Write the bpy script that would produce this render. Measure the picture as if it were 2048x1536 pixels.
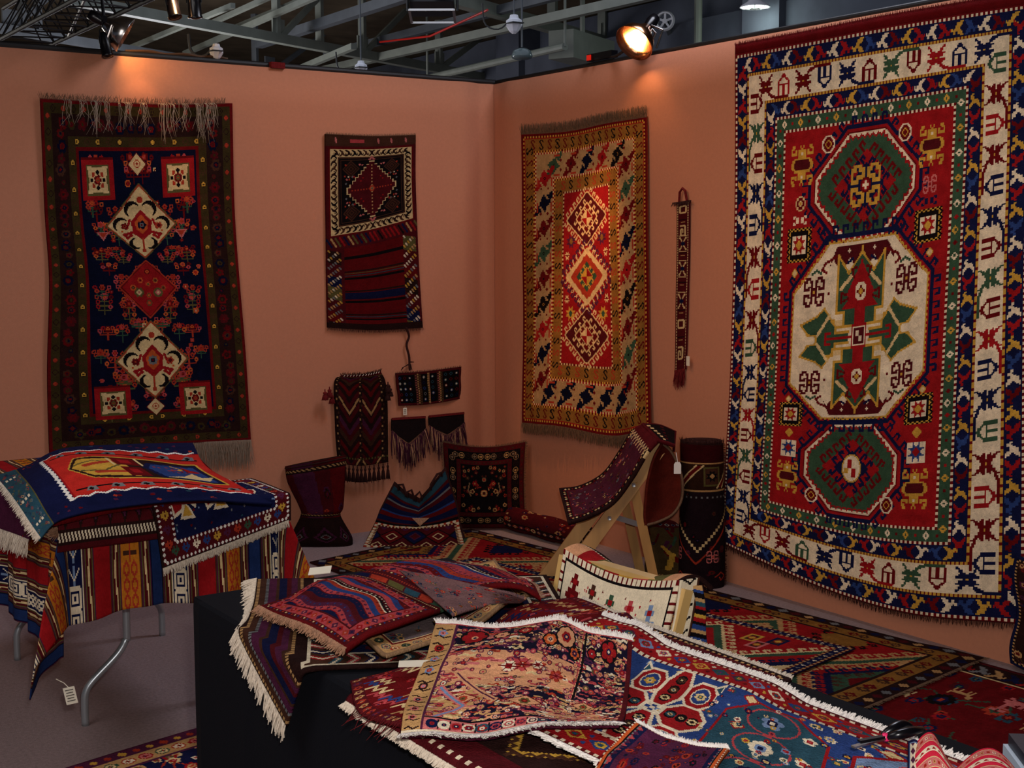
import bpy, math, random
import numpy as np
from mathutils import Vector, Matrix

# ---------------------------------------------------------------- camera
for _o in list(bpy.data.objects):
    bpy.data.objects.remove(_o)
scene = bpy.context.scene
COL = scene.collection
CAM_POS = np.array([-4.2300, -6.4211, 1.5382])
YAW, PITCH, ROLL = math.radians(55.909), math.radians(5.8188), math.radians(-0.2338)
FPX = 2701.65
_cy, _sy = math.cos(YAW), math.sin(YAW)
_fw = np.array([_cy * math.cos(PITCH), _sy * math.cos(PITCH), -math.sin(PITCH)])
_r0 = np.array([_sy, -_cy, 0.0])
_u0 = np.cross(_r0, _fw)
_c, _s = math.cos(ROLL), math.sin(ROLL)
_r = _c * _r0 + _s * _u0
_u = -_s * _r0 + _c * _u0
cam_data = bpy.data.cameras.new('camera')
cam_data.sensor_width = 36.0
cam_data.lens = FPX / 2048 * 36.0
cam_data.clip_end = 200
cam = bpy.data.objects.new('camera', cam_data)
COL.objects.link(cam)
M = Matrix.Identity(4)
for i in range(3):
    M[i][0], M[i][1], M[i][2], M[i][3] = _r[i], _u[i], -_fw[i], CAM_POS[i]
cam.matrix_world = M
scene.camera = cam

# ---------------------------------------------------------------- world, exposure, lights
scene.view_settings.view_transform = 'Standard'
scene.view_settings.look = 'None'
scene.view_settings.gamma = 1.0
scene.view_settings.use_curve_mapping = False
scene.view_settings.exposure = 0.0
world = bpy.data.worlds.new('hall_air')
scene.world = world
world.use_nodes = True
world.node_tree.nodes['Background'].inputs[0].default_value = (0.62, 0.72, 1.0, 1)
world.node_tree.nodes['Background'].inputs[1].default_value = 0.055


def lamp(name, kind, loc, energy, color, aim=None, size=0.05, angle=60, blend=0.5, size_y=None):
    d = bpy.data.lights.new(name, kind)
    d.energy = energy
    d.color = color
    if kind == 'AREA':
        d.size = size
        if size_y:
            d.shape = 'RECTANGLE'
            d.size_y = size_y
    else:
        d.shadow_soft_size = size
    if kind == 'SPOT':
        d.spot_size = math.radians(angle)
        d.spot_blend = blend
    o = bpy.data.objects.new(name, d)
    COL.objects.link(o)
    o.location = loc
    if aim is not None:
        o.rotation_euler = (Vector(aim) - Vector(loc)).to_track_quat('-Z', 'Y').to_euler()
    return o


WARM = (1.0, 0.50, 0.22)
lamp('camera_flash', 'POINT', tuple(CAM_POS + _r * 0.06 + _u * 0.14), 160, (1.0, 0.95, 0.92), size=0.03)
lamp('hall_light', 'AREA', (0.1, -2.2, 4.3), 54, (0.84, 0.86, 1.0), aim=(-2.8, -2.4, 0), size=1.2)
lamp('hall_fill', 'AREA', (-4.6, -3.4, 3.0), 32, (1.0, 0.92, 0.9), aim=(0, -3.1, 0.7), size=2.0)  # added fill without a fixture, aimed to brighten the right wall
lamp('reflector_light', 'SPOT', (-0.42, -1.22, 2.60), 95, WARM, aim=(0.0, -0.83, 1.10), size=0.03, angle=34, blend=1.0)
lamp('reflector_spill', 'SPOT', (-0.11, -1.36, 2.52), 6.0, WARM, aim=(-0.02, -1.32, 1.4), size=0.02, angle=80, blend=0.6)
lamp('left_reflector_light', 'SPOT', (-2.02, -0.55, 2.66), 20, WARM, aim=(-1.98, 0.0, 1.64), size=0.03, angle=50, blend=1.0)
lamp('left_reflector_spill', 'SPOT', (-2.03, -0.12, 2.47), 1.6, WARM, aim=(-2.02, -0.01, 1.9), size=0.02, angle=75, blend=0.7)
lamp('truss_spot_left', 'SPOT', (-1.7, -2.4, 3.3), 34, WARM, aim=(-0.72, 0.0, 1.72), size=0.06, angle=52, blend=1.0)
lamp('truss_spot_right', 'SPOT', (-2.2, -2.0, 3.3), 44, WARM, aim=(0.0, -1.3, 1.5), size=0.06, angle=60, blend=1.0)
lamp('truss_spot_big_rug', 'SPOT', (-2.6, -3.6, 3.2), 72, (1.0, 0.66, 0.44), aim=(0.0, -2.7, 1.25), size=0.06, angle=50, blend=1.0)


# ---------------------------------------------------------------- pixel rays onto the real planes of the booth
def ray(x, y):
    return _fw + _r * ((x - 1024) / FPX) - _u * ((y - 768) / FPX)


def on_z(x, y, z):
    d = ray(x, y)
    return CAM_POS + d * ((z - CAM_POS[2]) / d[2])


def on_x(x, y, X=0.0):
    d = ray(x, y)
    return CAM_POS + d * ((X - CAM_POS[0]) / d[0])


def on_y(x, y, Y=0.0):
    d = ray(x, y)
    return CAM_POS + d * ((Y - CAM_POS[1]) / d[1])


def at_depth(x, y, D):
    return CAM_POS + ray(x, y) * D


# ---------------------------------------------------------------- colour and materials
def lin(c):
    c = np.asarray(c, float) / 255.0
    return np.where(c <= 0.04045, c / 12.92, ((c + 0.055) / 1.055) ** 2.4)


def mat(name, rgb, rough=0.8, metal=0.0, noise=0.0, nscale=40.0, bump=0.0, bscale=300.0, stretch=None,
        emit=None, estr=0.0, sheen=0.0):
    m = bpy.data.materials.new(name)
    m.use_nodes = True
    nt = m.node_tree
    b = nt.nodes['Principled BSDF']
    b.inputs['Roughness'].default_value = rough
    b.inputs['Metallic'].default_value = metal
    col = lin(rgb)
    b.inputs['Base Color'].default_value = (*col, 1)
    if rough > 0.75:
        b.inputs['Specular IOR Level'].default_value = 0.15
    if sheen:
        b.inputs['Sheen Weight'].default_value = sheen
    tc = nt.nodes.new('ShaderNodeTexCoord')
    mp = nt.nodes.new('ShaderNodeMapping')
    nt.links.new(tc.outputs['Object'], mp.inputs[0])
    if stretch:
        mp.inputs['Scale'].default_value = stretch
    if noise:
        n = nt.nodes.new('ShaderNodeTexNoise')
        n.inputs['Scale'].default_value = nscale
        n.inputs['Detail'].default_value = 6
        nt.links.new(mp.outputs[0], n.inputs['Vector'])
        r = nt.nodes.new('ShaderNodeValToRGB')
        r.color_ramp.elements[0].position = 0.3
        r.color_ramp.elements[1].position = 0.7
        r.color_ramp.elements[0].color = (*(col * (1 - noise)), 1)
        r.color_ramp.elements[1].color = (*np.minimum(col * (1 + noise), 1), 1)
        nt.links.new(n.outputs[0], r.inputs[0])
        nt.links.new(r.outputs[0], b.inputs['Base Color'])
    if bump:
        n2 = nt.nodes.new('ShaderNodeTexNoise')
        n2.inputs['Scale'].default_value = bscale
        n2.inputs['Detail'].default_value = 3
        nt.links.new(mp.outputs[0], n2.inputs['Vector'])
        bp = nt.nodes.new('ShaderNodeBump')
        bp.inputs['Strength'].default_value = bump
        bp.inputs['Distance'].default_value = 0.01
        nt.links.new(n2.outputs[0], bp.inputs['Height'])
        nt.links.new(bp.outputs[0], b.inputs['Normal'])
    if emit is not None:
        b.inputs['Emission Color'].default_value = (*lin(emit), 1)
        b.inputs['Emission Strength'].default_value = estr
    return m


def woven(name, bump=0.5, bscale=260.0, vary=0.28, rough=0.95, sheen=0.0):
    """Wool whose colour is the knotted pattern carried by the mesh faces, with dye variation on top."""
    m = bpy.data.materials.new(name)
    m.use_nodes = True
    nt = m.node_tree
    b = nt.nodes['Principled BSDF']
    b.inputs['Roughness'].default_value = rough
    b.inputs['Specular IOR Level'].default_value = 0.04
    b.inputs['Sheen Weight'].default_value = sheen
    b.inputs['Sheen Roughness'].default_value = 0.6
    at = nt.nodes.new('ShaderNodeAttribute')
    at.attribute_name = 'dye'
    tc = nt.nodes.new('ShaderNodeTexCoord')
    mp = nt.nodes.new('ShaderNodeMapping')
    mp.inputs['Scale'].default_value = (1, 1, 1)
    nt.links.new(tc.outputs['Object'], mp.inputs[0])
    n = nt.nodes.new('ShaderNodeTexNoise')
    n.inputs['Scale'].default_value = 16
    n.inputs['Detail'].default_value = 8
    n.inputs['Roughness'].default_value = 0.75
    nt.links.new(mp.outputs[0], n.inputs['Vector'])
    mr = nt.nodes.new('ShaderNodeMapRange')
    mr.inputs['From Min'].default_value = 0.3
    mr.inputs['From Max'].default_value = 0.7
    mr.inputs['To Min'].default_value = 1 - vary
    mr.inputs['To Max'].default_value = 1 + vary
    nt.links.new(n.outputs[0], mr.inputs['Value'])
    mx = nt.nodes.new('ShaderNodeVectorMath')
    mx.operation = 'SCALE'
    nt.links.new(at.outputs['Color'], mx.inputs[0])
    nt.links.new(mr.outputs[0], mx.inputs['Scale'])
    nt.links.new(mx.outputs[0], b.inputs['Base Color'])
    n2 = nt.nodes.new('ShaderNodeTexNoise')
    n2.inputs['Scale'].default_value = bscale
    n2.inputs['Detail'].default_value = 2
    nt.links.new(mp.outputs[0], n2.inputs['Vector'])
    bp = nt.nodes.new('ShaderNodeBump')
    bp.inputs['Strength'].default_value = bump
    bp.inputs['Distance'].default_value = 0.006
    nt.links.new(n2.outputs[0], bp.inputs['Height'])
    nt.links.new(bp.outputs[0], b.inputs['Normal'])
    return m


PILE = woven('knotted_wool')
FLAT = woven('flatwoven_wool', bump=0.3, bscale=420, vary=0.2)
M_WALL = mat('peach_booth_fabric', (200, 134, 104), 0.95, noise=0.03, nscale=60, bump=0.25, bscale=500)
M_CARPET = mat('taupe_carpet', (160, 140, 140), 0.97, noise=0.16, nscale=90, bump=0.6, bscale=500)
M_BLACK = mat('black_cloth', (8, 10, 18), 0.9, bump=0.2, bscale=500)
M_TRIM = mat('black_pipe', (16, 14, 14), 0.6)
M_IVORYWOOL = mat('ivory_wool', (214, 198, 178), 0.95, noise=0.2, nscale=200)
M_WHITEWOOL = mat('white_cotton', (238, 230, 222), 0.95, noise=0.12, nscale=200)
M_BROWNWOOL = mat('brown_wool', (112, 86, 66), 0.95, noise=0.25, nscale=150)
M_DARKWOOL = mat('dark_wool', (52, 26, 24), 0.95, noise=0.25, nscale=150)
M_REDWOOL = mat('red_wool', (104, 26, 28), 0.95, noise=0.3, nscale=120)
M_PURPLEWOOL = mat('purple_wool', (66, 24, 44), 0.95, noise=0.3, nscale=120)
M_CREAMTASSEL = mat('tan_wool', (172, 128, 100), 0.95, noise=0.3, nscale=120)
M_WOOD = mat('pale_pine', (206, 156, 92), 0.55, noise=0.22, nscale=14, stretch=(1, 1, 0.12))
M_WOOD2 = mat('yellow_birch', (214, 172, 104), 0.5, noise=0.12, nscale=14, stretch=(1, 1, 0.12))
M_STEEL = mat('galvanised_steel', (176, 182, 186), 0.35, metal=0.65)
M_CHROME = mat('polished_aluminium', (210, 205, 200), 0.22, metal=1.0)
M_PAPER = mat('paper_tag', (232, 222, 200), 0.8, noise=0.04)
M_INK = mat('tag_ink', (60, 52, 48), 0.8)
M_TABLETOP = mat('table_board', (120, 92, 66), 0.6, noise=0.1)
M_HALLSTEEL = mat('painted_truss_steel', (104, 108, 98), 0.6, noise=0.12, nscale=6)
M_HALLDARK = mat('dark_truss_steel', (66, 70, 74), 0.6, noise=0.15, nscale=6)
M_CONCRETE = mat('hall_concrete', (74, 78, 88), 0.9, noise=0.28, nscale=1.6, bump=0.2, bscale=12)
M_DECK = mat('roof_deck', (72, 62, 48), 0.9, noise=0.25, nscale=3)
M_LAMPBLACK = mat('lamp_black', (10, 9, 14), 0.28)
M_COPPER = mat('warm_reflector', (214, 150, 110), 0.2, metal=1.0)
M_CABLE = mat('brown_cable', (84, 56, 34), 0.35)
M_BULB = mat('lit_bulb', (255, 226, 170), 0.4, emit=(255, 205, 130), estr=40.0)
M_TUBE = mat('lit_diffuser', (235, 255, 240), 0.4, emit=(225, 255, 238), estr=5.0)
M_WHITEPLASTIC = mat('white_plastic', (210, 210, 215), 0.5)
M_GLASS = mat('lamp_glass', (84, 96, 96), 0.1)
M_WISP = mat('soft_wool', (158, 138, 120), 0.95)
M_REDPLASTIC = mat('red_plastic', (170, 26, 16), 0.35)
M_PINK = mat('pink_plastic', (226, 40, 100), 0.3)
M_COVERDARK = mat('dark_book_cover', (24, 26, 40), 0.4)
M_COVERPALE = mat('pale_book_cover', (190, 205, 222), 0.4)
M_LINING = mat('madder_lining', (92, 30, 20), 0.95, noise=0.2, nscale=30, bump=0.4, bscale=300)

# ---------------------------------------------------------------- mesh helpers
ORG = {}


def link_mesh(name, V, F, m, parent=None, colors=None, smooth=True, origin=None):
    """One mesh object. Top-level: origin at the base of its own shape. Child: origin shared with its parent."""
    V = np.asarray(V, float)
    if parent is not None:
        o0 = ORG[parent.name]
    elif origin is not None:
        o0 = np.array(origin, float)
    else:
        o0 = np.array([V[:, 0].mean(), V[:, 1].mean(), V[:, 2].min()])
    me = bpy.data.meshes.new(name)
    if isinstance(F, np.ndarray):
        n, k = F.shape
        me.vertices.add(len(V))
        me.vertices.foreach_set('co', (V - o0).astype('f4').ravel())
        me.loops.add(n * k)
        me.loops.foreach_set('vertex_index', F.astype('i4').ravel())
        me.polygons.add(n)
        me.polygons.foreach_set('loop_start', np.arange(0, n * k, k, dtype='i4'))
        me.update(calc_edges=True)
    else:
        me.from_pydata([tuple(v) for v in (V - o0)], [], F)
        me.update()
    if smooth:
        me.polygons.foreach_set('use_smooth', np.ones(len(me.polygons), bool))
    if colors is not None:
        ca = me.attributes.new('dye', 'FLOAT_COLOR', 'FACE')
        c4 = np.ones((len(me.polygons), 4), 'f4')
        c4[:, :3] = colors
        ca.data.foreach_set('color', c4.ravel())
    me.validate()
    me.materials.append(m)
    o = bpy.data.objects.new(name, me)
    COL.objects.link(o)
    if parent is not None:
        o.parent = parent
    else:
        o.location = o0
    ORG[o.name] = o0
    return o


def tag(o, label, cat, group=None, kind=None):
    o['label'] = label
    o['category'] = cat
    if group:
        o['group'] = group
    if kind:
        o['kind'] = kind
    return o


def empty(name, loc, label, cat, group=None):
    o = bpy.data.objects.new(name, None)
    COL.objects.link(o)
    o.location = loc
    o.empty_display_size = 0.1
    ORG[o.name] = np.array(loc, float)
    return tag(o, label, cat, group)


class MB:
    """collects simple solids into one mesh"""

    def __init__(s):
        s.v, s.f = [], []

    def add(s, V, F):
        b = len(s.v)
        s.v += [tuple(map(float, v)) for v in V]
        s.f += [tuple(i + b for i in f) for f in F]

    def box(s, c, size, axes=None):
        c = np.array(c, float)
        A = np.eye(3) if axes is None else np.array(axes, float)
        V = [c + A[0] * size[0] / 2 * i + A[1] * size[1] / 2 * j + A[2] * size[2] / 2 * k
             for i in (-1, 1) for j in (-1, 1) for k in (-1, 1)]
        s.add(V, [(0, 1, 3, 2), (4, 6, 7, 5), (0, 4, 5, 1), (2, 3, 7, 6), (0, 2, 6, 4), (1, 5, 7, 3)])

    def bar(s, a, b, w, t, up=(0, 0, 1)):
        """rectangular bar from a to b, w across, t along 'up'"""
        a, b = np.array(a, float), np.array(b, float)
        d = b - a
        L = np.linalg.norm(d)
        d = d / L
        x = np.cross(np.array(up, float), d)
        if np.linalg.norm(x) < 1e-5:
            x = np.cross((1, 0, 0), d)
        x /= np.linalg.norm(x)
        y = np.cross(d, x)
        s.box((a + b) / 2, (w, t, L), (x, y, d))

    def tube(s, pts, r, n=10, cap=True):
        pts = [np.array(p, float) for p in pts]
        rs = r if hasattr(r, '__len__') else [r] * len(pts)
        b = len(s.v)
        px = None
        for i, p in enumerate(pts):
            d = pts[min(i + 1, len(pts) - 1)] - pts[max(i - 1, 0)]
            d = d / (np.linalg.norm(d) + 1e-12)
            x = np.cross(d, (0, 0, 1)) if px is None else px - d * (px @ d)
            if np.linalg.norm(x) < 1e-4:
                x = np.cross(d, (1, 0, 0))
            x /= np.linalg.norm(x)
            px = x
            y = np.cross(d, x)
            for k in range(n):
                a = 2 * math.pi * k / n
                s.v.append(tuple(p + (x * math.cos(a) + y * math.sin(a)) * rs[i]))
        for i in range(len(pts) - 1):
            for k in range(n):
                k2 = (k + 1) % n
                s.f.append((b + i * n + k, b + i * n + k2, b + (i + 1) * n + k2, b + (i + 1) * n + k))
        if cap:
            s.f.append(tuple(b + k for k in reversed(range(n))))
            e = b + (len(pts) - 1) * n
            s.f.append(tuple(e + k for k in range(n)))

    def lathe(s, prof, c, axis=(0, 0, 1), n=24):
        """prof: list of (radius, height) along axis from c"""
        ax = np.array(axis, float)
        ax /= np.linalg.norm(ax)
        x = np.cross(ax, (0, 0, 1))
        if np.linalg.norm(x) < 1e-4:
            x = np.array((1.0, 0, 0))
        x /= np.linalg.norm(x)
        y = np.cross(ax, x)
        b = len(s.v)
        c = np.array(c, float)
        for r, h in prof:
            for k in range(n):
                a = 2 * math.pi * k / n
                s.v.append(tuple(c + ax * h + (x * math.cos(a) + y * math.sin(a)) * r))
        for i in range(len(prof) - 1):
            for k in range(n):
                k2 = (k + 1) % n
                s.f.append((b + i * n + k, b + i * n + k2, b + (i + 1) * n + k2, b + (i + 1) * n + k))

    def build(s, name, m, parent=None, smooth=False, origin=None):
        return link_mesh(name, s.v, s.f, m, parent, smooth=smooth, origin=origin)


def catmull(P, t):
    """point(s) on a smooth curve through the list P, t in 0..1, equally spaced knots"""
    P = np.asarray(P, float)
    n = len(P) - 1
    t = np.clip(np.asarray(t, float), 0, 1) * n
    i = np.minimum(t.astype(int), n - 1)
    f = (t - i)[..., None]
    g = lambda k: P[np.clip(k, 0, n)]
    p0, p1, p2, p3 = g(i - 1), g(i), g(i + 1), g(i + 2)
    p0 = np.where((i == 0)[..., None], 2 * p1 - p2, p0)
    p3 = np.where((i == n - 1)[..., None], 2 * p2 - p1, p3)
    return 0.5 * (2 * p1 + (p2 - p0) * f + (2 * p0 - 5 * p1 + 4 * p2 - p3) * f * f + (3 * p1 - p0 - 3 * p2 + p3) * f ** 3)


def coons(top, bot, left=None, right=None):
    """surface spanned by four boundary curves (lists of points); top/bot run left to right, left/right top to bottom"""
    top, bot = np.asarray(top, float), np.asarray(bot, float)
    left = np.asarray([top[0], bot[0]] if left is None else left, float)
    right = np.asarray([top[-1], bot[-1]] if right is None else right, float)
    left[0], left[-1], right[0], right[-1] = top[0], bot[0], top[-1], bot[-1]

    def fn(U, V):
        u, v = U[..., None], V[..., None]
        T, B, L, R = catmull(top, U), catmull(bot, U), catmull(left, V), catmull(right, V)
        return ((1 - v) * T + v * B + (1 - u) * L + u * R
                - ((1 - u) * (1 - v) * top[0] + u * (1 - v) * top[-1] + (1 - u) * v * bot[0] + u * v * bot[-1]))
    return fn


def grid_normals(P):
    du = np.gradient(P, axis=1)
    dv = np.gradient(P, axis=0)
    N = np.cross(dv, du)
    return N / (np.linalg.norm(N, axis=2, keepdims=True) + 1e-12)


def sheet(name, pat, P, parent=None, thick=0.006, back=False, m=None, edge=None, origin=None, close_u=False):
    """A woven sheet: one mesh face per knot of the pattern, a real edge all round and (back=True) a real back."""
    A = pat.a
    h, w = A.shape[:2]
    if callable(P):
        U, Vv = np.meshgrid(np.linspace(0, 1, w + 1), np.linspace(0, 1, h + 1))
        P = P(U, Vv)
    N = grid_normals(P)
    W1 = w + 1
    idx = np.arange((h + 1) * W1).reshape(h + 1, W1)
    F = np.stack([idx[:-1, :-1], idx[1:, :-1], idx[1:, 1:], idx[:-1, 1:]], -1).reshape(-1, 4)
    cols = A.reshape(-1, 3)
    V = P.reshape(-1, 3)
    Q = P - N * thick
    if back:
        off = len(V)
        V = np.concatenate([V, Q.reshape(-1, 3)])
        F2 = F[:, ::-1] + off
        b_idx = idx + off
        F = np.concatenate([F, F2])
        cols = np.concatenate([cols, cols])
    else:
        per = np.concatenate([idx[0, :], idx[1:, -1], idx[-1, -2::-1], idx[-2:0:-1, 0]])
        off = len(V)
        V = np.concatenate([V, Q.reshape(-1, 3)[per]])
        b_idx = np.full(idx.shape, -1)
        b_idx.reshape(-1)[per] = off + np.arange(len(per))
    rim = []
    rc = []
    e = None if edge is None else lin(edge)
    for a, b, c in ((idx[0, 1:], idx[0, :-1], A[0]), (idx[-1, :-1], idx[-1, 1:], A[-1]),
                    (idx[:-1, 0], idx[1:, 0], A[:, 0]), (idx[1:, -1], idx[:-1, -1], A[:, -1])):
        bi = b_idx.reshape(-1)
        rim.append(np.stack([a, bi[a], bi[b], b], -1)[:, ::-1])
        rc.append(np.repeat(e[None], len(a), 0) if e is not None else c)
    F = np.concatenate([F] + [r[:, ::-1] for r in rim])
    cols = np.concatenate([cols] + rc)
    return link_mesh(name, V, F, m or PILE, parent, cols, origin=origin), P


def fringe(name, parent, base, direction, length, n, m, seed=0, spread=0.35, r=0.0012, jit=0.4, droop=0.0, floor_fn=None, up=None, clump=1):
    """warp ends: n thin tapering strands leaving the curve 'base' along 'direction'"""
    rng = random.Random(seed)
    nr = np.random.default_rng(seed)
    base = np.asarray(base, float)
    ts = np.linspace(0, 1, n)
    pts = catmull(base, ts)
    if callable(direction):
        D = np.array([direction(t) for t in ts], float)
    else:
        D = np.repeat(np.asarray(direction, float)[None], n, 0)
    mb = MB()
    tang = catmull(base, np.clip(ts + .01, 0, 1)) - catmull(base, np.clip(ts - .01, 0, 1))
    tang /= np.linalg.norm(tang, axis=1, keepdims=True) + 1e-9
    cl = [nr.uniform(-1, 1) for _ in range(n // max(clump, 1) + 2)]
    for i in range(n):
        L = length * (1 - jit * nr.random())
        d = D[i] / np.linalg.norm(D[i])
        k = cl[i // clump] if clump > 1 else nr.uniform(-1, 1)
        d = d + tang[i] * spread * k + nr.normal(0, 0.06, 3)
        d /= np.linalg.norm(d)
        p0 = pts[i] - d * 0.004
        p1 = pts[i] + d * L * 0.5 + nr.normal(0, 0.06 * L, 3) * (1 if up is None else 0.5)
        p2 = p1 + d * L * 0.5 + np.array([0, 0, -droop * L])
        if floor_fn is not None:
            for q in (p1, p2):
                q[2] = max(q[2], floor_fn(q))
        mb.tube([p0, p1, p2], [r, r, r * 0.5], n=3, cap=False)
    return mb.build(name, m, parent, smooth=True)

# ---------------------------------------------------------------- knotted patterns
C = {k: lin(v) for k, v in dict(
    red=(158, 26, 30), drd=(104, 16, 20), brick=(176, 58, 38), orange=(204, 92, 44), navy=(22, 26, 62), blue=(44, 66, 122),
    teal=(44, 78, 92), green=(56, 84, 62), olive=(96, 88, 48), gold=(206, 158, 62), tan=(196, 150, 96), ivory=(236, 218, 186),
    white=(244, 238, 226), black=(22, 16, 18), brown=(74, 44, 32), dkb=(44, 24, 22), pink=(206, 112, 108), plum=(84, 34, 62),
    sky=(120, 142, 176), rose=(186, 70, 74), grey=(120, 120, 120), cream=(226, 196, 140), maroon=(84, 20, 26), peach=(224, 160, 116), sand=(180, 144, 98), ochre=(146, 100, 44), clay=(150, 116, 84), umber=(62, 50, 26), midnight=(14, 17, 40)).items()}


class Pat:
    def __init__(s, w, h, bg='red'):
        s.w, s.h = int(w), int(h)
        s.a = np.empty((s.h, s.w, 3))
        s.a[:] = C[bg]

    def sub(s, x0, y0, x1, y1):
        x0, y0 = max(0, int(math.floor(x0))), max(0, int(math.floor(y0)))
        x1, y1 = min(s.w, int(math.ceil(x1)) + 1), min(s.h, int(math.ceil(y1)) + 1)
        if x1 <= x0 or y1 <= y0:
            return None
        X, Y = np.meshgrid(np.arange(x0, x1) + .5, np.arange(y0, y1) + .5)
        return s.a[y0:y1, x0:x1], X, Y

    def put(s, g, mk, c):
        g[0][mk] = C[c] if isinstance(c, str) else c

    def rect(s, x0, y0, x1, y1, c):
        x0, y0, x1, y1 = [int(round(v)) for v in (x0, y0, x1, y1)]
        s.a[max(0, y0):max(0, y1), max(0, x0):max(0, x1)] = C[c]

    def poly(s, pts, c):
        p = np.asarray(pts, float)
        g = s.sub(p[:, 0].min(), p[:, 1].min(), p[:, 0].max(), p[:, 1].max())
        if g is None:
            return
        _, X, Y = g
        ins = np.zeros(X.shape, bool)
        for (xa, ya), (xb, yb) in zip(p, np.roll(p, -1, 0)):
            cr = ((ya > Y) != (yb > Y))
            if yb != ya:
                ins ^= cr & (X < (xb - xa) * (Y - ya) / (yb - ya) + xa)
        s.put(g, ins, c)

    def line(s, pts, c, t=1.0, closed=False):
        p = [tuple(q) for q in pts]
        if closed:
            p.append(p[0])
        for (xa, ya), (xb, yb) in zip(p[:-1], p[1:]):
            g = s.sub(min(xa, xb) - t, min(ya, yb) - t, max(xa, xb) + t, max(ya, yb) + t)
            if g is None:
                continue
            _, X, Y = g
            dx, dy = xb - xa, yb - ya
            L2 = dx * dx + dy * dy + 1e-9
            k = np.clip(((X - xa) * dx + (Y - ya) * dy) / L2, 0, 1)
            s.put(g, (X - xa - k * dx) ** 2 + (Y - ya - k * dy) ** 2 <= (t / 2 + .05) ** 2, c)

    def disc(s, cx, cy, r, c, ry=None, r0=0):
        ry = ry or r
        g = s.sub(cx - r - 1, cy - ry - 1, cx + r + 1, cy + ry + 1)
        if g is None:
            return
        q = ((g[1] - cx) / r) ** 2 + ((g[2] - cy) / ry) ** 2
        s.put(g, (q <= 1) & (q >= (r0 / r) ** 2), c)

    def zig(s, pts, c, t, step, amp, closed=True):
        """toothed line along pts"""
        p = [np.array(q, float) for q in pts]
        if closed:
            p.append(p[0])
        out = []
        for a, b in zip(p[:-1], p[1:]):
            d = b - a
            L = np.hypot(*d)
            n = max(1, int(round(L / step)))
            nn = np.array([-d[1], d[0]]) / (L + 1e-9)
            for i in range(n):
                out.append(a + d * i / n)
                out.append(a + d * (i + .5) / n + nn * amp)
        out.append(p[-1])
        s.line(out, c, t)

    def hooks(s, pts, c, step=7, ln=5, t=1.4, out=1, closed=True):
        """latch hooks standing along a line"""
        p = [np.array(q, float) for q in pts]
        if closed:
            p.append(p[0])
        ctr = np.mean(p, 0)
        for a, b in zip(p[:-1], p[1:]):
            d = b - a
            L = np.hypot(*d)
            d = d / (L + 1e-9)
            nn = np.array([-d[1], d[0]])
            if closed and ((a + b) / 2 - ctr) @ nn < 0:
                nn = -nn
            nn = nn * out
            n = max(1, int(round(L / step)))
            for i in range(n):
                q = a + d * (i + .5) * L / n
                e = q + nn * ln
                s.line([q, e, e + d * ln * .6, e + d * ln * .6 - nn * ln * .45], c, t)

    def stamp(s, rows, cx, cy, cm, sx=1.0, sy=None, rot=0, flip=False):
        sy = sy or sx
        b = np.array([list(r.ljust(max(map(len, rows)), '.')) for r in rows])
        if flip:
            b = b[:, ::-1]
        b = np.rot90(b, rot)
        hh, ww = b.shape[0] * sy, b.shape[1] * sx
        g = s.sub(cx - ww / 2, cy - hh / 2, cx + ww / 2, cy + hh / 2)
        if g is None:
            return
        ix = np.floor((g[1] - cx + ww / 2) / sx).astype(int)
        iy = np.floor((g[2] - cy + hh / 2) / sy).astype(int)
        ok = (ix >= 0) & (iy >= 0) & (ix < b.shape[1]) & (iy < b.shape[0])
        v = np.where(ok, b[np.clip(iy, 0, b.shape[0] - 1), np.clip(ix, 0, b.shape[1] - 1)], '.')
        for ch, col in cm.items():
            if col:
                s.put(g, v == ch, col)

    def frame(s, inset, wd, c):
        i, j = int(round(inset)), int(round(inset + wd))
        s.a[i:s.h - i, i:s.w - i][:j - i] = C[c]
        s.a[i:s.h - i, i:s.w - i][s.h - 2 * i - (j - i):] = C[c]
        s.a[i:s.h - i, i:j] = C[c]
        s.a[i:s.h - i, s.w - j:s.w - i] = C[c]

    def ring(s, inset, step):
        """positions along a rectangle at 'inset': (x, y, quarter turns, k)"""
        out = []
        w, h = s.w - 2 * inset, s.h - 2 * inset
        nx, ny = max(1, int(round(w / step))), max(1, int(round(h / step)))
        k = 0
        for i in range(nx):
            out.append((inset + (i + .5) * w / nx, inset, 0, k)); k += 1
        for i in range(ny):
            out.append((s.w - inset, inset + (i + .5) * h / ny, 3, k)); k += 1
        for i in range(nx):
            out.append((s.w - inset - (i + .5) * w / nx, s.h - inset, 2, k)); k += 1
        for i in range(ny):
            out.append((inset, s.h - inset - (i + .5) * h / ny, 1, k)); k += 1
        return out

    def dash(s, inset, wd, c, c2, step=4):
        s.frame(inset, wd, c2)
        for x, y, q, k in s.ring(inset + wd / 2, step):
            s.rect(x - wd / 2, y - wd / 2, x + wd / 2, y + wd / 2, c)

    def band(s, inset, wd, bg, motif, cms, step, sc=1.0, vine=None):
        s.frame(inset, wd, bg)
        mid = inset + wd / 2
        if vine:
            for q in range(2):
                for L, hor in ((s.w, 1), (s.h, 0)):
                    n = int(L / step)
                    pts = [(inset + (L - 2 * inset) * i / n, (mid if not q else (s.h if hor else s.w) - mid) + (wd * .32) * (-1) ** i) for i in range(n + 1)]
                    s.line(pts if hor else [(b, a) for a, b in pts], vine, 1.3)
        for x, y, q, k in s.ring(mid, step):
            s.stamp(motif[k % len(motif)] if isinstance(motif[0], (list, tuple)) else motif, x, y, cms[k % len(cms)], sc, rot=q)

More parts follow.
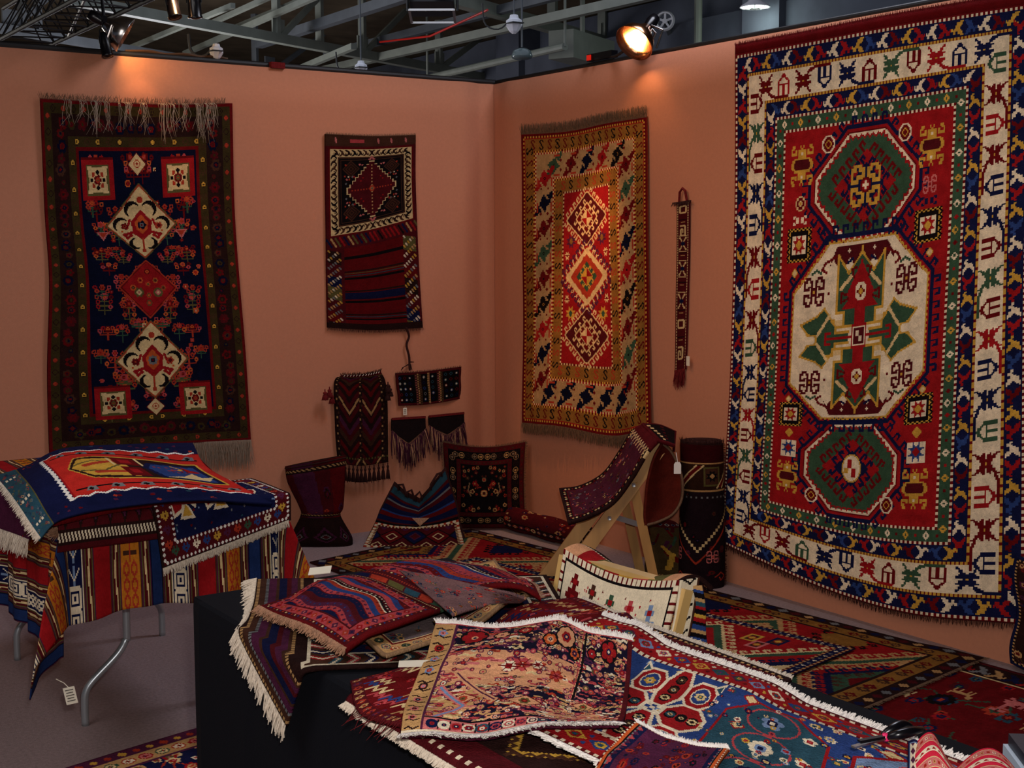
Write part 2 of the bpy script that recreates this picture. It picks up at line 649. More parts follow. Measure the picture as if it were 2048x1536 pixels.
    def blossom(s, x, y, r, rng, pal):
        a, b, c = rng.sample(pal, 3)
        n = rng.choice((5, 6, 8))
        for k in range(n):
            t = 2 * math.pi * k / n
            s.disc(x + r * .62 * math.cos(t), y + r * .62 * math.sin(t), max(r * .38, .7), a)
        s.disc(x, y, r * .5, b)
        s.disc(x, y, max(r * .24, .6), c)

    def floral(s, x0, y0, x1, y1, n, pal, rng, rr=(2, 6), stems=None):
        for _ in range(n):
            x, y = rng.uniform(x0, x1), rng.uniform(y0, y1)
            r = rng.uniform(*rr)
            if stems:
                s.line([(x, y), (x + rng.uniform(-3, 3) * r, y + rng.uniform(-3, 3) * r)], stems, 1)
            s.blossom(x, y, r, rng, pal)

    def deep(s, f):
        """an older, more deeply dyed wool"""
        s.a *= f
        return s

    def mirx(s):
        h = s.w // 2
        s.a[:, s.w - h:] = s.a[:, :h][:, ::-1]

    def miry(s):
        h = s.h // 2
        s.a[s.h - h:] = s.a[:h][::-1]

    def speckle(s, rng, amt=0.06):
        s.a *= 1 + np.random.default_rng(rng).normal(0, amt, s.a.shape[:2] + (1,))
        # bands of slightly different dye lots across the weft
        ab = np.random.default_rng(rng + 1).normal(0, amt * .8, s.h)
        ab = np.convolve(ab, np.ones(5) / 5, 'same') * 1.6
        s.a *= (1 + ab)[:, None, None]
        s.a = np.clip(s.a, 0, 1)
        return s


def dia(cx, cy, rx, ry=None):
    ry = ry or rx
    return [(cx, cy - ry), (cx + rx, cy), (cx, cy + ry), (cx - rx, cy)]


def octa(cx, cy, rx, ry, kx=.5, ky=.5):
    return [(cx - rx * kx, cy - ry), (cx + rx * kx, cy - ry), (cx + rx, cy - ry * ky), (cx + rx, cy + ry * ky),
            (cx + rx * kx, cy + ry), (cx - rx * kx, cy + ry), (cx - rx, cy + ry * ky), (cx - rx, cy - ry * ky)]


def stepdia(cx, cy, rx, ry, n):
    q = []
    for i in range(n):
        q += [(rx * i / n, -ry + ry * i / n), (rx * (i + 1) / n, -ry + ry * i / n)]
    q.append((rx, 0))
    full = q + [(x, -y) for x, y in reversed(q)]
    full += [(-x, y) for x, y in reversed(full)]
    return [(cx + x, cy + y) for x, y in full]


CUP = ['XX..XX..XX', 'XX..XX..XX', 'XX..XX..XX', 'XX..XX..XX', 'XX..XX..XX', 'XXXXXXXXXX', 'XX......XX', '.XX.oo.XX.', '..XX..XX..',
       '...XXXX...', '....XX....']
LEAF = ['X.........X', 'XX.......XX', '.XX.....XX.', '..XXX.XXX..', 'XXXXXXXXXXX', '.XXXXXXXXX.', '...XXoXX...', 'XXXXXXXXXXX', '.XXXXXXXXX.',
        '..XXX.XXX..', '.XX.....XX.', 'XX.......XX', 'X.........X']
BOOT = ['XXX......', '.XXXX....', '..XXXX...', '...XXX...', '...XXXX.X', '..XXXXXXX', '.XXX..XX.', 'XXX......']
SHOOK = ['..XXXX...', '.XX..XX..', '.XX...X..', '..XX.....', '...XX....', '....XX...', '.X...XX..', '.XX..XX..', '..XXXX...']
STAR8 = ['...X...X...', '...XX.XX...', '...XXXXX...', 'XXXXXoXXXXX', '.XXXoooXXX.', '..XoooooX..', '.XXXoooXXX.', 'XXXXXoXXXXX', '...XXXXX...',
         '...XX.XX...', '...X...X...']
HOOKX = ['.XXX...XXX.', 'XX.XX.XX.XX', 'X...X.X...X', 'X.XXX.XXX.X', 'XXX.XXX.XXX', '....XoX....', 'XXX.XXX.XXX', 'X.XXX.XXX.X', 'X...X.X...X',
         'XX.XX.XX.XX', '.XXX...XXX.']
BEETLE = ['.XX...X.X...XX.', 'XX.....X.....XX', 'X..X.XXXXX.X..X', 'XXXX.XXoXX.XXXX', '.....XXXXX.....', '..XXXXXXXXXXX..', '.XXmmmmmmmmmXX.',
          'XXmmmmmmmmmmmXX', 'XXmmmmmmmmmmmXX', '.XXmmmmmmmmmXX.', '..XXXXXXXXXXX..', '.....XXXXX.....', 'XXXX.XXoXX.XXXX', 'X..X.XXXXX.X..X',
          'XX.....X.....XX', '.XX...X.X...XX.']
BIRDX = ['XX............', 'XXXX..........', 'XXXXX.........', '.XXXXX........', '..XX.XXX......', '..X..XXXXX....', '....XXXXXXX...', '...XXXXXXXXX..',
         '..XXXXXXXXX...', '...XXXXXXX....', '.....XXXX..X..', '......XXX.XX..', '.......XXXXXX.', '.........XXXXX', '..........XXXX', '............XX']
CREST = ['X..X....', 'XX.XX..X', 'XXXXXXXX', '.XXXXXX.', '..XXXX..', '.XXXXXX.', 'XXXXXXXX', 'X..XX.XX', '....X..X']
CROSS = ['..X..', '.XoX.', 'XoooX', '.XoX.', '..X..']
ROSETTE = ['..XXX..', '.XoooX.', 'XooXooX', 'XoXmXoX', 'XooXooX', '.XoooX.', '..XXX..']
BIRD = ['..XXXX......', '.XXXXXXX....', 'XXX.XXXXX...', 'X..XXXXXXX..', '..XXXXXXXXX.', '.XXXX.XXXXXX', 'XXXX...XXXXX', 'XX......XXXX', '.........XX.']


def pat_big():
    p = Pat(280, 410, 'red')
    W, H = p.w, p.h
    cx = W / 2
    p.frame(0, 3, 'drd')
    p.dash(1, 2, 'ivory', 'drd', 4)
    # outer border of small birds
    p.frame(3, 12, 'navy')
    bc = ['ivory', 'red', 'gold', 'blue', 'ivory', 'drd', 'gold', 'red']
    for x, y, q, k in p.ring(9, 11.4):
        p.stamp(BOOT, x, y, {'X': bc[k % 8]}, 1.2, rot=q, flip=k % 2 == 0)
    p.dash(15, 2, 'gold', 'drd', 3)
    # ivory main border with cups, serrated leaves and slanting stems
    p.frame(17, 19, 'ivory')
    mc = ['drd', 'navy', 'red', 'green', 'navy', 'drd']
    for x, y, q, k in p.ring(26.5, 20.5):
        c = mc[(k * 5 // 2) % 6]
        horizontal = q in (0, 2)
        d = (1, 0) if horizontal else (0, 1)
        n_ = (0, 1) if horizontal else (1, 0)
        s = 1 if k % 4 < 2 else -1
        if k % 2 == 0:
            p.stamp(LEAF, x, y, {'X': c, 'o': 'gold'}, 1.4, 1.35, rot=q)
            p.line([(x + d[0] * 6 + n_[0] * 6 * s, y + d[1] * 6 + n_[1] * 6 * s),
                    (x + d[0] * 11 + n_[0] * 8.3 * s, y + d[1] * 11 + n_[1] * 8.3 * s),
                    (x + d[0] * 25 + n_[0] * 8.3 * s, y + d[1] * 25 + n_[1] * 8.3 * s)], c, 2.0)
        else:
            p.stamp(CUP, x, y, {'X': c}, 1.35, rot=(q + (2 if s > 0 else 0)) % 4)
    p.dash(36, 2, 'gold', 'drd', 3)
    p.frame(38, 11, 'navy')
    for x, y, q, k in p.ring(43.5, 11.0):
        p.stamp(BOOT, x, y, {'X': bc[(k + 3) % 8]}, 1.1, rot=q, flip=k % 2 == 1)
    p.dash(49, 2, 'ivory', 'drd', 4)
    p.frame(51, 8, 'green')
    for x, y, q, k in p.ring(55, 8.5):
        c = ('ivory', 'red', 'gold', 'drd')[k % 4]
        p.poly(dia(x, y, 3.0 if k % 2 == 0 else 1.7), c)
        if k % 2 == 0:
            p.disc(x, y, .9, 'green')
    p.dash(59, 2, 'ivory', 'drd', 4)

    def fancy(cy, rx, ry, kx, ky, core):
        o = octa(cx, cy, rx, ry, kx, ky)
        g = lambda f: [(cx + (x - cx) * f, cy + (y - cy) * f) for x, y in o]
        p.hooks(g(1.13), 'navy', 9, 6, 1.8)
        p.line(g(1.12), 'navy', 2.6, True)
        p.poly(g(1.03), 'drd')
        p.poly(o, 'ivory')
        p.poly(g(.93), 'green')
        p.zig(g(.95), 'red', 1.3, 5, 2.2)
        d = dia(cx, cy, rx * .70, ry * .80)
        p.hooks(dia(cx, cy, rx * .64, ry * .70), 'drd', 8, 6, 2.0)
        p.poly(dia(cx, cy, rx * .62, ry * .68), 'red')
        p.hooks(dia(cx, cy, rx * .40, ry * .44), 'navy', 7, 5, 2.0)
        p.poly(dia(cx, cy, rx * .38, ry * .42), 'navy')
        if core == 'gold':
            p.stamp(HOOKX, cx, cy, {'X': 'gold', 'o': 'ivory'}, 2.6)
            p.disc(cx, cy, 5.5, 'drd')
            p.stamp(CROSS, cx, cy, {'X': 'red', 'o': 'ivory'}, 1.7)
        else:
            p.disc(cx, cy, 9, 'gold', 11)
            p.disc(cx, cy, 8, 'ivory', 10)
            p.rect(cx - 4, cy - 7, cx, cy, 'red')
            p.rect(cx, cy, cx + 4, cy + 7, 'red')
            p.rect(cx - 7, cy, cx - 3, cy + 4, 'gold')

    fancy(104, 47, 36, .36, .22, 'gold')
    fancy(H - 101, 44, 35, .42, .30, 'ivory')
    # great ivory octagon
    cy = H / 2 - 1
    o = octa(cx, cy, 63, 64, .48, .52)
    g = lambda f: [(cx + (x - cx) * f, cy + (y - cy) * f) for x, y in o]
    p.hooks(g(1.08), 'navy', 9, 6, 1.8)
    p.line(g(1.075), 'navy', 2.6, True)
    p.zig(g(1.025), 'gold', 1.4, 4, 1.6)
    p.poly(g(1.0), 'ivory')
    for s in (-1, 1):
        # toothed maroon fringes at top and bottom
        yb = cy + s * 62
        p.poly([(cx - 24, yb), (cx + 24, yb), (cx + 31, yb - s * 9), (cx + 31, yb - s * 13)] +
               [q for i in range(8) for q in ((cx + 31 - 7.7 * (i + .5), yb - s * 8), (cx + 31 - 7.7 * (i + 1), yb - s * 13))], 'maroon')
        p.line([(cx, yb - s * 2), (cx, yb - s * 12)], 'gold', 1.8)
        for k in (-1, 1):
            p.stamp(CROSS, cx + k * 12, yb - s * 4, {'o': 'ivory'}, 1.0)
        # green arms with red heart
        A = lambda pts: [(cx + x, cy + s * y) for x, y in pts]
        arm = [(-7, 8), (-15, 8), (-15, 18), (-22, 18), (-22, 56), (-12, 44), (0, 57), (12, 44), (22, 56), (22, 18), (15, 18), (15, 8), (7, 8)]
        p.poly(A(arm), 'green')
        p.line(A(arm), 'gold', 1.6)
        p.poly(A([(-5, 4), (-5, 20), (-18, 20), (-10, 27), (0, 53), (10, 27), (18, 20), (5, 20), (5, 4)]), 'red')
        p.poly(A([(-5, 20), (-13, 30), (0, 52), (13, 30), (5, 20)]), 'red')
        for k in (-1, 1):
            p.line(A([(k * 9, 42), (k * 19, 34)]), 'cream', 2.6)
            p.line(A([(k * 7, 41), (k * 9, 46), (k * 5, 47)]), 'drd', 1.6)
            p.line(A([(k * 12, 27), (k * 18, 25), (k * 18, 31), (k * 14, 30)]), 'drd', 1.6)
            p.poly(A([(k * 16, 8), (k * 24, 8), (k * 24, 13), (k * 16, 13)]), 'cream')
            p.line(A([(k * 16, 8), (k * 24, 8), (k * 24, 13), (k * 29, 13)]), 'gold', 1.4)
        p.disc(cx, cy + s * 31, 5.5, 'ivory', 6.5)
        p.stamp(CROSS, cx, cy + s * 31, {'X': 'drd', 'o': 'gold'}, 1.5)
        # side arms
        B = lambda pts: [(cx + s * x, cy + y) for x, y in pts]
        side = [(10, -4), (22, -4), (22, -8), (33, -22), (40, -17), (55, -12), (48, -4), (40, -3), (40, 3), (48, 4), (55, 12), (40, 17), (33, 22), (22, 8), (22, 4), (10, 4)]
        p.poly(B(side), 'green')
        p.line(B(side), 'gold', 1.5)
        p.line(B([(4, 0), (30, 0)]), 'red', 2.4)
        p.line(B([(27, -4), (31, -4), (31, 4), (27, 4)]), 'red', 1.6)
        for k in (-1, 1):
            p.line(B([(39, k * 3), (28, k * 17)]), 'cream', 2.4)
        for k in (-1, 1):
            p.stamp(HOOKX, cx + s * 44, cy + k * 34, {'X': 'maroon', 'o': 'gold'}, 1.75)
            p.line([(cx + s * 38, cy + k * 46), (cx + s * 42, cy + k * 48), (cx + s * 46, cy + k * 46)], 'green', 1.6)
            p.line([(cx + s * 24, cy + k * 56), (cx + s * 34, cy + k * 52), (cx + s * 37, cy + k * 48), (cx + s * 33, cy + k * 46)], 'drd', 1.8)
            p.line([(cx + s * 9, cy + k * 58 - k * 5), (cx + s * 13, cy + k * 56 - k * 5)], 'navy', 2)
            p.stamp(CROSS, cx + s * 30, cy + k * 32, {'X': 'drd', 'o': 'gold'}, .9)
    p.rect(cx - 7, cy - 9, cx + 7, cy + 9, 'red')
    p.rect(cx - 6, cy - 7, cx + 6, cy + 7, 'ivory')
    p.rect(cx - 5, cy - 6, cx + 5, cy + 6, 'maroon')
    p.rect(cx - 3, cy - 4, cx, cy, 'ivory')
    p.rect(cx, cy, cx + 3, cy + 4, 'ivory')
    # fillers
    for sx in (-1, 1):
        for sy in (-1, 1):
            fx = cx + sx * 61
            p.stamp(BEETLE, fx, cy + sy * 119, {'X': 'gold', 'm': 'maroon', 'o': 'ivory'}, 1.5, 1.75)
            p.disc(cx + sx * 36, cy + sy * 131, 6, 'ivory', 6.5)
            p.disc(cx + sx * 36, cy + sy * 131, 4.6, 'drd', 5)
            p.stamp(CROSS, cx + sx * 36, cy + sy * 131, {'X': 'gold'}, 1.1)
            y = cy + sy * (66 if sy < 0 else 62)
            p.rect(fx - 12, y - 11, fx + 12, y + 11, 'gold')
            p.zig([(fx - 12, y - 11), (fx + 12, y - 11), (fx + 12, y + 11), (fx - 12, y + 11)], 'black', 1.2, 4, 2)
            p.rect(fx - 9.5, y - 9, fx + 9.5, y + 9, 'black')
            p.rect(fx - 7, y - 6.5, fx + 7, y + 6.5, 'ivory')
            p.stamp(STAR8, fx, y, {'X': 'red', 'o': 'gold'}, 1.1)
            if sy > 0:
                y2 = cy + 93
                p.rect(fx - 8, y2 - 7, fx + 8, y2 + 8, 'ivory')
                p.stamp(STAR8, fx, y2, {'X': 'blue', 'o': 'red'}, 1.2)
                p.poly(dia(fx, y2 - 14, 4.5), 'gold')
            else:
                p.stamp(ROSETTE if sx < 0 else HOOKX, fx, cy - 93, {'X': 'cream' if sx < 0 else 'pink', 'o': 'drd' if sx < 0 else 'red', 'm': 'gold'}, 1.5 if sx < 0 else 1.1)
                p.stamp(['XX.....XX', 'X.XX.XX.X', '..XX.XX..', 'X.XX.XX.X', 'XX.....XX'], fx, cy - 82, {'X': 'ivory' if sx < 0 else 'navy'}, 1.5, 1.2)
            p.stamp(CROSS, fx + sx * 3, cy + sy * 48, {'X': 'gold', 'o': 'cream'}, 1.1)
    return p.speckle(1, .05)


def pat_hook_rug():
    """ivory-bordered rug with three latch-hook diamonds"""
    p = Pat(200, 296, 'red')
    W, H = p.w, p.h
    cx = W / 2
    p.frame(0, 4, 'drd')
    p.dash(3, 2, 'gold', 'drd', 4)
    p.band(6, 12, 'ochre', SHOOK, [{'X': 'drd'}, {'X': 'black'}], 12, 1.05)
    p.dash(18, 2, 'gold', 'drd', 4)
    p.dash(20, 2, 'cream', 'red', 4)
    p.frame(22, 24, 'sand')
    for x, y, q, k in p.ring(34, 25):
        c = ('green', 'drd', 'midnight', 'red', 'black', 'drd')[k % 6] if q != 2 else 'midnight'
        p.stamp(BIRDX, x, y, {'X': c}, 1.75, 1.75, rot=q, flip=q in (0, 2))
        p.stamp(CROSS, x, y, {'X': 'black' if c != 'black' else 'ochre'}, .8)
        d = (1, 0) if q in (0, 2) else (0, 1)
        n_ = (0, 1) if q in (0, 2) else (1, 0)
        for e in (-1, 1):
            p.line([(x + n_[0] * 10 * e, y + n_[1] * 10 * e), (x + d[0] * 8 + n_[0] * 10 * e, y + d[1] * 8 + n_[1] * 10 * e)], 'brick', 1.6)
            p.poly(dia(x + d[0] * 10.5 + n_[0] * 5 * e, y + d[1] * 10.5 + n_[1] * 5 * e, 1.8), 'drd')
    p.dash(46, 2, 'cream', 'red', 4)
    p.dash(48, 2, 'gold', 'drd', 4)
    p.band(50, 12, 'ochre', SHOOK, [{'X': 'brick'}, {'X': 'black'}], 12, 1.0)
    p.dash(62, 2, 'cream', 'drd', 4)
    f = 64
    top, bot = f, H - f
    hh = (bot - top) / 3

    def med(cy, a, b, c, inner):
        p.hooks(dia(cx, cy, 32, hh * .49), 'cream', 7.5, 5, 1.5)
        p.poly(dia(cx, cy, 33, hh * .49), 'cream')
        p.poly(dia(cx, cy, 31, hh * .46) if a != 'cream' else dia(cx, cy, 25, hh * .38), a if a != 'cream' else 'brick')
        p.hooks(dia(cx, cy, 18, hh * .29), c, 7, 4, 1.4)
        p.poly(dia(cx, cy, 18, hh * .29), c)
        p.poly(dia(cx, cy, 16, hh * .255), b)
        p.hooks(dia(cx, cy, 10, hh * .17), inner, 7, 3.5, 1.3)
        p.poly(dia(cx, cy, 10, hh * .17), inner)
        p.poly([(cx, cy), (cx, cy - hh * .15), (cx + 9, cy)], 'red')
        p.poly([(cx, cy), (cx, cy + hh * .15), (cx - 9, cy)], 'red')

    med(top + hh * .5, 'maroon', 'drd', 'cream', 'cream')
    med(bot - hh * .5, 'maroon', 'drd', 'cream', 'cream')
    med(H / 2, 'cream', 'green', 'brick', 'gold')
    p.hooks(dia(cx, H / 2, 36, hh * .56), 'plum', 7, 5, 1.9)
    for s in (-1, 1):
        for t in (-1, 1):
            p.stamp(STAR8, cx + s * 24, H / 2 + t * hh * .62, {'X': 'plum' if t < 0 else 'gold', 'o': 'ochre' if t < 0 else 'green'}, 1.25)
            p.stamp(STAR8, cx + s * 30, H / 2 + t * hh * .38, {'X': 'cream', 'o': 'drd'}, .7)
    return p.speckle(2, .05)


def pat_navy_rug():
    p = Pat(200, 350, 'midnight')
    rng = random.Random(4)
    W, H = p.w, p.h
    cx = W / 2
    p.frame(0, 3, 'drd')
    p.band(3, 8, 'umber', ROSETTE, [{'X': 'dkb', 'o': 'umber'}, {'X': 'brown', 'o': 'brick'}], 12, .8)
    p.frame(11, 17, 'dkb')
    for x, y, q, k in p.ring(19.5, 10):
        p.blossom(x + rng.uniform(-2, 2), y + rng.uniform(-2, 2), 4.2 if k % 2 else 5.4, rng, ['drd', 'maroon', 'umber', 'dkb', 'midnight', 'maroon'] if k % 3 else ['brown', 'drd', 'midnight'])
    p.band(28, 8, 'umber', ROSETTE, [{'X': 'dkb', 'o': 'gold'}, {'X': 'brown', 'o': 'umber'}], 11, .8)
    p.frame(36, 3, 'drd')
    f = 39
    pal = ['brick', 'red', 'orange', 'brick', 'rose', 'drd', 'brick']
    # flowering shrubs of the field
    for _ in range(46):
        x, y = rng.uniform(f + 6, cx), rng.uniform(f + 4, H - f - 4)
        L = rng.uniform(8, 17)
        st = rng.choice(['brick', 'green', 'drd', 'olive'])
        p.line([(x, y), (x, y + L)], st, 1.1)
        for j in range(rng.choice((2, 3))):
            yy = y + L * (j + .5) / 3.2
            ww = rng.uniform(4, 8)
            p.line([(x - ww, yy - 3), (x - ww, yy), (x + ww, yy), (x + ww, yy - 3)], st, 1)
            for k in (-1, 1):
                p.disc(x + k * ww, yy - 4, 2.3, rng.choice(pal))
                p.disc(x + k * ww, yy - 4, .9, 'midnight')
        p.blossom(x, y - 2, rng.uniform(2.5, 4.2), rng, pal)
    p.mirx()
    for _ in range(30):
        x, y = rng.uniform(f + 4, W - f - 4), rng.uniform(f, H - f)
        p.blossom(x, y, rng.uniform(1.8, 3.6), rng, pal + ['cream'])
    p.rect(0, 0, 0, 0, 'midnight')
    for sx in (-1, 1):
        for sy in (-1, 1):
            x, y = cx + sx * 42, 181.5 + sy * 119
            p.rect(x - 17, y - 18, x + 17, y + 18, 'red')
            p.rect(x - 17, y - 18, x + 17, y - 16, 'drd')
            p.rect(x - 12, y - 13, x + 12, y + 13, 'olive')
            p.poly([(x - 11, y - 12), (x, y - 10), (x + 11, y - 12), (x + 9, y), (x + 11, y + 12), (x, y + 10), (x - 11, y + 12), (x - 9, y)], 'cream')
            for k in range(8):
                t = math.pi * k / 4
                p.disc(x + 6.5 * math.cos(t), y + 6.5 * math.sin(t), 1.9, 'black' if k % 2 == 0 else 'brick')
            p.blossom(x, y, 4.5, rng, ['drd', 'brick', 'olive'])
        p.poly([(cx + sx * 48, 114), (cx + sx * 35, 114), (cx + sx * 41.5, 125)], 'pink')
        p.poly([(cx + sx * 46, 115), (cx + sx * 37, 115), (cx + sx * 41.5, 122)], 'brick')
    for y in (f + 11, H - f - 4):
        p.poly(dia(cx, y, 10, 10), 'drd')
        p.poly(dia(cx, y, 9, 9), 'cream')
        p.stamp(ROSETTE, cx, y, {'X': 'brick', 'm': 'drd'}, 1.0)

    def arabesque(cy, flip):
        rx, ry = 35, 39
        p.poly(dia(cx, cy, rx + 3, ry + 3), 'olive')
        p.poly(dia(cx, cy, rx + 1.5, ry + 1.5), 'brick')
        p.poly(dia(cx, cy, rx, ry), 'cream')
        for s in (-1, 1):
            p.disc(cx + s * 9, cy - 17, 8, 'black')
            p.disc(cx + s * 6.5, cy - 14.5, 7.2, 'cream')
            p.disc(cx + s * 22, cy - 1, 8, 'black')
            p.disc(cx + s * 19.5, cy + 1.5, 7.4, 'cream')
            p.disc(cx + s * 8, cy + 22, 7, 'black')
            p.disc(cx + s * 4.8, cy + 21, 6.4, 'cream')
            p.line([(cx, cy + 16), (cx + s * 9, cy + 8), (cx + s * 19, cy + 11), (cx + s * 16, cy + 15), (cx + s * 12, cy + 12)], 'red', 3.2)
            p.line([(cx + s * 12, cy - 6), (cx + s * 16, cy + 4)], 'red', 2.4)
            p.blossom(cx + s * 18, cy + 1, 4, rng, ['drd', 'brick', 'maroon'])
            p.disc(cx + s * 21, cy + 7, 1.4, 'orange')
        p.poly([(cx, cy - 17), (cx + 11, cy - 4), (cx + 10, cy + 5), (cx, cy + 16), (cx - 10, cy + 5), (cx - 11, cy - 4)], 'red')
        p.poly([(cx, cy - 12), (cx + 7, cy - 3), (cx + 6, cy + 4), (cx, cy + 11), (cx - 6, cy + 4), (cx - 7, cy - 3)], 'orange')
        p.blossom(cx, cy, 5, rng, ['midnight', 'grey', 'drd'])
        p.disc(cx, cy - 26, 3.5, 'brick', 3)
        p.disc(cx, cy + 31, 2.2, 'brick')
        p.line([(cx, cy + 16), (cx, cy + 28)], 'brick', 1.6)

    arabesque(107, 0)
    arabesque(257, 0)
    p.poly(dia(cx, 182, 31, 33), 'brick')
    p.poly(dia(cx, 182, 29, 31), 'drd')
    p.poly(dia(cx, 182, 27.5, 29.5), 'red')
    for x, y in ((-10, 5), (10, 5)):
        p.blossom(cx + x, 182 + y, 5.2, rng, ['cream', 'pink', 'olive'])
    for x, y in ((0, -18), (-8, -8), (8, -8), (0, 16), (-16, 0), (16, 0), (0, -4), (0, 8)):
        p.blossom(cx + x, 182 + y, 3.2, rng, ['olive', 'drd', 'orange', 'brick'])
    return p.speckle(3, .06).deep(0.8)


def pat_bagface():
    """upper pile panel and lower banded weave of the hanging bag"""
    p = Pat(130, 270, 'dkb')
    rng = random.Random(7)
    p.rect(0, 0, 130, 16, 'brown')
    for x in (14, 62 + 12, 93, 115):
        p.line([(x, 5), (x + 1, 11)], 'pink', 2.6)
    p.rect(34, 6, 54, 11, 'rose')
    p.rect(0, 16, 130, 270, 'maroon')
    q = Pat(122, 122, 'black')
    q.frame(0, 2, 'drd')
    q.band(2, 11, 'cream', BOOT, [{'X': 'dkb'}, {'X': 'brown'}, {'X': 'dkb'}, {'X': 'black'}], 8.5, 1.05)
    q.frame(13, 2, 'brown')
    q.frame(15, 2, 'black')
    q.frame(17, 1, 'brown')
    for sx in (-1, 1):
        for sy in (-1, 1):
            for k in range(6):
                q.poly(dia(61 + sx * 29, 61 + sy * 31, 12 - k * 2, 12 - k * 2), ('brown', 'dkb')[k % 2])
    q.poly(stepdia(61, 61, 36, 42, 9), 'cream')
    q.poly(stepdia(61, 61, 34.2, 40, 9), 'maroon')
    for _ in range(40):
        x, y = rng.uniform(22, 61), rng.uniform(22, 61)
        if abs(x - 61) / 36 + abs(y - 61) / 42 > 1.15 and abs(x - 32) + abs(y - 30) > 13:
            q.disc(x, y, 1.3, rng.choice(['ivory', 'brick', 'grey', 'red', 'pink']))
    for k in range(1, 8):
        q.disc(61, 61 - k * 5, .9, 'tan')
        q.disc(61 - k * 4, 61, .9, 'brick')
    q.blossom(61, 61, 5, rng, ['tan', 'brick', 'navy'])
    for x, y in ((48, 44), (45, 40 + 8), (52, 82)):
        q.disc(x, y, 1.4, 'red')
    q.mirx()
    q.miry()
    for s in (-1, 1):
        q.stamp(['XX.XX', '.XXX.', '..X..'], 61, 61 + s * 46, {'X': 'pink'}, 2, rot=0 if s > 0 else 2)
    p.a[18:140, 4:126] = q.a
    y = 142
    for x in range(0, 130, 6):
        p.line([(x, y), (x + 7, y + 12)], rng.choice(['black', 'red', 'olive', 'navy', 'tan']), 2.4)
    y = 158
    p.rect(24, y, 108, 262, 'drd')
    for y0, hh, c in ((170, 4, 'black'), (190, 2, 'dkb'), (193, 1, 'olive'), (196, 1, 'teal'), (199, 3, 'black'), (217, 2, 'dkb'), (220, 9, 'navy'), (231, 3, 'black'),
                      (249, 2, 'dkb'), (252, 1, 'teal'), (255, 2, 'black')):
        p.rect(24, y0, 108, y0 + hh, c)
    for x0 in (2, 109):
        for yy in range(158, 262, 3):
            for k in range(6):
                c = ('dkb', 'maroon', 'navy', 'olive', 'maroon', 'drd')[((yy - 158) // 17 + 3 * (x0 > 50)) % 6]
                p.line([(x0 + k * 3, yy + k), (x0 + k * 3 + 2, yy + k + 2)], c if (yy // 3 + k) % 4 else rng.choice(['tan', 'ivory', 'gold', 'grey']), 1.5)
    p.rect(0, 262, 130, 270, 'dkb')
    return p.speckle(4, .06).deep(0.62)


def pat_chevron():
    p = Pat(70, 120, 'dkb')
    for y in range(-60, 140, 6):
        c = ('maroon', 'dkb', 'plum', 'maroon', 'brown', 'dkb', 'drd', 'dkb', 'maroon', 'tan')[((y + 60) // 6) % 10]
        for x0, x1 in ((6, 31), (35, 60)):
            m = (x0 + x1) / 2
            p.line([(x0, y), (m, y + 14), (x1, y)], c, 4 if c != 'tan' else 2)
    for x in (1, 32, 62):
        p.rect(x, 0, x + 4, 120, 'dkb')
        for y in range(0, 120, 4):
            p.disc(x + 2 + (y % 8 - 2) * .3, y, 1.2, 'brown' if y % 8 else 'tan')
    p.rect(0, 0, 70, 10, 'maroon')
    p.rect(0, 10, 70, 12, 'olive')
    for x in range(0, 70, 4):
        p.rect(x, 112, x + 2, 114, 'olive')
    return p.speckle(5, .07).deep(0.6)


def pat_panel():
    p = Pat(90, 42, 'black')
    rng = random.Random(9)
    p.frame(0, 3, 'maroon')
    for x0, x1, c in ((26, 36, 'brown'), (58, 66, 'brown'), (45, 48, 'dkb')):
        p.rect(x0, 2, x1, 40, c)
        for y in range(3, 40, 3):
            p.disc((x0 + x1) / 2, y, 1.2, 'tan')
            p.disc(x0 + 2, y + 1.5, .9, 'pink')
            p.disc(x1 - 2, y + 1.5, .9, 'olive')
    for x0 in (5, 12, 19, 40, 52, 70, 77, 84):
        for y in range(7, 40, 7):
            p.disc(x0, y, 1.9, rng.choice(['teal', 'navy', 'grey', 'blue', 'drd', 'teal']))
            p.disc(x0, y, .8, 'ivory' if rng.random() < .3 else 'black')
    return p.speckle(6, .06).deep(0.62)


def pat_cushion():
    p = Pat(120, 120, 'black')
    rng = random.Random(11)
    p.frame(0, 7, 'maroon')
    for x, y, q, k in p.ring(4, 6):
        p.disc(x, y, 1.4, ('brown', 'drd')[k % 2])
    p.band(7, 12, 'black', ROSETTE, [{'X': 'clay', 'o': 'black', 'm': 'grey'}, {'X': 'tan', 'm': 'tan'}, {'X': 'dkb'}], 9, 1.2)
    p.frame(19, 6, 'maroon')
    for x, y, q, k in p.ring(22, 6):
        p.disc(x, y, 1.3, 'brown')
    for _ in range(34):
        x, y = rng.uniform(28, 60), rng.uniform(28, 92)
        p.blossom(x, y, rng.uniform(1.6, 3.8), rng, ['brick', 'drd', 'brown', 'tan', 'maroon', 'black'])
    p.mirx()
    p.blossom(60, 66, 11, rng, ['brown', 'brick', 'black'])
    p.blossom(60, 66, 5, rng, ['drd', 'tan', 'black'])
    for s in (-1, 1):
        p.line([(60 + s * 22, 52), (60 + s * 24, 62), (60 + s * 20, 70)], 'clay', 1.8)
        p.blossom(60 + s * 14, 52, 4, rng, ['brick', 'tan', 'red'])
    p.disc(60, 46, 3.5, 'clay')
    p.disc(60, 46, 2, 'brick')
    return p.speckle(7, .06).deep(0.58)


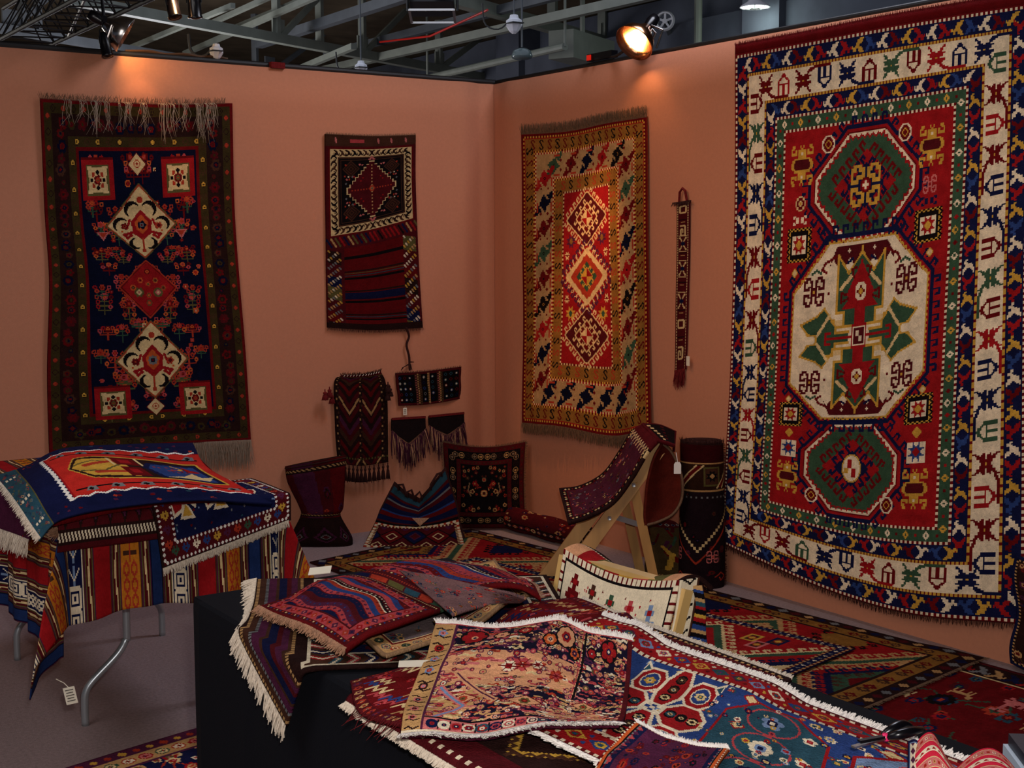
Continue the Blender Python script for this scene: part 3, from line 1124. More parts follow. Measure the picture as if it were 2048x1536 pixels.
def pat_beltband():
    p = Pat(16, 190, 'maroon')
    for y in range(2, 190, 3):
        p.rect(1, y, 2, y + 2, 'cream')
        p.rect(14, y, 15, y + 2, 'cream')
    for k, y in enumerate((10, 36, 52, 82, 118, 142, 172)):
        if k in (1, 6):
            p.line([(4, y - 6), (11, y - 6), (11, y + 6), (5, y + 6), (5, y - 2), (8, y - 2), (8, y + 3)], 'cream', 1.3)
        elif k in (2, 3, 4):
            p.line([(4, y - 7), (12, y + 7)], 'cream', 1.4)
            p.line([(12, y - 7), (4, y + 7)], 'cream', 1.4)
            p.poly(dia(8, y, 3, 4), 'navy')
            p.rect(3, y - 10, 13, y - 9, 'cream')
            p.rect(3, y + 9, 13, y + 10, 'cream')
        else:
            p.line([(4, y - 4), (12, y - 4), (12, y + 4), (4, y + 4)], 'cream', 1.2, True)
    for y in (25, 66, 100, 130, 158):
        p.rect(5, y, 11, y + 1, 'tan')
        p.rect(3, y - 3, 13, y - 2, 'black')
    return p.speckle(8, .05).deep(0.75)


def pat_stripe_bag():
    """blue and maroon stripes above, madder panel of diamonds below"""
    p = Pat(120, 150, 'maroon')
    y = 0
    for hh, c in ((12, 'teal'), (5, 'maroon'), (6, 'navy'), (3, 'grey'), (8, 'maroon'), (10, 'navy'), (3, 'blue'), (8, 'drd'), (11, 'navy'), (4, 'maroon'), (5, 'black')):
        p.rect(0, y, 120, y + hh, c)
        y += hh
    q = Pat(120, 150 - y, 'maroon')
    for x in range(0, 150, 30):
        q.poly(dia(x, q.h / 2, 16, 26), 'drd' if x % 60 else 'navy')
        q.line(dia(x, q.h / 2, 16, 26), 'black', 2, True)
        q.poly(dia(x, q.h / 2, 8, 13), 'maroon')
        q.line(dia(x, q.h / 2, 7, 11), 'cream' if x % 60 else 'plum', 1.6, True)
        q.poly(dia(x + 15, 2, 9, 14), 'plum')
        q.line(dia(x + 15, q.h, 11, 18), 'cream', 1.6, True)
    q.dash(0, 4, 'cream', 'brick', 8)
    q.dash(4, 3, 'maroon', 'cream', 5)
    for x, y2, t, k in q.ring(2, 9):
        q.poly(dia(x, y2, 3), 'ivory')
    p.a[y:] = q.a
    return p.speckle(9, .06).deep(0.62)


def pat_dark(w, h, seed, bg='dkb', pal=('maroon', 'drd', 'plum', 'navy', 'brown', 'tan'), n=50, border='maroon', rr=(2, 5), lines='brown'):
    p = Pat(w, h, bg)
    rng = random.Random(seed)
    p.floral(0, 0, w, h, n, list(pal), rng, rr, lines)
    if border:
        p.frame(0, 3, border)
        p.dash(3, 2, 'tan', 'black', 4)
    return p.speckle(seed, .07)


def pat_hourglass():
    p = Pat(140, 110, 'maroon')
    rng = random.Random(21)
    for k in range(5):
        p.poly([(k * 30 - 10, 0), (k * 30 + 8, 0), (k * 30 + 20, 110), (k * 30 + 2, 110)], ('drd', 'dkb', 'plum')[k % 3])
    p.floral(0, 12, 140, 60, 26, ['drd', 'plum', 'maroon', 'dkb', 'brick'], rng, (2, 5))
    for y in (6, 58):
        p.rect(0, y, 140, y + 6, 'dkb')
        for x in range(0, 140, 4):
            p.line([(x, y + 1), (x + 2, y + 4)], 'tan', 1.3)
    p.rect(0, 66, 140, 110, 'dkb')
    for x in range(0, 140, 17):
        p.line(dia(x + 6, 86, 6, 9), 'plum', 1.4, True)
        p.stamp(CROSS, x + 6, 86, {'X': 'grey', 'o': 'maroon'}, 1.1)
    return p.speckle(21, .07).deep(.5)


def pat_floor_main():
    """long rug of big hooked diamonds in a gold chain border"""
    p = Pat(170, 380, 'red')
    W, H = p.w, p.h
    cx = W / 2
    p.frame(0, 9, 'dkb')
    for x, y, q, k in p.ring(4.5, 8):
        p.poly(dia(x, y, 3.2), ('grey', 'maroon', 'tan', 'navy')[k % 4])
    p.frame(9, 9, 'ochre')
    for x, y, q, k in p.ring(13.5, 6):
        p.poly(dia(x, y, 3.6), ('brown', 'ochre', 'drd')[k % 3])
        p.disc(x, y, 1.1, 'ochre')
    p.frame(18, 2, 'dkb')
    n = 4
    step = (H - 40) / n
    for k in range(n + 1):
        cy = 20 + k * step
        for f, c in ((1.0, 'tan'), (.92, 'green'), (.80, 'tan'), (.74, 'red')):
            p.poly(dia(cx, cy, 66 * f, step * .52 * f), c)
        p.hooks(dia(cx, cy, 66, step * .52), 'tan', 7, 6, 1.8)
        p.hooks(dia(cx, cy, 50, step * .40), 'tan', 7, 6, 1.8, out=-1)
        p.hooks(dia(cx, cy, 30, step * .24), 'navy', 7, 5, 1.8)
        p.poly(dia(cx, cy, 30, step * .24), 'navy')
        p.poly(dia(cx, cy, 24, step * .19), ('ochre', 'green', 'orange')[k % 3])
        p.hooks(dia(cx, cy, 15, step * .12), 'brown', 6, 4, 1.6)
        p.poly(dia(cx, cy, 10, step * .08), 'drd')
        for s in (-1, 1):
            p.stamp(STAR8, cx + s * 48, cy + step * .5, {'X': 'navy', 'o': 'ochre'}, 1.5)
            p.poly(dia(cx + s * 58, cy + step * .5, 20, step * .16), 'ochre' if k % 2 else 'navy')
            p.hooks(dia(cx + s * 58, cy + step * .5, 20, step * .16), 'black', 6, 4, 1.6)
    q = Pat(W, H, 'dkb')
    q.a[:] = p.a
    p2 = Pat(W, H, 'red')
    p2.frame(0, 9, 'dkb')
    for x, y, t, k in p2.ring(4.5, 8):
        p2.poly(dia(x, y, 3.2), ('grey', 'maroon', 'tan', 'navy')[k % 4])
    p2.frame(9, 9, 'ochre')
    for x, y, t, k in p2.ring(13.5, 6):
        p2.poly(dia(x, y, 3.6), ('brown', 'ochre', 'drd')[k % 3])
        p2.disc(x, y, 1.1, 'ochre')
    p2.frame(18, 2, 'dkb')
    p2.a[20:H - 20, 20:W - 20] = q.a[20:H - 20, 20:W - 20]
    return p2.speckle(12, .06).deep(0.72)


def pat_floor_narrow():
    p = Pat(130, 330, 'red')
    W, H = p.w, p.h
    cx = W / 2
    for k in range(5):
        cy = 10 + k * 78
        p.poly(dia(cx, cy, 52, 40), 'cream')
        p.hooks(dia(cx, cy, 52, 40), 'cream', 7, 5, 1.7)
        p.poly(dia(cx, cy, 49, 37), 'green')
        p.poly(dia(cx, cy, 41, 31), 'red')
        p.poly(dia(cx, cy, 24, 18), 'navy')
        p.hooks(dia(cx, cy, 24, 18), 'navy', 6, 4, 1.6)
        p.poly(dia(cx, cy, 14, 10), 'gold' if k % 2 else 'cream')
        for s in (-1, 1):
            for dx, dy, c in ((40, 30, 'gold'), (44, 46, 'navy'), (30, 40, 'pink')):
                p.rect(cx + s * dx - 7, cy + dy - 5, cx + s * dx + 7, cy + dy + 5, c)
                p.rect(cx + s * dx - 5, cy + dy - 3, cx + s * dx + 5, cy + dy + 3, 'brown')
                p.stamp(CROSS, cx + s * dx, cy + dy, {'X': 'brick', 'o': 'gold'}, 1.1)
    p.frame(0, 8, 'navy')
    p.dash(0, 2, 'tan', 'maroon', 4)
    for x, y, q, k in p.ring(4.5, 6):
        p.disc(x, y, 1.1, ('grey', 'ivory')[k % 2])
    p.dash(7, 2, 'tan', 'maroon', 4)
    return p.speckle(13, .06).deep(0.8)


def pat_animal():
    p = Pat(150, 200, 'drd')
    rng = random.Random(31)
    p.floral(12, 12, 138, 188, 90, ['red', 'brick', 'green', 'navy', 'maroon', 'black', 'olive', 'teal'], rng, (2, 6), 'green')
    goat = ['X........', 'XX......X', '.XXXXXXXX', '.XXXXXXX.', '.X.X..X.X', '.X.X..X.X']
    for _ in range(26):
        p.stamp(goat, rng.uniform(15, 135), rng.uniform(15, 185), {'X': rng.choice(['pink', 'tan', 'cream', 'grey'])}, 1.3, rot=rng.choice((0, 1, 1, 3)), flip=rng.random() < .5)
    p.frame(0, 2, 'maroon')
    p.frame(2, 11, 'dkb')
    for x, y, q, k in p.ring(8, 8):
        p.stamp(BOOT, x, y, {'X': ('tan', 'navy', 'red', 'grey')[k % 4]}, 1.0, rot=q)
    p.frame(13, 1, 'cream')
    return p.speckle(14, .06).deep(0.85)


def pat_corner_floral():
    p = Pat(110, 150, 'navy')
    rng = random.Random(41)
    p.floral(0, 0, 110, 150, 150, ['cream', 'pink', 'red', 'tan', 'brick', 'ivory', 'olive'], rng, (2, 4.5), 'brick')
    p.frame(0, 9, 'plum')
    for x, y, q, k in p.ring(5, 8):
        p.poly(dia(x, y, 2.6), ('gold', 'brick')[k % 2])
    p.band(9, 11, 'tan', ROSETTE, [{'X': 'red', 'o': 'pink', 'm': 'navy'}, {'X': 'green', 'o': 'cream', 'm': 'red'}, {'X': 'brick', 'o': 'ivory', 'm': 'black'}], 10, 1.1)
    p.frame(20, 2, 'plum')
    return p.speckle(15, .06)


def pat_khorjin():
    """double saddle bag: two striped pile faces joined by a patched bridge"""
    p = Pat(260, 170, 'drd')
    rng = random.Random(51)

    def face(w, h, s):
        f = Pat(w, h, 'plum')
        cs = ['plum', 'red', 'blue', 'drd', 'navy', 'rose', 'plum', 'brick', 'navy', 'drd', 'blue', 'maroon']
        n = 15
        for k in range(n + 6):
            x = (k - 2) * w / n
            pts = [(x + 5 * math.sin(y / 13 + s), y) for y in range(0, h + 4, 3)]
            c = cs[(k * 5 + s) % len(cs)]
            f.line(pts, c, w / n + 1)
            if k in (3, 12):
                f.line(pts, 'ivory', 11)
                f.line(pts, 'black', 8)
                for (xx, yy) in pts[::2]:
                    f.poly(dia(xx, yy, 2.6), 'maroon')
                    f.poly(dia(xx, yy + 3, 1.5), 'ivory')
            elif k in (5, 9):
                f.line(pts, 'rose', 6)
                for (xx, yy) in pts[::3]:
                    f.poly(dia(xx, yy, 2.4), 'plum')
            else:
                for (xx, yy) in pts[::3]:
                    f.disc(xx, yy, 1.1, cs[(k + 4) % len(cs)])
        f.frame(0, 5, 'maroon')
        for x, y, q, k in f.ring(3, 6):
            f.disc(x, y, 1.2, ('cream', 'brick', 'blue')[k % 3])
        f.frame(5, 11, 'rose')
        for x, y, q, k in f.ring(10.5, 10):
            f.poly(dia(x, y, 4.5), ('red', 'plum', 'brick')[k % 3])
            f.disc(x, y, 1.3, ('pink', 'navy')[k % 2])
        f.frame(16, 2, 'maroon')
        return f
    a, b = face(112, 160, 0), face(112, 160, 3)
    p.a[5:165, 4:116] = a.a
    p.a[5:165, 144:256] = b.a
    p.rect(116, 0, 144, 170, 'maroon')
    for k in range(6):
        y = k * 28
        c = ('navy', 'brick', 'olive', 'teal', 'brick', 'green')[k]
        p.poly([(124, y + 8), (136, y), (136, y + 26), (124, y + 32)], c)
    for y in range(0, 170, 4):
        p.disc(120, y, 1.0, 'cream')
        p.disc(140, y, 1.0, 'brick')
    return p.speckle(16, .06).deep(0.82)


def pat_greyflower():
    p = Pat(190, 120, 'grey')
    rng = random.Random(61)
    p.a[:] = lin((108, 92, 92))
    p.floral(0, 0, 190, 120, 150, ['brick', 'teal', 'tan', 'rose', 'grey', 'navy', 'olive', 'drd'], rng, (1.8, 4), 'teal')
    p.frame(0, 3, 'clay')
    p.band(3, 12, 'tan', ROSETTE, [{'X': 'dkb', 'o': 'green', 'm': 'cream'}, {'X': 'brick', 'o': 'cream', 'm': 'dkb'}, {'X': 'teal', 'o': 'tan', 'm': 'red'}], 11, 1.15)
    p.frame(15, 2, 'drd')
    p.frame(17, 1, 'cream')
    return p.speckle(17, .08)


def pat_zigred():
    p = Pat(170, 190, 'drd')
    rng = random.Random(71)
    for k in range(90):
        x, y = rng.uniform(10, 160), rng.uniform(10, 180)
        s = rng.uniform(5, 9)
        c = rng.choice(['cream', 'plum', 'blue', 'tan', 'rose', 'navy', 'cream', 'brick'])
        p.line([(x - s, y - s), (x, y - s), (x - s * .4, y), (x + s * .6, y), (x, y + s), (x + s, y + s)], c, 2.3)
    p.floral(0, 0, 170, 190, 90, ['maroon', 'red', 'plum', 'brick', 'navy', 'rose'], rng, (1.6, 4))
    p.frame(0, 8, 'maroon')
    for x, y, q, k in p.ring(4, 9):
        p.blossom(x, y, 3, rng, ['brick', 'plum', 'drd', 'tan'])
    return p.speckle(18, .08)


def pat_pinkfloral():
    """patchwork-like piece of many blossoms on dark ground"""
    p = Pat(300, 230, 'navy')
    p.a[:] = lin((24, 20, 40))
    rng = random.Random(81)
    lt = ['peach', 'pink', 'rose', 'ivory', 'red', 'tan', 'brick', 'peach', 'pink', 'peach']
    p.rect(0, 64, 212, 124, 'peach')
    p.poly([(0, 205), (0, 124), (100, 138), (58, 205)], 'tan')
    p.rect(172, 160, 272, 205, 'peach')
    # leafy sprays running across
    for _ in range(900):
        x, y = rng.uniform(-6, 300), rng.uniform(0, 220)
        if 64 < y < 122 and x < 206 and rng.random() < .6:
            continue
        L = rng.uniform(7, 20)
        c = rng.choice(['pink', 'rose', 'ivory', 'peach', 'plum', 'tan', 'brick', 'peach', 'rose', 'cream'])
        w = rng.uniform(-3, 3)
        p.line([(x, y), (x + L * .35, y + w), (x + L * .7, y - w * .6), (x + L, y + w * .4)], c, rng.uniform(2.0, 4.2))
        if rng.random() < .6:
            p.line([(x + 1, y + .6), (x + L * .6, y + .4)], rng.choice(['navy', 'plum', 'black', 'drd']), 1.1)
    for _ in range(330):
        x, y = rng.uniform(0, 300), rng.uniform(0, 220)
        r = rng.uniform(2, 5.2)
        if 64 < y < 122 and x < 206:
            r *= .75
        p.disc(x, y, r + .9, 'plum')
        p.blossom(x, y, r, rng, lt + ['olive', 'pink', 'rose'])
    for x, y, r in ((50, 27, 15), (84, 30, 9), (112, 22, 9), (150, 38, 10), (176, 26, 17), (196, 46, 9), (258, 24, 14), (228, 34, 7)):
        p.disc(x, y, r + 2, 'black')
        p.blossom(x, y, r, rng, ['peach', 'red', 'tan', 'orange'])
        p.blossom(x, y, r * .55, rng, ['red', 'ivory', 'navy', 'peach'])
    for x, y, r in ((120, 84, 11), (104, 88, 9), (172, 96, 12), (140, 82, 7)):
        p.blossom(x, y, r, rng, ['ivory', 'red', 'brick', 'rose'])
        for k in range(6):
            t = k * 1.05
            p.line([(x, y), (x + r * 1.4 * math.cos(t), y + r * 1.0 * math.sin(t))], 'drd', 1.2)
    for x, y, r in ((140, 160, 13), (66, 152, 10), (228, 140, 11)):
        p.poly(dia(x, y, r * 1.8, r), 'peach')
        p.line(dia(x, y, r * 1.8, r), 'drd', 1.6, True)
        p.blossom(x, y, r * .6, rng, ['drd', 'brick', 'olive'])
    p.line([(214, 0), (213, 60), (208, 128)], 'black', 4)
    p.line([(209, 0), (208, 60), (204, 126)], 'rose', 1.6)
    p.line([(34, 128), (70, 168), (38, 200)], 'pink', 8)
    p.line([(34, 128), (70, 168), (38, 200)], 'sky', 3)
    p.line([(48, 106), (104, 160)], 'peach', 8)
    p.line([(48, 106), (104, 160)], 'plum', 2)
    p.line([(220, 150), (290, 128)], 'tan', 5)
    for k in range(9):
        p.line([(222 + k * 8, 151 - k * 2.6), (225 + k * 8, 146 - k * 2.6)], 'black', 1.3)
    # left guard and near border
    p.rect(0, 0, 24, 230, 'tan')
    p.rect(24, 0, 27, 230, 'plum')
    for k, y in enumerate(range(8, 226, 13)):
        p.line([(4, y + 6), (9, y + 4), (14, y + 8), (21, y + 5)], 'dkb', 2)
        if k % 2:
            p.blossom(12, y, 6, rng, ['dkb', 'brick', 'sky', 'red', 'pink'])
    p.rect(27, 200, 290, 203, 'black')
    p.rect(27, 203, 294, 225, 'pink')
    for k, x in enumerate(range(38, 290, 15)):
        p.disc(x, 214, 8, ('navy', 'ivory', 'rose', 'ivory', 'teal')[k % 5], 8)
        p.blossom(x, 214, 6, rng, ['rose', 'ivory', 'red', 'navy', 'plum'])
        p.line([(x + 7, 206), (x + 8, 222)], 'black', 1.4)
    p.rect(0, 225, 300, 230, 'ivory')
    p.rect(292, 0, 300, 230, 'maroon')
    p.rect(0, 0, 300, 3, 'rose')
    return p.speckle(19, .08)


def pat_blue_runner():
    p = Pat(190, 400, 'blue')
    rng = random.Random(91)
    W, H = p.w, p.h
    cx = W / 2
    p.frame(0, 4, 'maroon')
    p.dash(3, 3, 'ivory', 'drd', 6)
    p.frame(6, 24, 'red')
    for x, y, q, k in p.ring(18, 19):
        p.poly(dia(x, y, 9 if q in (0, 2) else 7, 7 if q in (0, 2) else 9), ('blue', 'gold', 'teal', 'plum', 'sky', 'ivory')[k % 6])
        p.blossom(x, y, 4.2, rng, ['red', 'blue', 'gold', 'green', 'rose'])
        for e in (-1, 1):
            d = (1, 0) if q in (0, 2) else (0, 1)
            p.disc(x + d[0] * 9.5 + d[1] * 6 * e, y + d[1] * 9.5 + d[0] * 6 * e, 1.8, rng.choice(['ivory', 'blue', 'drd', 'gold']))
    p.dash(30, 4, 'ivory', 'drd', 6)
    p.floral(36, 36, W - 36, H - 36, 190, ['cream', 'sky', 'red', 'teal', 'rose', 'gold', 'ivory'], rng, (1.6, 3.6))

    def petalcross(cy):
        for dx, dy, rx, ry in ((0, -24, 17, 15), (0, 24, 17, 15), (-34, 0, 26, 9), (34, 0, 26, 9)):
            p.poly(octa(cx + dx, cy + dy, rx + 3, ry + 3, .35, .45), 'ivory')
            p.poly(octa(cx + dx, cy + dy, rx, ry, .35, .45), 'red')
            for k in (-1, 0, 1):
                x, y = (cx + dx, cy + dy + k * 9) if abs(dy) else (cx + dx + k * 14, cy)
                p.disc(x, y, 6, 'black', 4.4)
                p.blossom(x, y, 3.9, rng, ['teal', 'black', 'cream', 'brown'])
        for sx in (-1, 1):
            for sy in (-1, 1):
                x, y = cx + sx * 36, cy + sy * 23
                p.poly(octa(x, y, 18, 12.5, .5, .5), 'ivory')
                p.poly(octa(x, y, 15.5, 10.7, .5, .5), 'red')
                p.disc(x, y, 11.5, 'ivory', 7.8)
                p.disc(x, y, 10, 'blue', 6.6)
                p.blossom(x, y, 5, rng, ['gold', 'teal', 'cream'])
                p.poly([(x + sx * 8, y + sy * 13), (x + sx * 24, y + sy * 15), (x + sx * 15, y + sy * 5)], 'ivory')
                p.poly([(x + sx * 10, y + sy * 12.5), (x + sx * 20, y + sy * 13.5), (x + sx * 15, y + sy * 8)], ('peach', 'teal')[sx > 0])
        p.stamp(['X.X', '.X.', 'X.X'], cx, cy, {'X': 'ivory'}, 4)

    petalcross(121)
    for cy, c in ((208, 'teal'), (300, 'sky')):
        p.poly(octa(cx, cy, 56, 40, .6, .4), 'red')
        p.poly(octa(cx, cy, 54, 38, .6, .4), c)
        for sx in (-1, 0, 1):
            p.disc(cx + sx * 36, cy, 17, 'teal', 20)
            p.line([(cx + sx * 36 + 17 * math.cos(t / 5), cy + 20 * math.sin(t / 5)) for t in range(32)], 'rose', 1.5)
            p.blossom(cx + sx * 36, cy, 9, rng, ['ivory', 'sky', 'navy'])
            p.poly(dia(cx + sx * 36 + 18, cy - 24, 6, 8), 'red')
            p.poly(dia(cx + sx * 36 + 18, cy - 24, 4, 6), 'cream')
            p.blossom(cx + sx * 30, cy + 28, 5, rng, ['red', 'ivory', 'rose'])
    p.floral(38, 150, W - 38, H - 38, 150, ['cream', 'sky', 'red', 'rose', 'gold', 'ivory', 'navy', 'teal'], rng, (1.6, 3.8))
    return p.speckle(20, .08)


def pat_diamond_dark():
    p = Pat(110, 260, 'dkb')
    rng = random.Random(95)
    p.frame(0, 3, 'maroon')
    p.dash(3, 2, 'ivory', 'maroon', 5)
    p.frame(5, 8, 'maroon')
    for k in range(-1, 3):
        cy = 74 + k * 92
        p.poly(dia(55, cy, 40, 42), 'gold')
        p.zig(dia(55, cy, 40, 42), 'brown', 1.6, 5, 2)
        p.poly(dia(55, cy, 35, 37), 'dkb')
        p.poly(dia(55, cy, 24, 26), 'olive')
        p.poly(dia(55, cy, 20, 21), 'drd')
        p.poly(dia(55, cy, 10, 11), 'black')
        for sx in (-1, 1):
            p.stamp(HOOKX, 55 + sx * 32, cy + 46, {'X': 'tan', 'o': 'gold'}, 1.3)
            p.disc(55 + sx * 20, cy + 46, 3, 'maroon')
    p.floral(14, 10, 96, 250, 24, ['drd', 'maroon', 'brown', 'tan'], rng, (1.2, 2.2))
    return p.speckle(22, .07)


def pat_purple():
    p = Pat(140, 90, 'plum')
    rng = random.Random(97)
    p.floral(24, 0, 116, 90, 80, ['red', 'drd', 'navy', 'black', 'brick', 'maroon', 'plum'], rng, (2.4, 6))
    for s in (0, 1):
        x0 = 0 if s == 0 else 122
        p.rect(x0, 0, x0 + 18, 90, 'navy')
        for y in range(0, 90, 7):
            p.poly(dia(x0 + 10, y, 6, 3), 'rose' if y % 14 else 'plum')
            p.disc(x0 + 10, y + 3, 1.4, 'drd')
        xe = 0 if s == 0 else 133
        p.rect(xe, 0, xe + 6, 90, 'orange')
        p.rect(xe + (6 if s == 0 else -2), 0, xe + (8 if s == 0 else 0), 90, 'black')
        xd = 9 if s == 0 else 130
        for y in range(0, 90, 4):
            p.disc(xd, y, .9, 'grey')
    p.dash(0, 2, 'ivory', 'drd', 4)
    return p.speckle(23, .07)


def pat_striped_end():
    """brown-purple striped flatweave end followed by a pile border and dark field"""
    p = Pat(200, 170, 'navy')
    rng = random.Random(99)
    x = 0
    for wd, c in ((2, 'dkb'), (2, 'tan'), (4, 'brown'), (2, 'grey'), (5, 'plum'), (2, 'brown'), (5, 'navy'), (3, 'maroon'), (4, 'plum'), (2, 'brown'), (2, 'tan'), (4, 'dkb')):
        p.rect(x, 0, x + wd, 170, c)
        if c in ('tan', 'grey'):
            for y in range(0, 170, 3):
                p.rect(x, y, x + wd, y + 1, 'dkb')
        x += wd
    q = Pat(200 - x, 170, 'navy')
    q.frame(0, 3, 'dkb')
    q.frame(3, 18, 'brown')
    for xx, yy, t, k in q.ring(12, 10):
        d = (1, 0) if t in (0, 2) else (0, 1)
        n_ = (0, 1) if t in (0, 2) else (1, 0)
        q.line([(xx - n_[0] * 7, yy - n_[1] * 7), (xx + d[0] * 4, yy + d[1] * 4), (xx + n_[0] * 7, yy + n_[1] * 7)], ('navy', 'rose', 'teal', 'red')[k % 4], 4.6)
        q.line([(xx - n_[0] * 7, yy - n_[1] * 7), (xx + d[0] * 4, yy + d[1] * 4), (xx + n_[0] * 7, yy + n_[1] * 7)], 'ivory', 1.5)
    q.frame(3, 2, 'ivory')
    q.frame(20, 2, 'ivory')
    q.floral(24, 24, q.w - 24, 146, 60, ['maroon', 'drd', 'plum', 'rose', 'navy', 'brown'], rng, (2, 4.4))
    p.a[:, x:] = q.a
    return p.speckle(24, .07).deep(0.7)


def pat_tablecloth():
    """warp-faced stripes running along v"""
    p = Pat(400, 230, 'maroon')
    rng = random.Random(101)
    x = -74
    k = 0

    def lines(x):
        for wd, c in ((1, 'brown'), (1, 'plum'), (1, 'olive'), (2, 'maroon'), (2, 'cream'), (1, 'maroon'), (1, 'olive'), (1, 'plum')):
            if c == 'cream':
                p.rect(x, 0, x + wd, 230, 'maroon')
                p.line([(x + .8 + .8 * math.sin(y / 5), y) for y in range(0, 232, 2)], 'cream', 1.4)
            else:
                p.rect(x, 0, x + wd, 230, c)
            x += wd
        return x
    while x < 402:
        w = 14
        p.rect(x, 0, x + w, 230, 'navy')
        for y in range(4, 230, 9):
            t = (y // 36) % 3
            if t == 0:
                for r in (5, 2):
                    p.line([(x + 7 - r, y - r * .8), (x + 7 + r, y - r * .8), (x + 7 + r, y + r * .8), (x + 7 - r, y + r * .8)], 'ivory', .9, True)
            elif t == 1:
                p.line(dia(x + 7, y, 5, 4.5), 'ivory', 1.2, True)
                p.line([(x + 2, y - 4), (x + 12, y + 4)], 'ivory', 1)
                p.line([(x + 12, y - 4), (x + 2, y + 4)], 'ivory', 1)
            else:
                p.line([(x + 7, y - 4), (x + 7, y + 4)], 'sky', 1.2)
                p.line([(x + 2, y - 3), (x + 7, y + 2), (x + 12, y - 3)], 'ivory', 1.2)
        p.rect(x - 1, 0, x, 230, 'ivory')
        p.rect(x + w, 0, x + w + 1, 230, 'ivory')
        x += w + 1
        x = lines(x)
        p.rect(x, 0, x + 15, 230, 'red')
        x += 15
        x = lines(x)
        w = 15
        p.rect(x, 0, x + w, 230, 'gold')
        p.a[:, max(0, int(x)):int(x) + w] = lin((196, 118, 34))
        for y in range(3, 230, 7):
            if (y // 42) % 2:
                p.line(dia(x + 4.5, y, 2.6, 3), 'brick', 1, True)
                p.line(dia(x + 10.5, y, 2.6, 3), 'brick', 1, True)
            else:
                p.line([(x + 2, y), (x + 13, y)], 'brown', 1)
                p.line([(x + 7.5, y - 3), (x + 7.5, y + 3)], 'brick', 1)
        x += w
        x = lines(x)
        p.rect(x, 0, x + 12, 230, 'navy')
        p.rect(x + 1, 0, x + 11, 230, 'blue')
        p.a[:, max(0, int(x)):int(x) + 12] *= .6
        x += 12
        x = lines(x)
        k += 1
    return p.speckle(25, .05)


def pat_prayer():
    """blue-bordered kilim with teal end panel, white zigzag and red field"""
    p = Pat(200, 130, 'navy')
    rng = random.Random(111)
    p.rect(0, 0, 34, 130, 'teal')
    for _ in range(90):
        x, y = rng.uniform(3, 32), rng.uniform(3, 127)
        p.stamp(CROSS, x, y, {'X': rng.choice(['brick', 'navy', 'olive', 'tan', 'plum', 'green', 'grey'])}, rng.uniform(.6, 1.1))
    for y in (20, 66, 108):
        for k in range(3):
            p.rect(8 + k * 7, y, 12 + k * 7, y + 4, ('ivory', 'gold', 'ivory')[y % 3])
    p.line([(34, 0), (34, 130)], 'olive', 1.5)
    p.a[:, 35:70] *= 1.0
    for _ in range(40):
        x, y = rng.uniform(38, 196), rng.choice((rng.uniform(3, 18), rng.uniform(104, 127)))
        p.disc(x, y, 1.6, rng.choice(['drd', 'brick', 'plum', 'teal']))
    p.rect(70, 24, 200, 104, 'brick')
    p.rect(70, 22, 200, 106, 'red')
    p.a[24:104, 72:200] = lin((196, 44, 36))
    p.zig([(68, 20), (196, 20)], 'white', 2, 14, 3.5, False)
    p.zig([(196, 107), (68, 107)], 'white', 2, 14, 3.5, False)
    p.zig([(66, 107), (66, 20)], 'white', 3, 5, 2.5, False)
    p.line([(76, 34), (196, 34)], 'black', 1.3)
    p.line([(76, 95), (196, 95)], 'black', 1.3)
    for x in range(88, 196, 20):
        for y in (31, 97):
            p.poly([(x - 4, y + 2), (x, y - 4), (x + 6, y - 3), (x + 6, y + 3)], 'grey')
            p.disc(x + 1, y, 1.6, 'black')
    inner = [(84, 64), (98, 46), (116, 42), (192, 42), (192, 86), (116, 86), (98, 82)]
    p.poly(inner, 'dkb')
    p.poly([(88, 64), (100, 49), (132, 45), (132, 83), (100, 79)], 'gold')
    p.line([(92, 60), (112, 52), (130, 58), (112, 72), (94, 70)], 'olive', 1.5)
    p.line([(100, 62), (128, 52)], 'brick', 4)
    p.line([(104, 74), (128, 74)], 'brick', 3)
    p.rect(126, 44, 142, 60, 'drd')
    p.rect(130, 48, 138, 56, 'red')
    p.rect(126, 64, 140, 82, 'drd')
    p.rect(130, 68, 136, 76, 'red')
    p.line([(124, 46), (124, 60)], 'cream', 2)
    p.line([(144, 44), (144, 60)], 'cream', 2)
    p.poly([(142, 62), (150, 50), (190, 45), (190, 84), (146, 84)], 'navy')
    p.poly([(146, 64), (152, 53), (187, 48), (187, 82), (150, 82)], 'blue')
    p.poly([(150, 82), (166, 76), (178, 64), (180, 72), (190, 70), (182, 80)], 'cream')
    p.poly([(176, 50), (188, 60), (176, 62)], 'red')
    p.line([(168, 52), (174, 56), (170, 60)], 'gold', 1.6)
    for _ in range(22):
        x, y = rng.uniform(150, 184), rng.uniform(54, 68)
        p.disc(x, y, 1.1, rng.choice(['drd', 'brick']))
    p.line(inner, 'gold', 1.2, True)
    return p.speckle(26, .05)


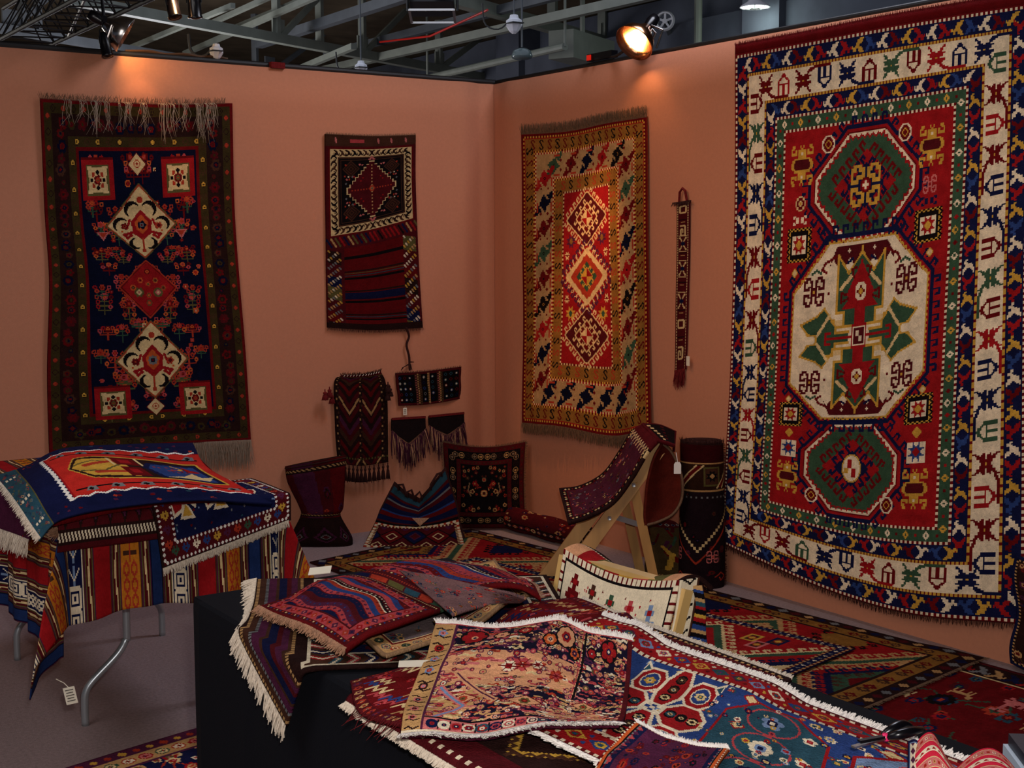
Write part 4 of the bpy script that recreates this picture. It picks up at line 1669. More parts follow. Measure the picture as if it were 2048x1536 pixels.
def pat_dotborder():
    """navy field, madder border of coloured flowers between rows of white dots"""
    p = Pat(200, 170, 'navy')
    rng = random.Random(121)
    for _ in range(60):
        p.disc(rng.uniform(24, 176), rng.uniform(30, 146), 1.3, rng.choice(['grey', 'drd', 'sky', 'teal']))
    for x in (48, 96, 144):
        p.poly([(x - 26, 92), (x - 22, 122), (x - 8, 116), (x, 98), (x + 10, 116), (x + 20, 100), (x + 24, 84), (x, 70)], 'ivory')
        p.poly([(x - 23, 92), (x - 20, 117), (x - 9, 112), (x, 92), (x + 10, 110), (x + 18, 98), (x + 21, 84), (x, 74)], 'red')
        p.poly([(x - 2, 102), (x + 9, 126), (x - 13, 124)], 'ivory')
        p.poly([(x - 2, 107), (x + 5, 122), (x - 9, 121)], 'gold')
    p.frame(0, 3, 'dkb')
    p.frame(3, 22, 'maroon')
    for x, y, q, k in p.ring(14, 15):
        p.stamp(['.X.X.', 'XXXXX', 'XXoXX', '.XXX.', '..X..'], x, y, {'X': ('ivory', 'blue', 'green', 'brick', 'plum', 'gold', 'blue')[k % 7], 'o': 'maroon'}, 2.2)
    for x, y, q, k in p.ring(5, 6):
        p.disc(x, y, 1.7, 'white')
    for x, y, q, k in p.ring(23, 6):
        p.disc(x, y, 1.7, 'white')
    return p.speckle(27, .05)


def pat_maroonstrip():
    p = Pat(130, 34, 'maroon')
    for x in range(8, 130, 18):
        p.poly(dia(x, 18, 10, 8), 'plum')
        p.line(dia(x, 18, 10, 8), 'dkb', 1.5, True)
        p.poly(dia(x, 18, 5, 4), 'rose' if x % 36 == 8 else 'maroon')
    for y in (4, 29):
        p.rect(0, y - 2, 130, y + 3, 'dkb')
        for x in range(0, 130, 4):
            p.line([(x, y - 1), (x + 2, y + 2)], 'ivory', 1.3)
    return p.speckle(28, .06)


def pat_camelboot():
    """white bag face with rows of stepped figures, red and white checked border, patched top"""
    p = Pat(170, 96, 'ivory')
    fig = ['...XX...', '..XooX..', '...XX...', '.XXXXXX.', 'XXXmmXXX', '.XXmmXX.', 'XXXXXXXX', '..XXXX..', '.XX..XX.']
    rng = random.Random(131)
    cs = ['drd', 'sky', 'brown', 'red', 'green', 'blue', 'rose']
    for j in range(2):
        for i in range(5):
            x, y = 26 + i * 29 + (j % 2) * 10, 30 + j * 40 + i * 1.5
            p.stamp(fig, x, y, {'X': cs[(i * 2 + j * 3) % 7], 'm': cs[(i + j + 3) % 7], 'o': 'red'}, 2.9, 4.0)
    for _ in range(80):
        p.disc(rng.uniform(14, 156), rng.uniform(14, 86), 1.0, rng.choice(['drd', 'red', 'rose']))
    p.rect(34, 60, 80, 96, 'black')
    p.rect(37, 63, 77, 96, 'red')
    for x in range(37, 77, 8):
        p.rect(x, 63, x + 4, 67, 'ivory')
    for y in range(63, 96, 8):
        p.rect(37, y, 41, y + 4, 'ivory')
        p.rect(73, y, 77, y + 4, 'ivory')
    p.rect(43, 70, 71, 96, 'navy')
    for _ in range(14):
        p.disc(rng.uniform(45, 69), rng.uniform(72, 96), 1.2, 'ivory')
    p.dash(0, 5, 'ivory', 'drd', 7)
    p.frame(5, 2, 'black')
    return p.speckle(29, .05)


def pat_patchtop():
    p = Pat(170, 40, 'dkb')
    rng = random.Random(133)
    cs = ['peach', 'red', 'olive', 'red', 'gold', 'rose', 'olive', 'peach']
    for k in range(8):
        x = k * 21
        p.poly([(x, 20), (x + 21, 20), (x + 21, 40), (x, 40)], cs[k])
    for x in range(0, 170, 4):
        p.disc(x, 20, 1.0, 'ivory')
    p.floral(0, 0, 170, 17, 50, ['grey', 'brown', 'drd', 'dkb', 'tan'], rng, (1, 2.2))
    return p.speckle(30, .06)


def pat_rainbow():
    p = Pat(60, 120, 'dkb')
    cs = ['tan', 'blue', 'black', 'tan', 'teal', 'red', 'black', 'gold', 'red', 'black', 'blue', 'tan', 'black', 'blue', 'tan', 'drd', 'black', 'blue', 'red', 'olive']
    y = 0
    for k, c in enumerate(cs * 2):
        hh = (6, 4, 7, 5)[k % 4]
        for x in range(60):
            o = 2.5 * math.sin(x / 9)
            y0 = int(max(0, min(120, y + o)))
            y1 = int(max(0, min(120, y + hh + o)))
            p.a[y0:y1, x] = C[c]
        y += hh
    return p.speckle(31, .04)


def pat_pinkstripe():
    p = Pat(150, 110, 'red')
    p.a[:] = lin((214, 40, 66))
    rng = random.Random(141)
    y = 4
    while y < 110:
        p.rect(0, y, 150, y + 12, 'cream')
        p.rect(0, y + 1, 150, y + 11, 'pink')
        for x in range(0, 150, 7):
            p.disc(x, y + 6, 2.2, ('ivory', 'tan', 'brick')[x % 3])
            p.disc(x, y + 6, .9, 'red')
        y += 19
        p.rect(0, y, 150, y + 7, 'ivory')
        for x in range(0, 150, 9):
            p.poly([(x, y + 5), (x + 3, y + 1), (x + 6, y + 5)], ('red', 'black', 'tan')[x % 3])
        y += 14
    return p.speckle(32, .04)


def pat_patchbag():
    """end of the folded bag: ivory ground, plum figures, dark binding"""
    p = Pat(50, 90, 'ivory')
    for y in range(6, 90, 16):
        p.poly(dia(16, y, 7, 7), 'plum')
        p.poly(dia(34, y + 8, 8, 7), 'brick')
        p.disc(26, y, 2, 'green')
    p.frame(0, 5, 'navy')
    p.frame(5, 2, 'sky')
    return p.speckle(33, .05)


def pat_cylinder():
    """dark rug standing rolled: ivory-lined band near its top, chevron of dots, scattered figures"""
    p = Pat(150, 190, 'dkb')
    rng = random.Random(151)
    p.a[:] = lin((34, 20, 26))
    p.floral(0, 62, 150, 190, 46, ['plum', 'maroon', 'navy', 'black', 'brown', 'drd'], rng, (2, 5))
    p.rect(0, 0, 150, 26, 'maroon')
    p.a[0:26] *= .5
    p.rect(0, 26, 150, 28, 'tan')
    p.rect(0, 28, 150, 60, 'brown')
    p.a[28:60] *= .5
    for x in range(-10, 150, 50):
        p.poly([(x, 58), (x + 26, 30), (x + 34, 30), (x + 8, 58)], 'drd')
        p.line([(x, 58), (x + 26, 30)], 'cream', 1.6)
        p.line([(x + 8, 58), (x + 34, 30)], 'cream', 1.6)
        p.rect(x + 34, 32, x + 54, 56, 'olive')
        p.rect(x + 36, 34, x + 52, 54, 'brown')
        p.stamp(STAR8, x + 44, 44, {'X': 'black', 'o': 'tan'}, 1.3)
    p.rect(0, 60, 150, 62, 'tan')
    for x in range(0, 150, 6):
        p.disc(x, 68, .9, 'grey')
    for k in range(16):
        p.rect(66 + k * 3, 122 - k * 3, 69 + k * 3, 125 - k * 3, 'cream')
        p.rect(66 - k * 3, 122 - k * 3, 69 - k * 3, 125 - k * 3, 'cream')
    p.line([(10, 80), (66, 138), (122, 80)], 'brick', 1.6)
    for x, y in ((84, 130), (40, 128), (118, 140)):
        p.stamp(HOOKX, x, y, {'X': 'pink', 'o': 'brick'}, 1.3)
    for x, y in ((95, 165), (45, 165)):
        p.line([(x - 8, y - 4), (x, y - 12), (x + 8, y - 4), (x, y + 6), (x - 2, y - 2)], 'brick', 2)
    return p.speckle(34, .07).deep(0.75)


def pat_ladder_bag():
    p = Pat(90, 150, 'maroon')
    rng = random.Random(161)
    p.a[:] = lin((78, 30, 44))
    p.floral(8, 10, 82, 140, 130, ['plum', 'navy', 'tan', 'grey', 'drd', 'black', 'rose', 'brown'], rng, (1.2, 3), 'brown')
    p.frame(0, 3, 'dkb')
    p.frame(3, 6, 'black')
    for x, y, q, k in p.ring(6, 5):
        p.poly(dia(x, y, 2), ('cream', 'tan', 'drd')[k % 3])
    p.frame(9, 2, 'maroon')
    p.rect(0, 0, 90, 24, 'maroon')
    for x in range(3, 90, 9):
        p.line([(x, 30), (x + 3, 24), (x + 6, 30), (x + 6, 36)], 'cream', 1.6)
    return p.speckle(35, .08)


def pat_black_white():
    p = Pat(60, 50, 'black')
    rng = random.Random(171)
    for k in range(6):
        p.rect(5 + k * 3, 6 + k * 7, 12 + k * 3, 10 + k * 7, 'cream')
        p.rect(30, 6 + k * 8, 36, 9 + k * 8, 'maroon')
    p.frame(0, 3, 'maroon')
    return p.speckle(36, .06)


def pat_heap():
    p = Pat(120, 100, 'olive')
    rng = random.Random(181)
    p.a[:] = lin((84, 66, 40))
    for _ in range(40):
        x, y = rng.uniform(0, 120), rng.uniform(0, 100)
        p.line([(x, y), (x + rng.uniform(-14, 14), y + rng.uniform(6, 22))], rng.choice(['drd', 'maroon', 'gold', 'green', 'dkb', 'plum']), rng.uniform(2, 5))
    p.floral(0, 0, 120, 100, 24, ['drd', 'navy', 'brown', 'tan', 'green'], rng, (2, 4))
    p.rect(0, 0, 120, 14, 'maroon')
    for x in range(0, 120, 9):
        p.stamp(CROSS, x, 7, {'X': 'ivory' if x % 2 else 'grey', 'o': 'navy'}, 1.3)
    return p.speckle(37, .07).deep(0.75)


def pat_roll():
    p = Pat(110, 130, 'maroon')
    rng = random.Random(191)
    p.floral(0, 0, 110, 130, 90, ['navy', 'brick', 'cream', 'plum', 'drd', 'tan', 'black'], rng, (2, 5))
    for y in (20, 96):
        p.rect(0, y, 110, y + 12, 'dkb')
        for x in range(0, 110, 9):
            p.blossom(x, y + 6, 3.6, rng, ['cream', 'brick', 'plum'])
    return p.speckle(38, .07).deep(0.7)

# ================================================================ the hall beyond the booth
HW = 6.5


def struct(o, label=None):
    o['kind'] = 'structure'
    if label:
        o['label'] = label
    return o


def plain(name, V, F, m, parent=None, smooth=False):
    return link_mesh(name, V, F, m, parent, smooth=smooth)


mb = MB()
mb.box((-4, 2, -0.05), (44, 44, 0.1))
struct(mb.build('floor', M_CARPET))
mb = MB()
mb.box((HW + .15, 0, 2.2), (.3, 44, 4.5))
for z in (2.75, 3.35, 3.95):
    mb.box((HW - .12, 0, z), (.26, 44, .26))
for y in (-9, -4.6, -.6, 4.2, 9, 14, 19):
    mb.box((HW - .1, y, 2.2), (.5, .55, 4.5))
struct(mb.build('wall_hall_side', M_CONCRETE))
mb = MB()
mb.box((-8, 23.15, 4.5), (30, .3, 9))
struct(mb.build('wall_hall_end', M_CONCRETE))
mb = MB()
mb.add([(HW + .3, -20, 4.45), (HW + .3, 24, 4.45), (-26, 24, 6.3), (-26, -20, 6.3),
        (HW + .3, -20, 4.55), (HW + .3, 24, 4.55), (-26, 24, 6.4), (-26, -20, 6.4)],
       [(0, 3, 2, 1), (4, 5, 6, 7), (0, 1, 5, 4), (1, 2, 6, 5), (2, 3, 7, 6), (3, 0, 4, 7)])
struct(mb.build('ceiling', M_DECK))

# booth walls: fabric drawn round the inner corner
WH = 2.44


def wall_profile():
    """inner face of the left wall, from far left to the corner: fabric bows softly before the corner"""
    pts = []
    for x in np.linspace(-5.4, -0.40, 30):
        pts.append((x, 0.0))
    for x in np.linspace(-0.385, -0.0, 30):
        t = (x + 0.385) / 0.385
        b = 0.022 * math.exp(-((t - .45) / .18) ** 2) - 0.010 * math.exp(-((t - .78) / .1) ** 2)
        pts.append((x, -b - 0.03 * max(0, t - .9) / .1 * 0))
    return pts


pr = wall_profile()
V, F = [], []
n = len(pr)
zs = np.linspace(0, WH, 14)
for z in zs:
    for x, y in pr:
        V.append((x, y, z))
for j in range(len(zs) - 1):
    for i in range(n - 1):
        a = j * n + i
        F.append((a, a + 1, a + 1 + n, a + n))
b = len(V)
for z in (0, WH):
    V += [(-5.4, .06, z), (0.06, .06, z)]
F.append((b + 1, b, b + 2, b + 3))
F.append(tuple([(len(zs) - 1) * n + i for i in range(n)] + [b + 3, b + 2]))
struct(link_mesh('wall_left', V, F, M_WALL))
V, F = [], []
ys = np.linspace(0.0, -4.9, 60)
for z in zs:
    for y in ys:
        d = -y
        bow = 0.016 * math.exp(-((d - .17) / .07) ** 2) - .004 * math.exp(-((d - .05) / .04) ** 2)
        V.append((-bow, y, z))
n = len(ys)
for j in range(len(zs) - 1):
    for i in range(n - 1):
        a = j * n + i
        F.append((a, a + 1, a + 1 + n, a + n))
b = len(V)
for z in (0, WH):
    V += [(.06, 0, z), (.06, -4.9, z)]
F.append((b, b + 2, b + 3, b + 1))
F.append(tuple([(len(zs) - 1) * n + i for i in range(n)] + [b + 3, b + 2]))
struct(link_mesh('wall_right', V, F, M_WALL))
mb = MB()
mb.tube([(-5.4, .03, WH + .012), (0.03, .03, WH + .012)], .018)
struct(mb.build('trim_1', M_TRIM))
mb = MB()
mb.tube([(.03, .03, WH + .012), (.03, -4.9, WH + .012)], .014)
struct(mb.build('trim_2', M_TRIM))

# roof trusses and pipes of the hall
def beam(name, pts, z, w, m, label, cat='beam', group=None, t=None, pz=None):
    P = [on_z(x, y, z) for x, y in pts]
    mb = MB()
    for a, b in zip(P[:-1], P[1:]):
        mb.bar(a, b, w, t or w)
    return tag(mb.build(name, m), label, cat, group)


def truss(name, chord, posts, diags, z, w, m, label, lift=.85):
    """bottom chord through two image points at height z, with posts, diagonals and a top chord"""
    A, B = on_z(*chord[0], z), on_z(*chord[1], z)
    d = (B - A) / np.linalg.norm(B - A)
    n = np.cross(d, (0, 0, 1))
    root = empty(name, (*((A + B) / 2)[:2], z), label, 'roof truss')
    def hit(x, y):
        r = ray(x, y)
        t = ((A - CAM_POS) @ n) / (r @ n)
        return CAM_POS + r * t
    mb = MB()
    mb.bar(A - d * 3, B + d * 4, w * 1.5, w * 1.5)
    mb.build('bottom_chord', m, root)
    mb = MB()
    mb.bar(A - d * 3 + np.array([0, 0, lift]), B + d * 4 + np.array([0, 0, lift]), w * 1.5, w * 1.5)
    mb.build('top_chord', m, root)
    for x in posts:
        q = A + d * ((hit(*x) - A) @ d)
        mb = MB()
        mb.bar(q, q + np.array([0, 0, lift]), w * 1.25, w * .8, up=d)
        mb.build('post', m, root)
    for (x0, y0), (x1, y1) in diags:
        p, q = hit(x0, y0), hit(x1, y1)
        e = (q - p) / np.linalg.norm(q - p)
        if abs(e[2]) > .05:
            p = p + e * ((z - p[2]) / e[2])
            L = np.clip((z + lift - p[2]) / e[2], .2, 6)
            q = p + e * L
        mb = MB()
        mb.bar(p, q, w * 1.0, w * .5, up=n)
        mb.build('diagonal', m, root)
        g = MB()
        g.box(p + np.array([0, 0, .1]), (.2, .02, .24), (d, n, np.array([0, 0, 1.0])))
        g.build('gusset_plate', m, root)
    return root


truss('roof_truss', ((940, 8), (1250, 96)), [(1205, 60), (1105, 30)], [((1228, 66), (1300, 2))], 4.1, .085, M_HALLSTEEL,
      'pale green steel roof truss with bolted gusset plates above the corner of the walls')
truss('roof_truss', ((560, 78), (985, 158)), [(725, 95), (878, 130), (553, 70), (640, 92)], [((742, 92), (828, 4)), ((570, 64), (632, 0)), ((895, 126), (990, 54))], 3.9, .07, M_HALLSTEEL,
      'grey steel roof truss running behind the top of the left wall')
truss('roof_truss', ((20, 60), (560, 150)), [(45, 60), (510, 100), (76, 40)], [((20, 60), (90, 0)), ((560, 132), (612, 94))], 3.9, .065, M_HALLDARK,
      'dark steel roof truss far behind the top left of the left wall')
k = 0
for pts, z, w, lab in ((((395, 96), (615, 0)), 4.15, .08, 'thin grey roof purlin behind the black spotlight truss, leftmost of the rising purlins'),
                       (((437, 40), (530, -2)), 4.25, .07, 'short grey roof purlin high above the middle of the left wall'),
                       (((486, 50), (612, -2)), 4.25, .085, 'pale grey roof purlin crossing above the middle of the left wall'),
                       (((548, 78), (800, -4)), 4.1, .14, 'wide dark double purlin rising to the right above the left wall'),
                       (((225, 110), (400, 38)), 4.1, .07, 'grey pipe purlin rising from the top of the left wall beside the reflector lamp'),
                       (((598, 138), (680, 104)), 3.8, .09, 'short grey brace purlin rising from behind the left wall'),
                       (((700, 128), (1180, 18)), 3.9, .12, 'long blue grey beam rising across the hall behind the white lamp heads'),
                       (((690, 100), (1000, 20)), 4.1, .12, 'upper dark grey beam across the hall above the long blue grey beam')):
    A, B = on_z(*pts[0], z), on_z(*pts[1], z)
    d = B - A
    mb = MB()
    mb.bar(A - d * .15, B + d * .3, w * .75, w * .75)
    tag(mb.build('roof_purlin', M_HALLDARK if k in (3, 7) else M_HALLSTEEL), lab, 'beam')
    k += 1
mb = MB()
A, B = on_z(855, 156, 3.6), on_z(1130, 93, 3.6)
mb.tube([A, B], .04)
for q_ in (A, B):
    mb.tube([q_, q_ + np.array((0, 0, 4.42 + (HW - q_[0]) * .057 - q_[2]))], .015)
tag(mb.build('conduit_pipe', M_HALLSTEEL), 'grey conduit pipe rising to the right behind the corner of the booth', 'pipe')
mb = MB()
A, B = on_z(1122, 88, 3.7), on_z(1205, 112, 3.7)
mb.bar(A, B, .3, .3)
q_ = (A + B) / 2
mb.bar(q_, q_ + np.array((0, 0, 4.42 + (HW - q_[0]) * .057 - q_[2])), .04, .04)
tag(mb.build('duct_box', M_HALLSTEEL), 'beige metal duct box behind the right wall beside the clamp lamp', 'duct')
A, B = on_z(760, 84, 4.0), on_z(975, 20, 4.0)
mb = MB()
mb.tube([A, (A + B) / 2 + np.array([0, 0, -.1]), B], .012)
tag(mb.build('red_cable', M_REDPLASTIC), 'red cable strung along a roof beam behind the left wall', 'cable')
mb = MB()
p = on_x(1396, 60, HW - .5)
mb.tube([(p[0], p[1], 0), (p[0], p[1], 4.4)], .045)
tag(mb.build('downpipe', M_HALLSTEEL), 'thin grey pipe running up the concrete hall wall', 'pipe')
p = on_x(1330, 42, HW - .45)
root = empty('wall_fan', p, 'round white wheel-like fan on the concrete hall wall beside the clamp lamp', 'fan')
mb = MB()
mb.lathe([(.10, -.03), (.115, 0), (.10, .03), (.085, .03), (.085, -.03), (.10, -.03)], p, axis=(-.8, -.6, 0), n=28)
mb.build('rim', M_WHITEPLASTIC, root)
ax = np.array((-.8, -.6, 0))
sx = np.array((.6, -.8, 0))
for q in range(5):
    mb = MB()
    a = q * 2 * math.pi / 5 + .3
    e = sx * math.cos(a) + np.array((0, 0, 1)) * math.sin(a)
    mb.bar(p + e * .015, p + e * .092, .024, .012, up=ax)
    mb.build('spoke', M_WHITEPLASTIC, root)
mb = MB()
mb.lathe([(0.001, .025), (.028, .02), (.028, -.025), (.001, -.025)], p, axis=ax)
mb.build('hub', M_WHITEPLASTIC, root)
mb = MB()
mb.bar(p - ax * .04, p - ax * .5 + np.array([0, 0, -.2]), .05, .05)
mb.build('bracket', M_HALLDARK, root)


def pendant(px, py, z, lit, s=1.0):
    p = on_z(px, py, z)
    root = empty('pendant_lamp', p, 'lit round pendant lamp with a dark cage above the right wall' if lit else 'dull glass dome pendant lamp behind the corner of the booth', 'lamp')
    k = lambda pr_: [(r * s, h * s) for r, h in pr_]
    mb = MB()
    mb.lathe(k([(.03, .30), (.10, .28), (.14, .12), (.30, .02), (.32, -.01), (.29, -.01)]) if lit else k([(.03, .22), (.14, .21), (.26, .14), (.31, .0), (.29, -.06), (.2, -.1), (.001, -.12)]), p, n=28)
    mb.build('shade', M_WHITEPLASTIC if lit else M_GLASS, root, smooth=True)
    if lit:
        mb = MB()
        mb.lathe(k([(.001, -.035), (.15, -.03), (.29, -.005)]), p, n=28)
        mb.build('diffuser', M_TUBE, root, smooth=True)
        for a in range(4):
            mb = MB()
            t = a * math.pi / 4
            e = np.array((math.cos(t), math.sin(t), 0)) * .31 * s
            mb.tube([p - e, p + np.array([0, 0, -.05 * s]), p + e], .006, n=5)
            mb.build('cage_wire', M_TRIM, root)
    mb = MB()
    mb.tube([p + np.array([0, 0, .25 * s]), p + np.array([0, 0, 4.7 - p[2]])], .010, n=6)
    mb.build('stem', M_HALLDARK, root)
    return p


pp = pendant(1510, 14, 4.0, True, .5)
pendant(1044, 112, 3.4, False, .34)
lamp('pendant_glow', 'POINT', tuple(pp + np.array((0, 0, -.2))), 14, (.85, 1.0, .92), size=.2)
lamp('hall_glow', 'AREA', (2.5, 5.0, 4.2), 150, (.74, .82, 1.0), aim=(3.5, 6, 0), size=8)
lamp('hall_roof_fill', 'POINT', (1.0, 8.5, 2.6), 230, (.92, .92, 1.0), size=.8)  # unseen fill lamp, added to light the roof deck from below
lamp('hall_roof_fill', 'POINT', (-3.5, 10.0, 2.4), 260, (1.0, .94, .85), size=.8)  # second added fill under the roof, no fixture of the hall
for px, py, z, r, lab in ((1028, 48, 3.7, .078, 'white plastic lamp head hanging with a black lead behind the corner of the booth'),
                          (722, 136, 3.3, .062, 'white lamp head just above the left wall beside the second truss post'),
                          (433, 115, 2.60, .034, 'small white lamp housing on top of the left wall near the black cable')):
    p = on_z(px, py, z) if r > .05 else np.array((on_y(px, py, .03)[0], .03, WH + .02 + r * 1.2))
    root = empty('factory_lamp', p, lab, 'lamp', 'white lamps in the hall')
    mb = MB()
    mb.lathe([(.001, r * 1.2), (r * .5, r * 1.1), (r * .6, r * .7), (r, r * .45), (r * 1.05, -r * .2), (r * .6, -r * .9), (r * .25, -r * 1.2), (.001, -r * 1.2)], p, n=8)
    mb.build('housing', M_WHITEPLASTIC, root)
    mb = MB()
    mb.box(p + np.array((-.3 * r, -.6 * r, 0)), (r * 1.7, r * 1.7, r * .12))
    mb.build('seam', M_TRIM, root)
    mb = MB()
    q = [p + np.array((0, 0, r)), p + np.array((-r * 1.5, r, -r * .6)), p + np.array((-r * 3, 2 * r, 0)), p + np.array((-r * 3.4, 2 * r, r * 2.5))]
    mb.tube([catmull(q, t) for t in np.linspace(0, 1, 12)], .008, n=5)
    mb.build('lead', M_TRIM, root)
    mb = MB()
    mb.tube([p + np.array((0, 0, r)), p + np.array((0, 0, 4.75 - p[2] if r > .05 else .01))], .008, n=6)
    mb.build('hanger', M_HALLDARK, root)
# flat floodlight
p = on_z(865, 22, 3.9)
root = empty('floodlight', p, 'flat square floodlight with a bright metal rim hanging under the roof truss', 'lamp')
mb = MB()
A = [np.array((.83, -.56, .0)), np.array((.55, .81, -.21)), np.array((.118, .174, .978))]
mb.box(p + A[2] * .06, (.44, .40, .08), A)
mb.box(p + A[2] * .12, (.3, .26, .08), A)
mb.build('housing', M_LAMPBLACK, root)
mb = MB()
for s in (-1, 1):
    mb.bar(p - A[2] * .055 + A[1] * .17 * s - A[0] * .22, p - A[2] * .055 + A[1] * .17 * s + A[0] * .22, .025, .02)
    mb.bar(p - A[2] * .055 + A[0] * .22 * s - A[1] * .17, p - A[2] * .055 + A[0] * .22 * s + A[1] * .17, .025, .02)
mb.build('rim', M_CHROME, root)
for k_ in (-1, 1):
    mb = MB()
    mb.tube([p + A[0] * .25 * k_, p + A[0] * .25 * k_ + np.array((0, 0, .95))], .014, n=6)
    mb.build('hanger', M_TRIM, root)

# black lighting truss and the lamps hung along the left wall
A, B = on_z(88, 96, 2.72), on_z(345, -22, 2.72)
d = (B - A) / np.linalg.norm(B - A)
sd = np.cross(d, (0, 0, 1))
root = empty('lighting_truss', (A + B) / 2, 'black lattice lighting truss rising behind the top left of the left wall', 'truss')
ch = [np.zeros(3), sd * .3, sd * .15 + np.array((0, 0, .26))]
for c_ in ch:
    mb = MB()
    mb.tube([A - d * .3 + c_, B + d * 1.0 + c_], .013, n=8)
    mb.build('chord', M_TRIM, root)
L = np.linalg.norm(B - A) + 1.0
mb = MB()
nn = 14
for i in range(nn):
    t0, t1, t2 = L * i / nn, L * (i + .5) / nn, L * (i + 1) / nn
    for a, b in ((0, 2), (1, 2), (0, 1)):
        mb.tube([A + d * t0 + ch[a], A + d * t1 + ch[b]], .0045, n=5)
        mb.tube([A + d * t1 + ch[b], A + d * t2 + ch[a]], .0045, n=5)
mb.build('lacing', M_TRIM, root)


LT_A, LT_D = A.copy(), d.copy()


def can_light(px, py, Y, ax, L, r, label, arm_t=.5):
    """black can spotlight: barrel, lens cap, yoke and clamp"""
    p = on_y(px, py, Y)
    arm = LT_A + LT_D * arm_t
    ax = np.array(ax, float)
    ax /= np.linalg.norm(ax)
    root = empty('can_spotlight', p, label, 'spotlight', 'black can spotlights')
    mb = MB()
    mb.lathe([(.001, -L * .5), (r * .6, -L * .48), (r * .95, -L * .3), (r, 0), (r, L * .45), (r * 1.12, L * .5), (r * 1.12, L * .56), (r * .9, L * .56)], p, axis=ax, n=24)
    mb.build('barrel', M_LAMPBLACK, root, smooth=True)
    mb = MB()
    mb.lathe([(.001, L * .60), (r * .5, L * .585), (r * .9, L * .54)], p, axis=ax, n=24)
    mb.build('lens', M_LAMPBLACK, root, smooth=True)
    mb = MB()
    top = p + np.array((0, 0, L * .9))
    side = np.cross(ax, (0, 0, 1))
    side = side / (np.linalg.norm(side) + 1e-6) if np.linalg.norm(side) > .1 else np.array((1., 0, 0))
    mb.tube([p + side * r * 1.1, p + side * r * 1.2 + (0, 0, L * .5), top, p - side * r * 1.2 + (0, 0, L * .5), p - side * r * 1.1], r * .13, n=6)
    mb.build('yoke', M_LAMPBLACK, root)
    mb = MB()
    mb.box(top + np.array((0, 0, r * .5)), (r * .8, r * .8, r * 1.2))
    mb.build('clamp', M_LAMPBLACK, root)
    mb = MB()
    mb.tube([top, top + np.array((0, .05, .25)), arm], .008, n=6)
    mb.build('arm', M_LAMPBLACK, root)
    return p


can_light(210, 88, -.12, (.12, -.25, -1), .11, .025, 'black can spotlight pointing down just over the top edge of the left wall')
can_light(345, 12, -.5, (.1, -.3, -1), .10, .028, 'black can spotlight above the left wall, cut by the top of the picture', 2.2)
can_light(388, 6, -.5, (.1, .1, -1), .12, .030, 'ribbed can spotlight with glowing rims at the top edge, right of the black one', 2.4)


def clamp_lamp(p, ax, r, label, m_in):
    """bowl reflector with bulb, socket, and a spring clamp"""
    ax = np.array(ax, float)
    ax /= np.linalg.norm(ax)
    root = empty('clamp_lamp', p, label, 'lamp', 'clamp lamps on the booth walls')
    mb = MB()
    pr_ = [(.02, -r * 1.25), (r * .30, -r * 1.2), (r * .45, -r * .9), (r * .85, -r * .45), (r, 0), (r * .98, .004), (r * .82, -r * .44), (r * .40, -r * .85), (.01, -r * .9)]
    mb.lathe(pr_, p, axis=ax, n=32)
    mb.build('reflector', m_in, root, smooth=True)
    mb = MB()
    mb.lathe([(.001, -.01), (r * .3, -r * .06), (r * .46, -r * .26), (r * .4, -r * .52), (r * .16, -r * .8)], p, axis=ax, n=20)
    mb.build('bulb', M_BULB, root, smooth=True)
    mb = MB()
    mb.lathe([(.001, -r * 2.1), (r * .26, -r * 2.05), (r * .30, -r * 1.7), (r * .22, -r * 1.25)], p, axis=ax, n=20)
    mb.build('socket', M_LAMPBLACK, root, smooth=True)
    q = p - ax * r * 1.4
    mb = MB()
    foot = np.array((q[0], q[1], WH + .03))
    mb.tube([q, (q + foot) / 2 + np.array((0.02, -.03, .02)), foot], .006, n=6)
    mb.tube([q + np.array((0, -.02, 0)), (q + foot) / 2 + np.array((0.03, -.07, .03)), foot + np.array((0, -.06, -.0))], .005, n=6)
    mb.build('clamp', M_CHROME, root)
    return root


pL = on_x(1268, 86, -.10)
clamp_lamp(pL, (-.74, -.12, -.66), .098, 'lit clamp lamp with a glowing bowl reflector on the right wall', M_COPPER)
pM = on_y(250, 70, -.10)
clamp_lamp(pM, tuple(_r * .87 - _u * .49 + _fw * .30), .088, 'lit clamp lamp seen edge-on above the left wall, beside the black can spotlight', M_CHROME)
mb = MB()
q = [on_y(x, y, .03) for x, y in ((250, 103), (300, 106), (330, 109), (372, 106), (400, 111), (430, 113), (455, 120))]
q = [np.array((v[0], v[1], WH + .028 + .008 * (i % 2))) for i, v in enumerate(q)]
mb.tube([catmull(q, t) for t in np.linspace(0, 1, 30)], .008, n=6)
tag(mb.build('power_cable', M_CABLE), 'brown shiny power cable lying along the top of the left wall', 'cable')
mb = MB()
q = [(.0, -.93, WH + .03), (.01, -1.0, WH + .035), (.0, -1.1, WH + .03), (-.02, -1.2, WH + .05), (-.03, -1.28, WH + .08)]
mb.tube([catmull(q, t) for t in np.linspace(0, 1, 24)], .007, n=6)
tag(mb.build('power_cable', M_TRIM), 'black power cable lying along the top of the right wall by the clamp lamp', 'cable')
p = on_x(1192, 118, .02)
root = empty('socket_strip', (p[0], p[1], WH + .03), 'black socket strip with a glowing red switch on the right wall', 'socket')
mb = MB()
mb.box((p[0], p[1] - .05, WH + .045), (.04, .2, .035))
mb.build('body', M_LAMPBLACK, root)
mb = MB()
mb.box((p[0] - .022, p[1] + .03, WH + .045), (.008, .03, .026))
mb.build('switch', mat('red_switch', (190, 20, 10), .4, emit=(220, 30, 10), estr=.5), root)
p = on_y(551, 135, .02)
mb = MB()
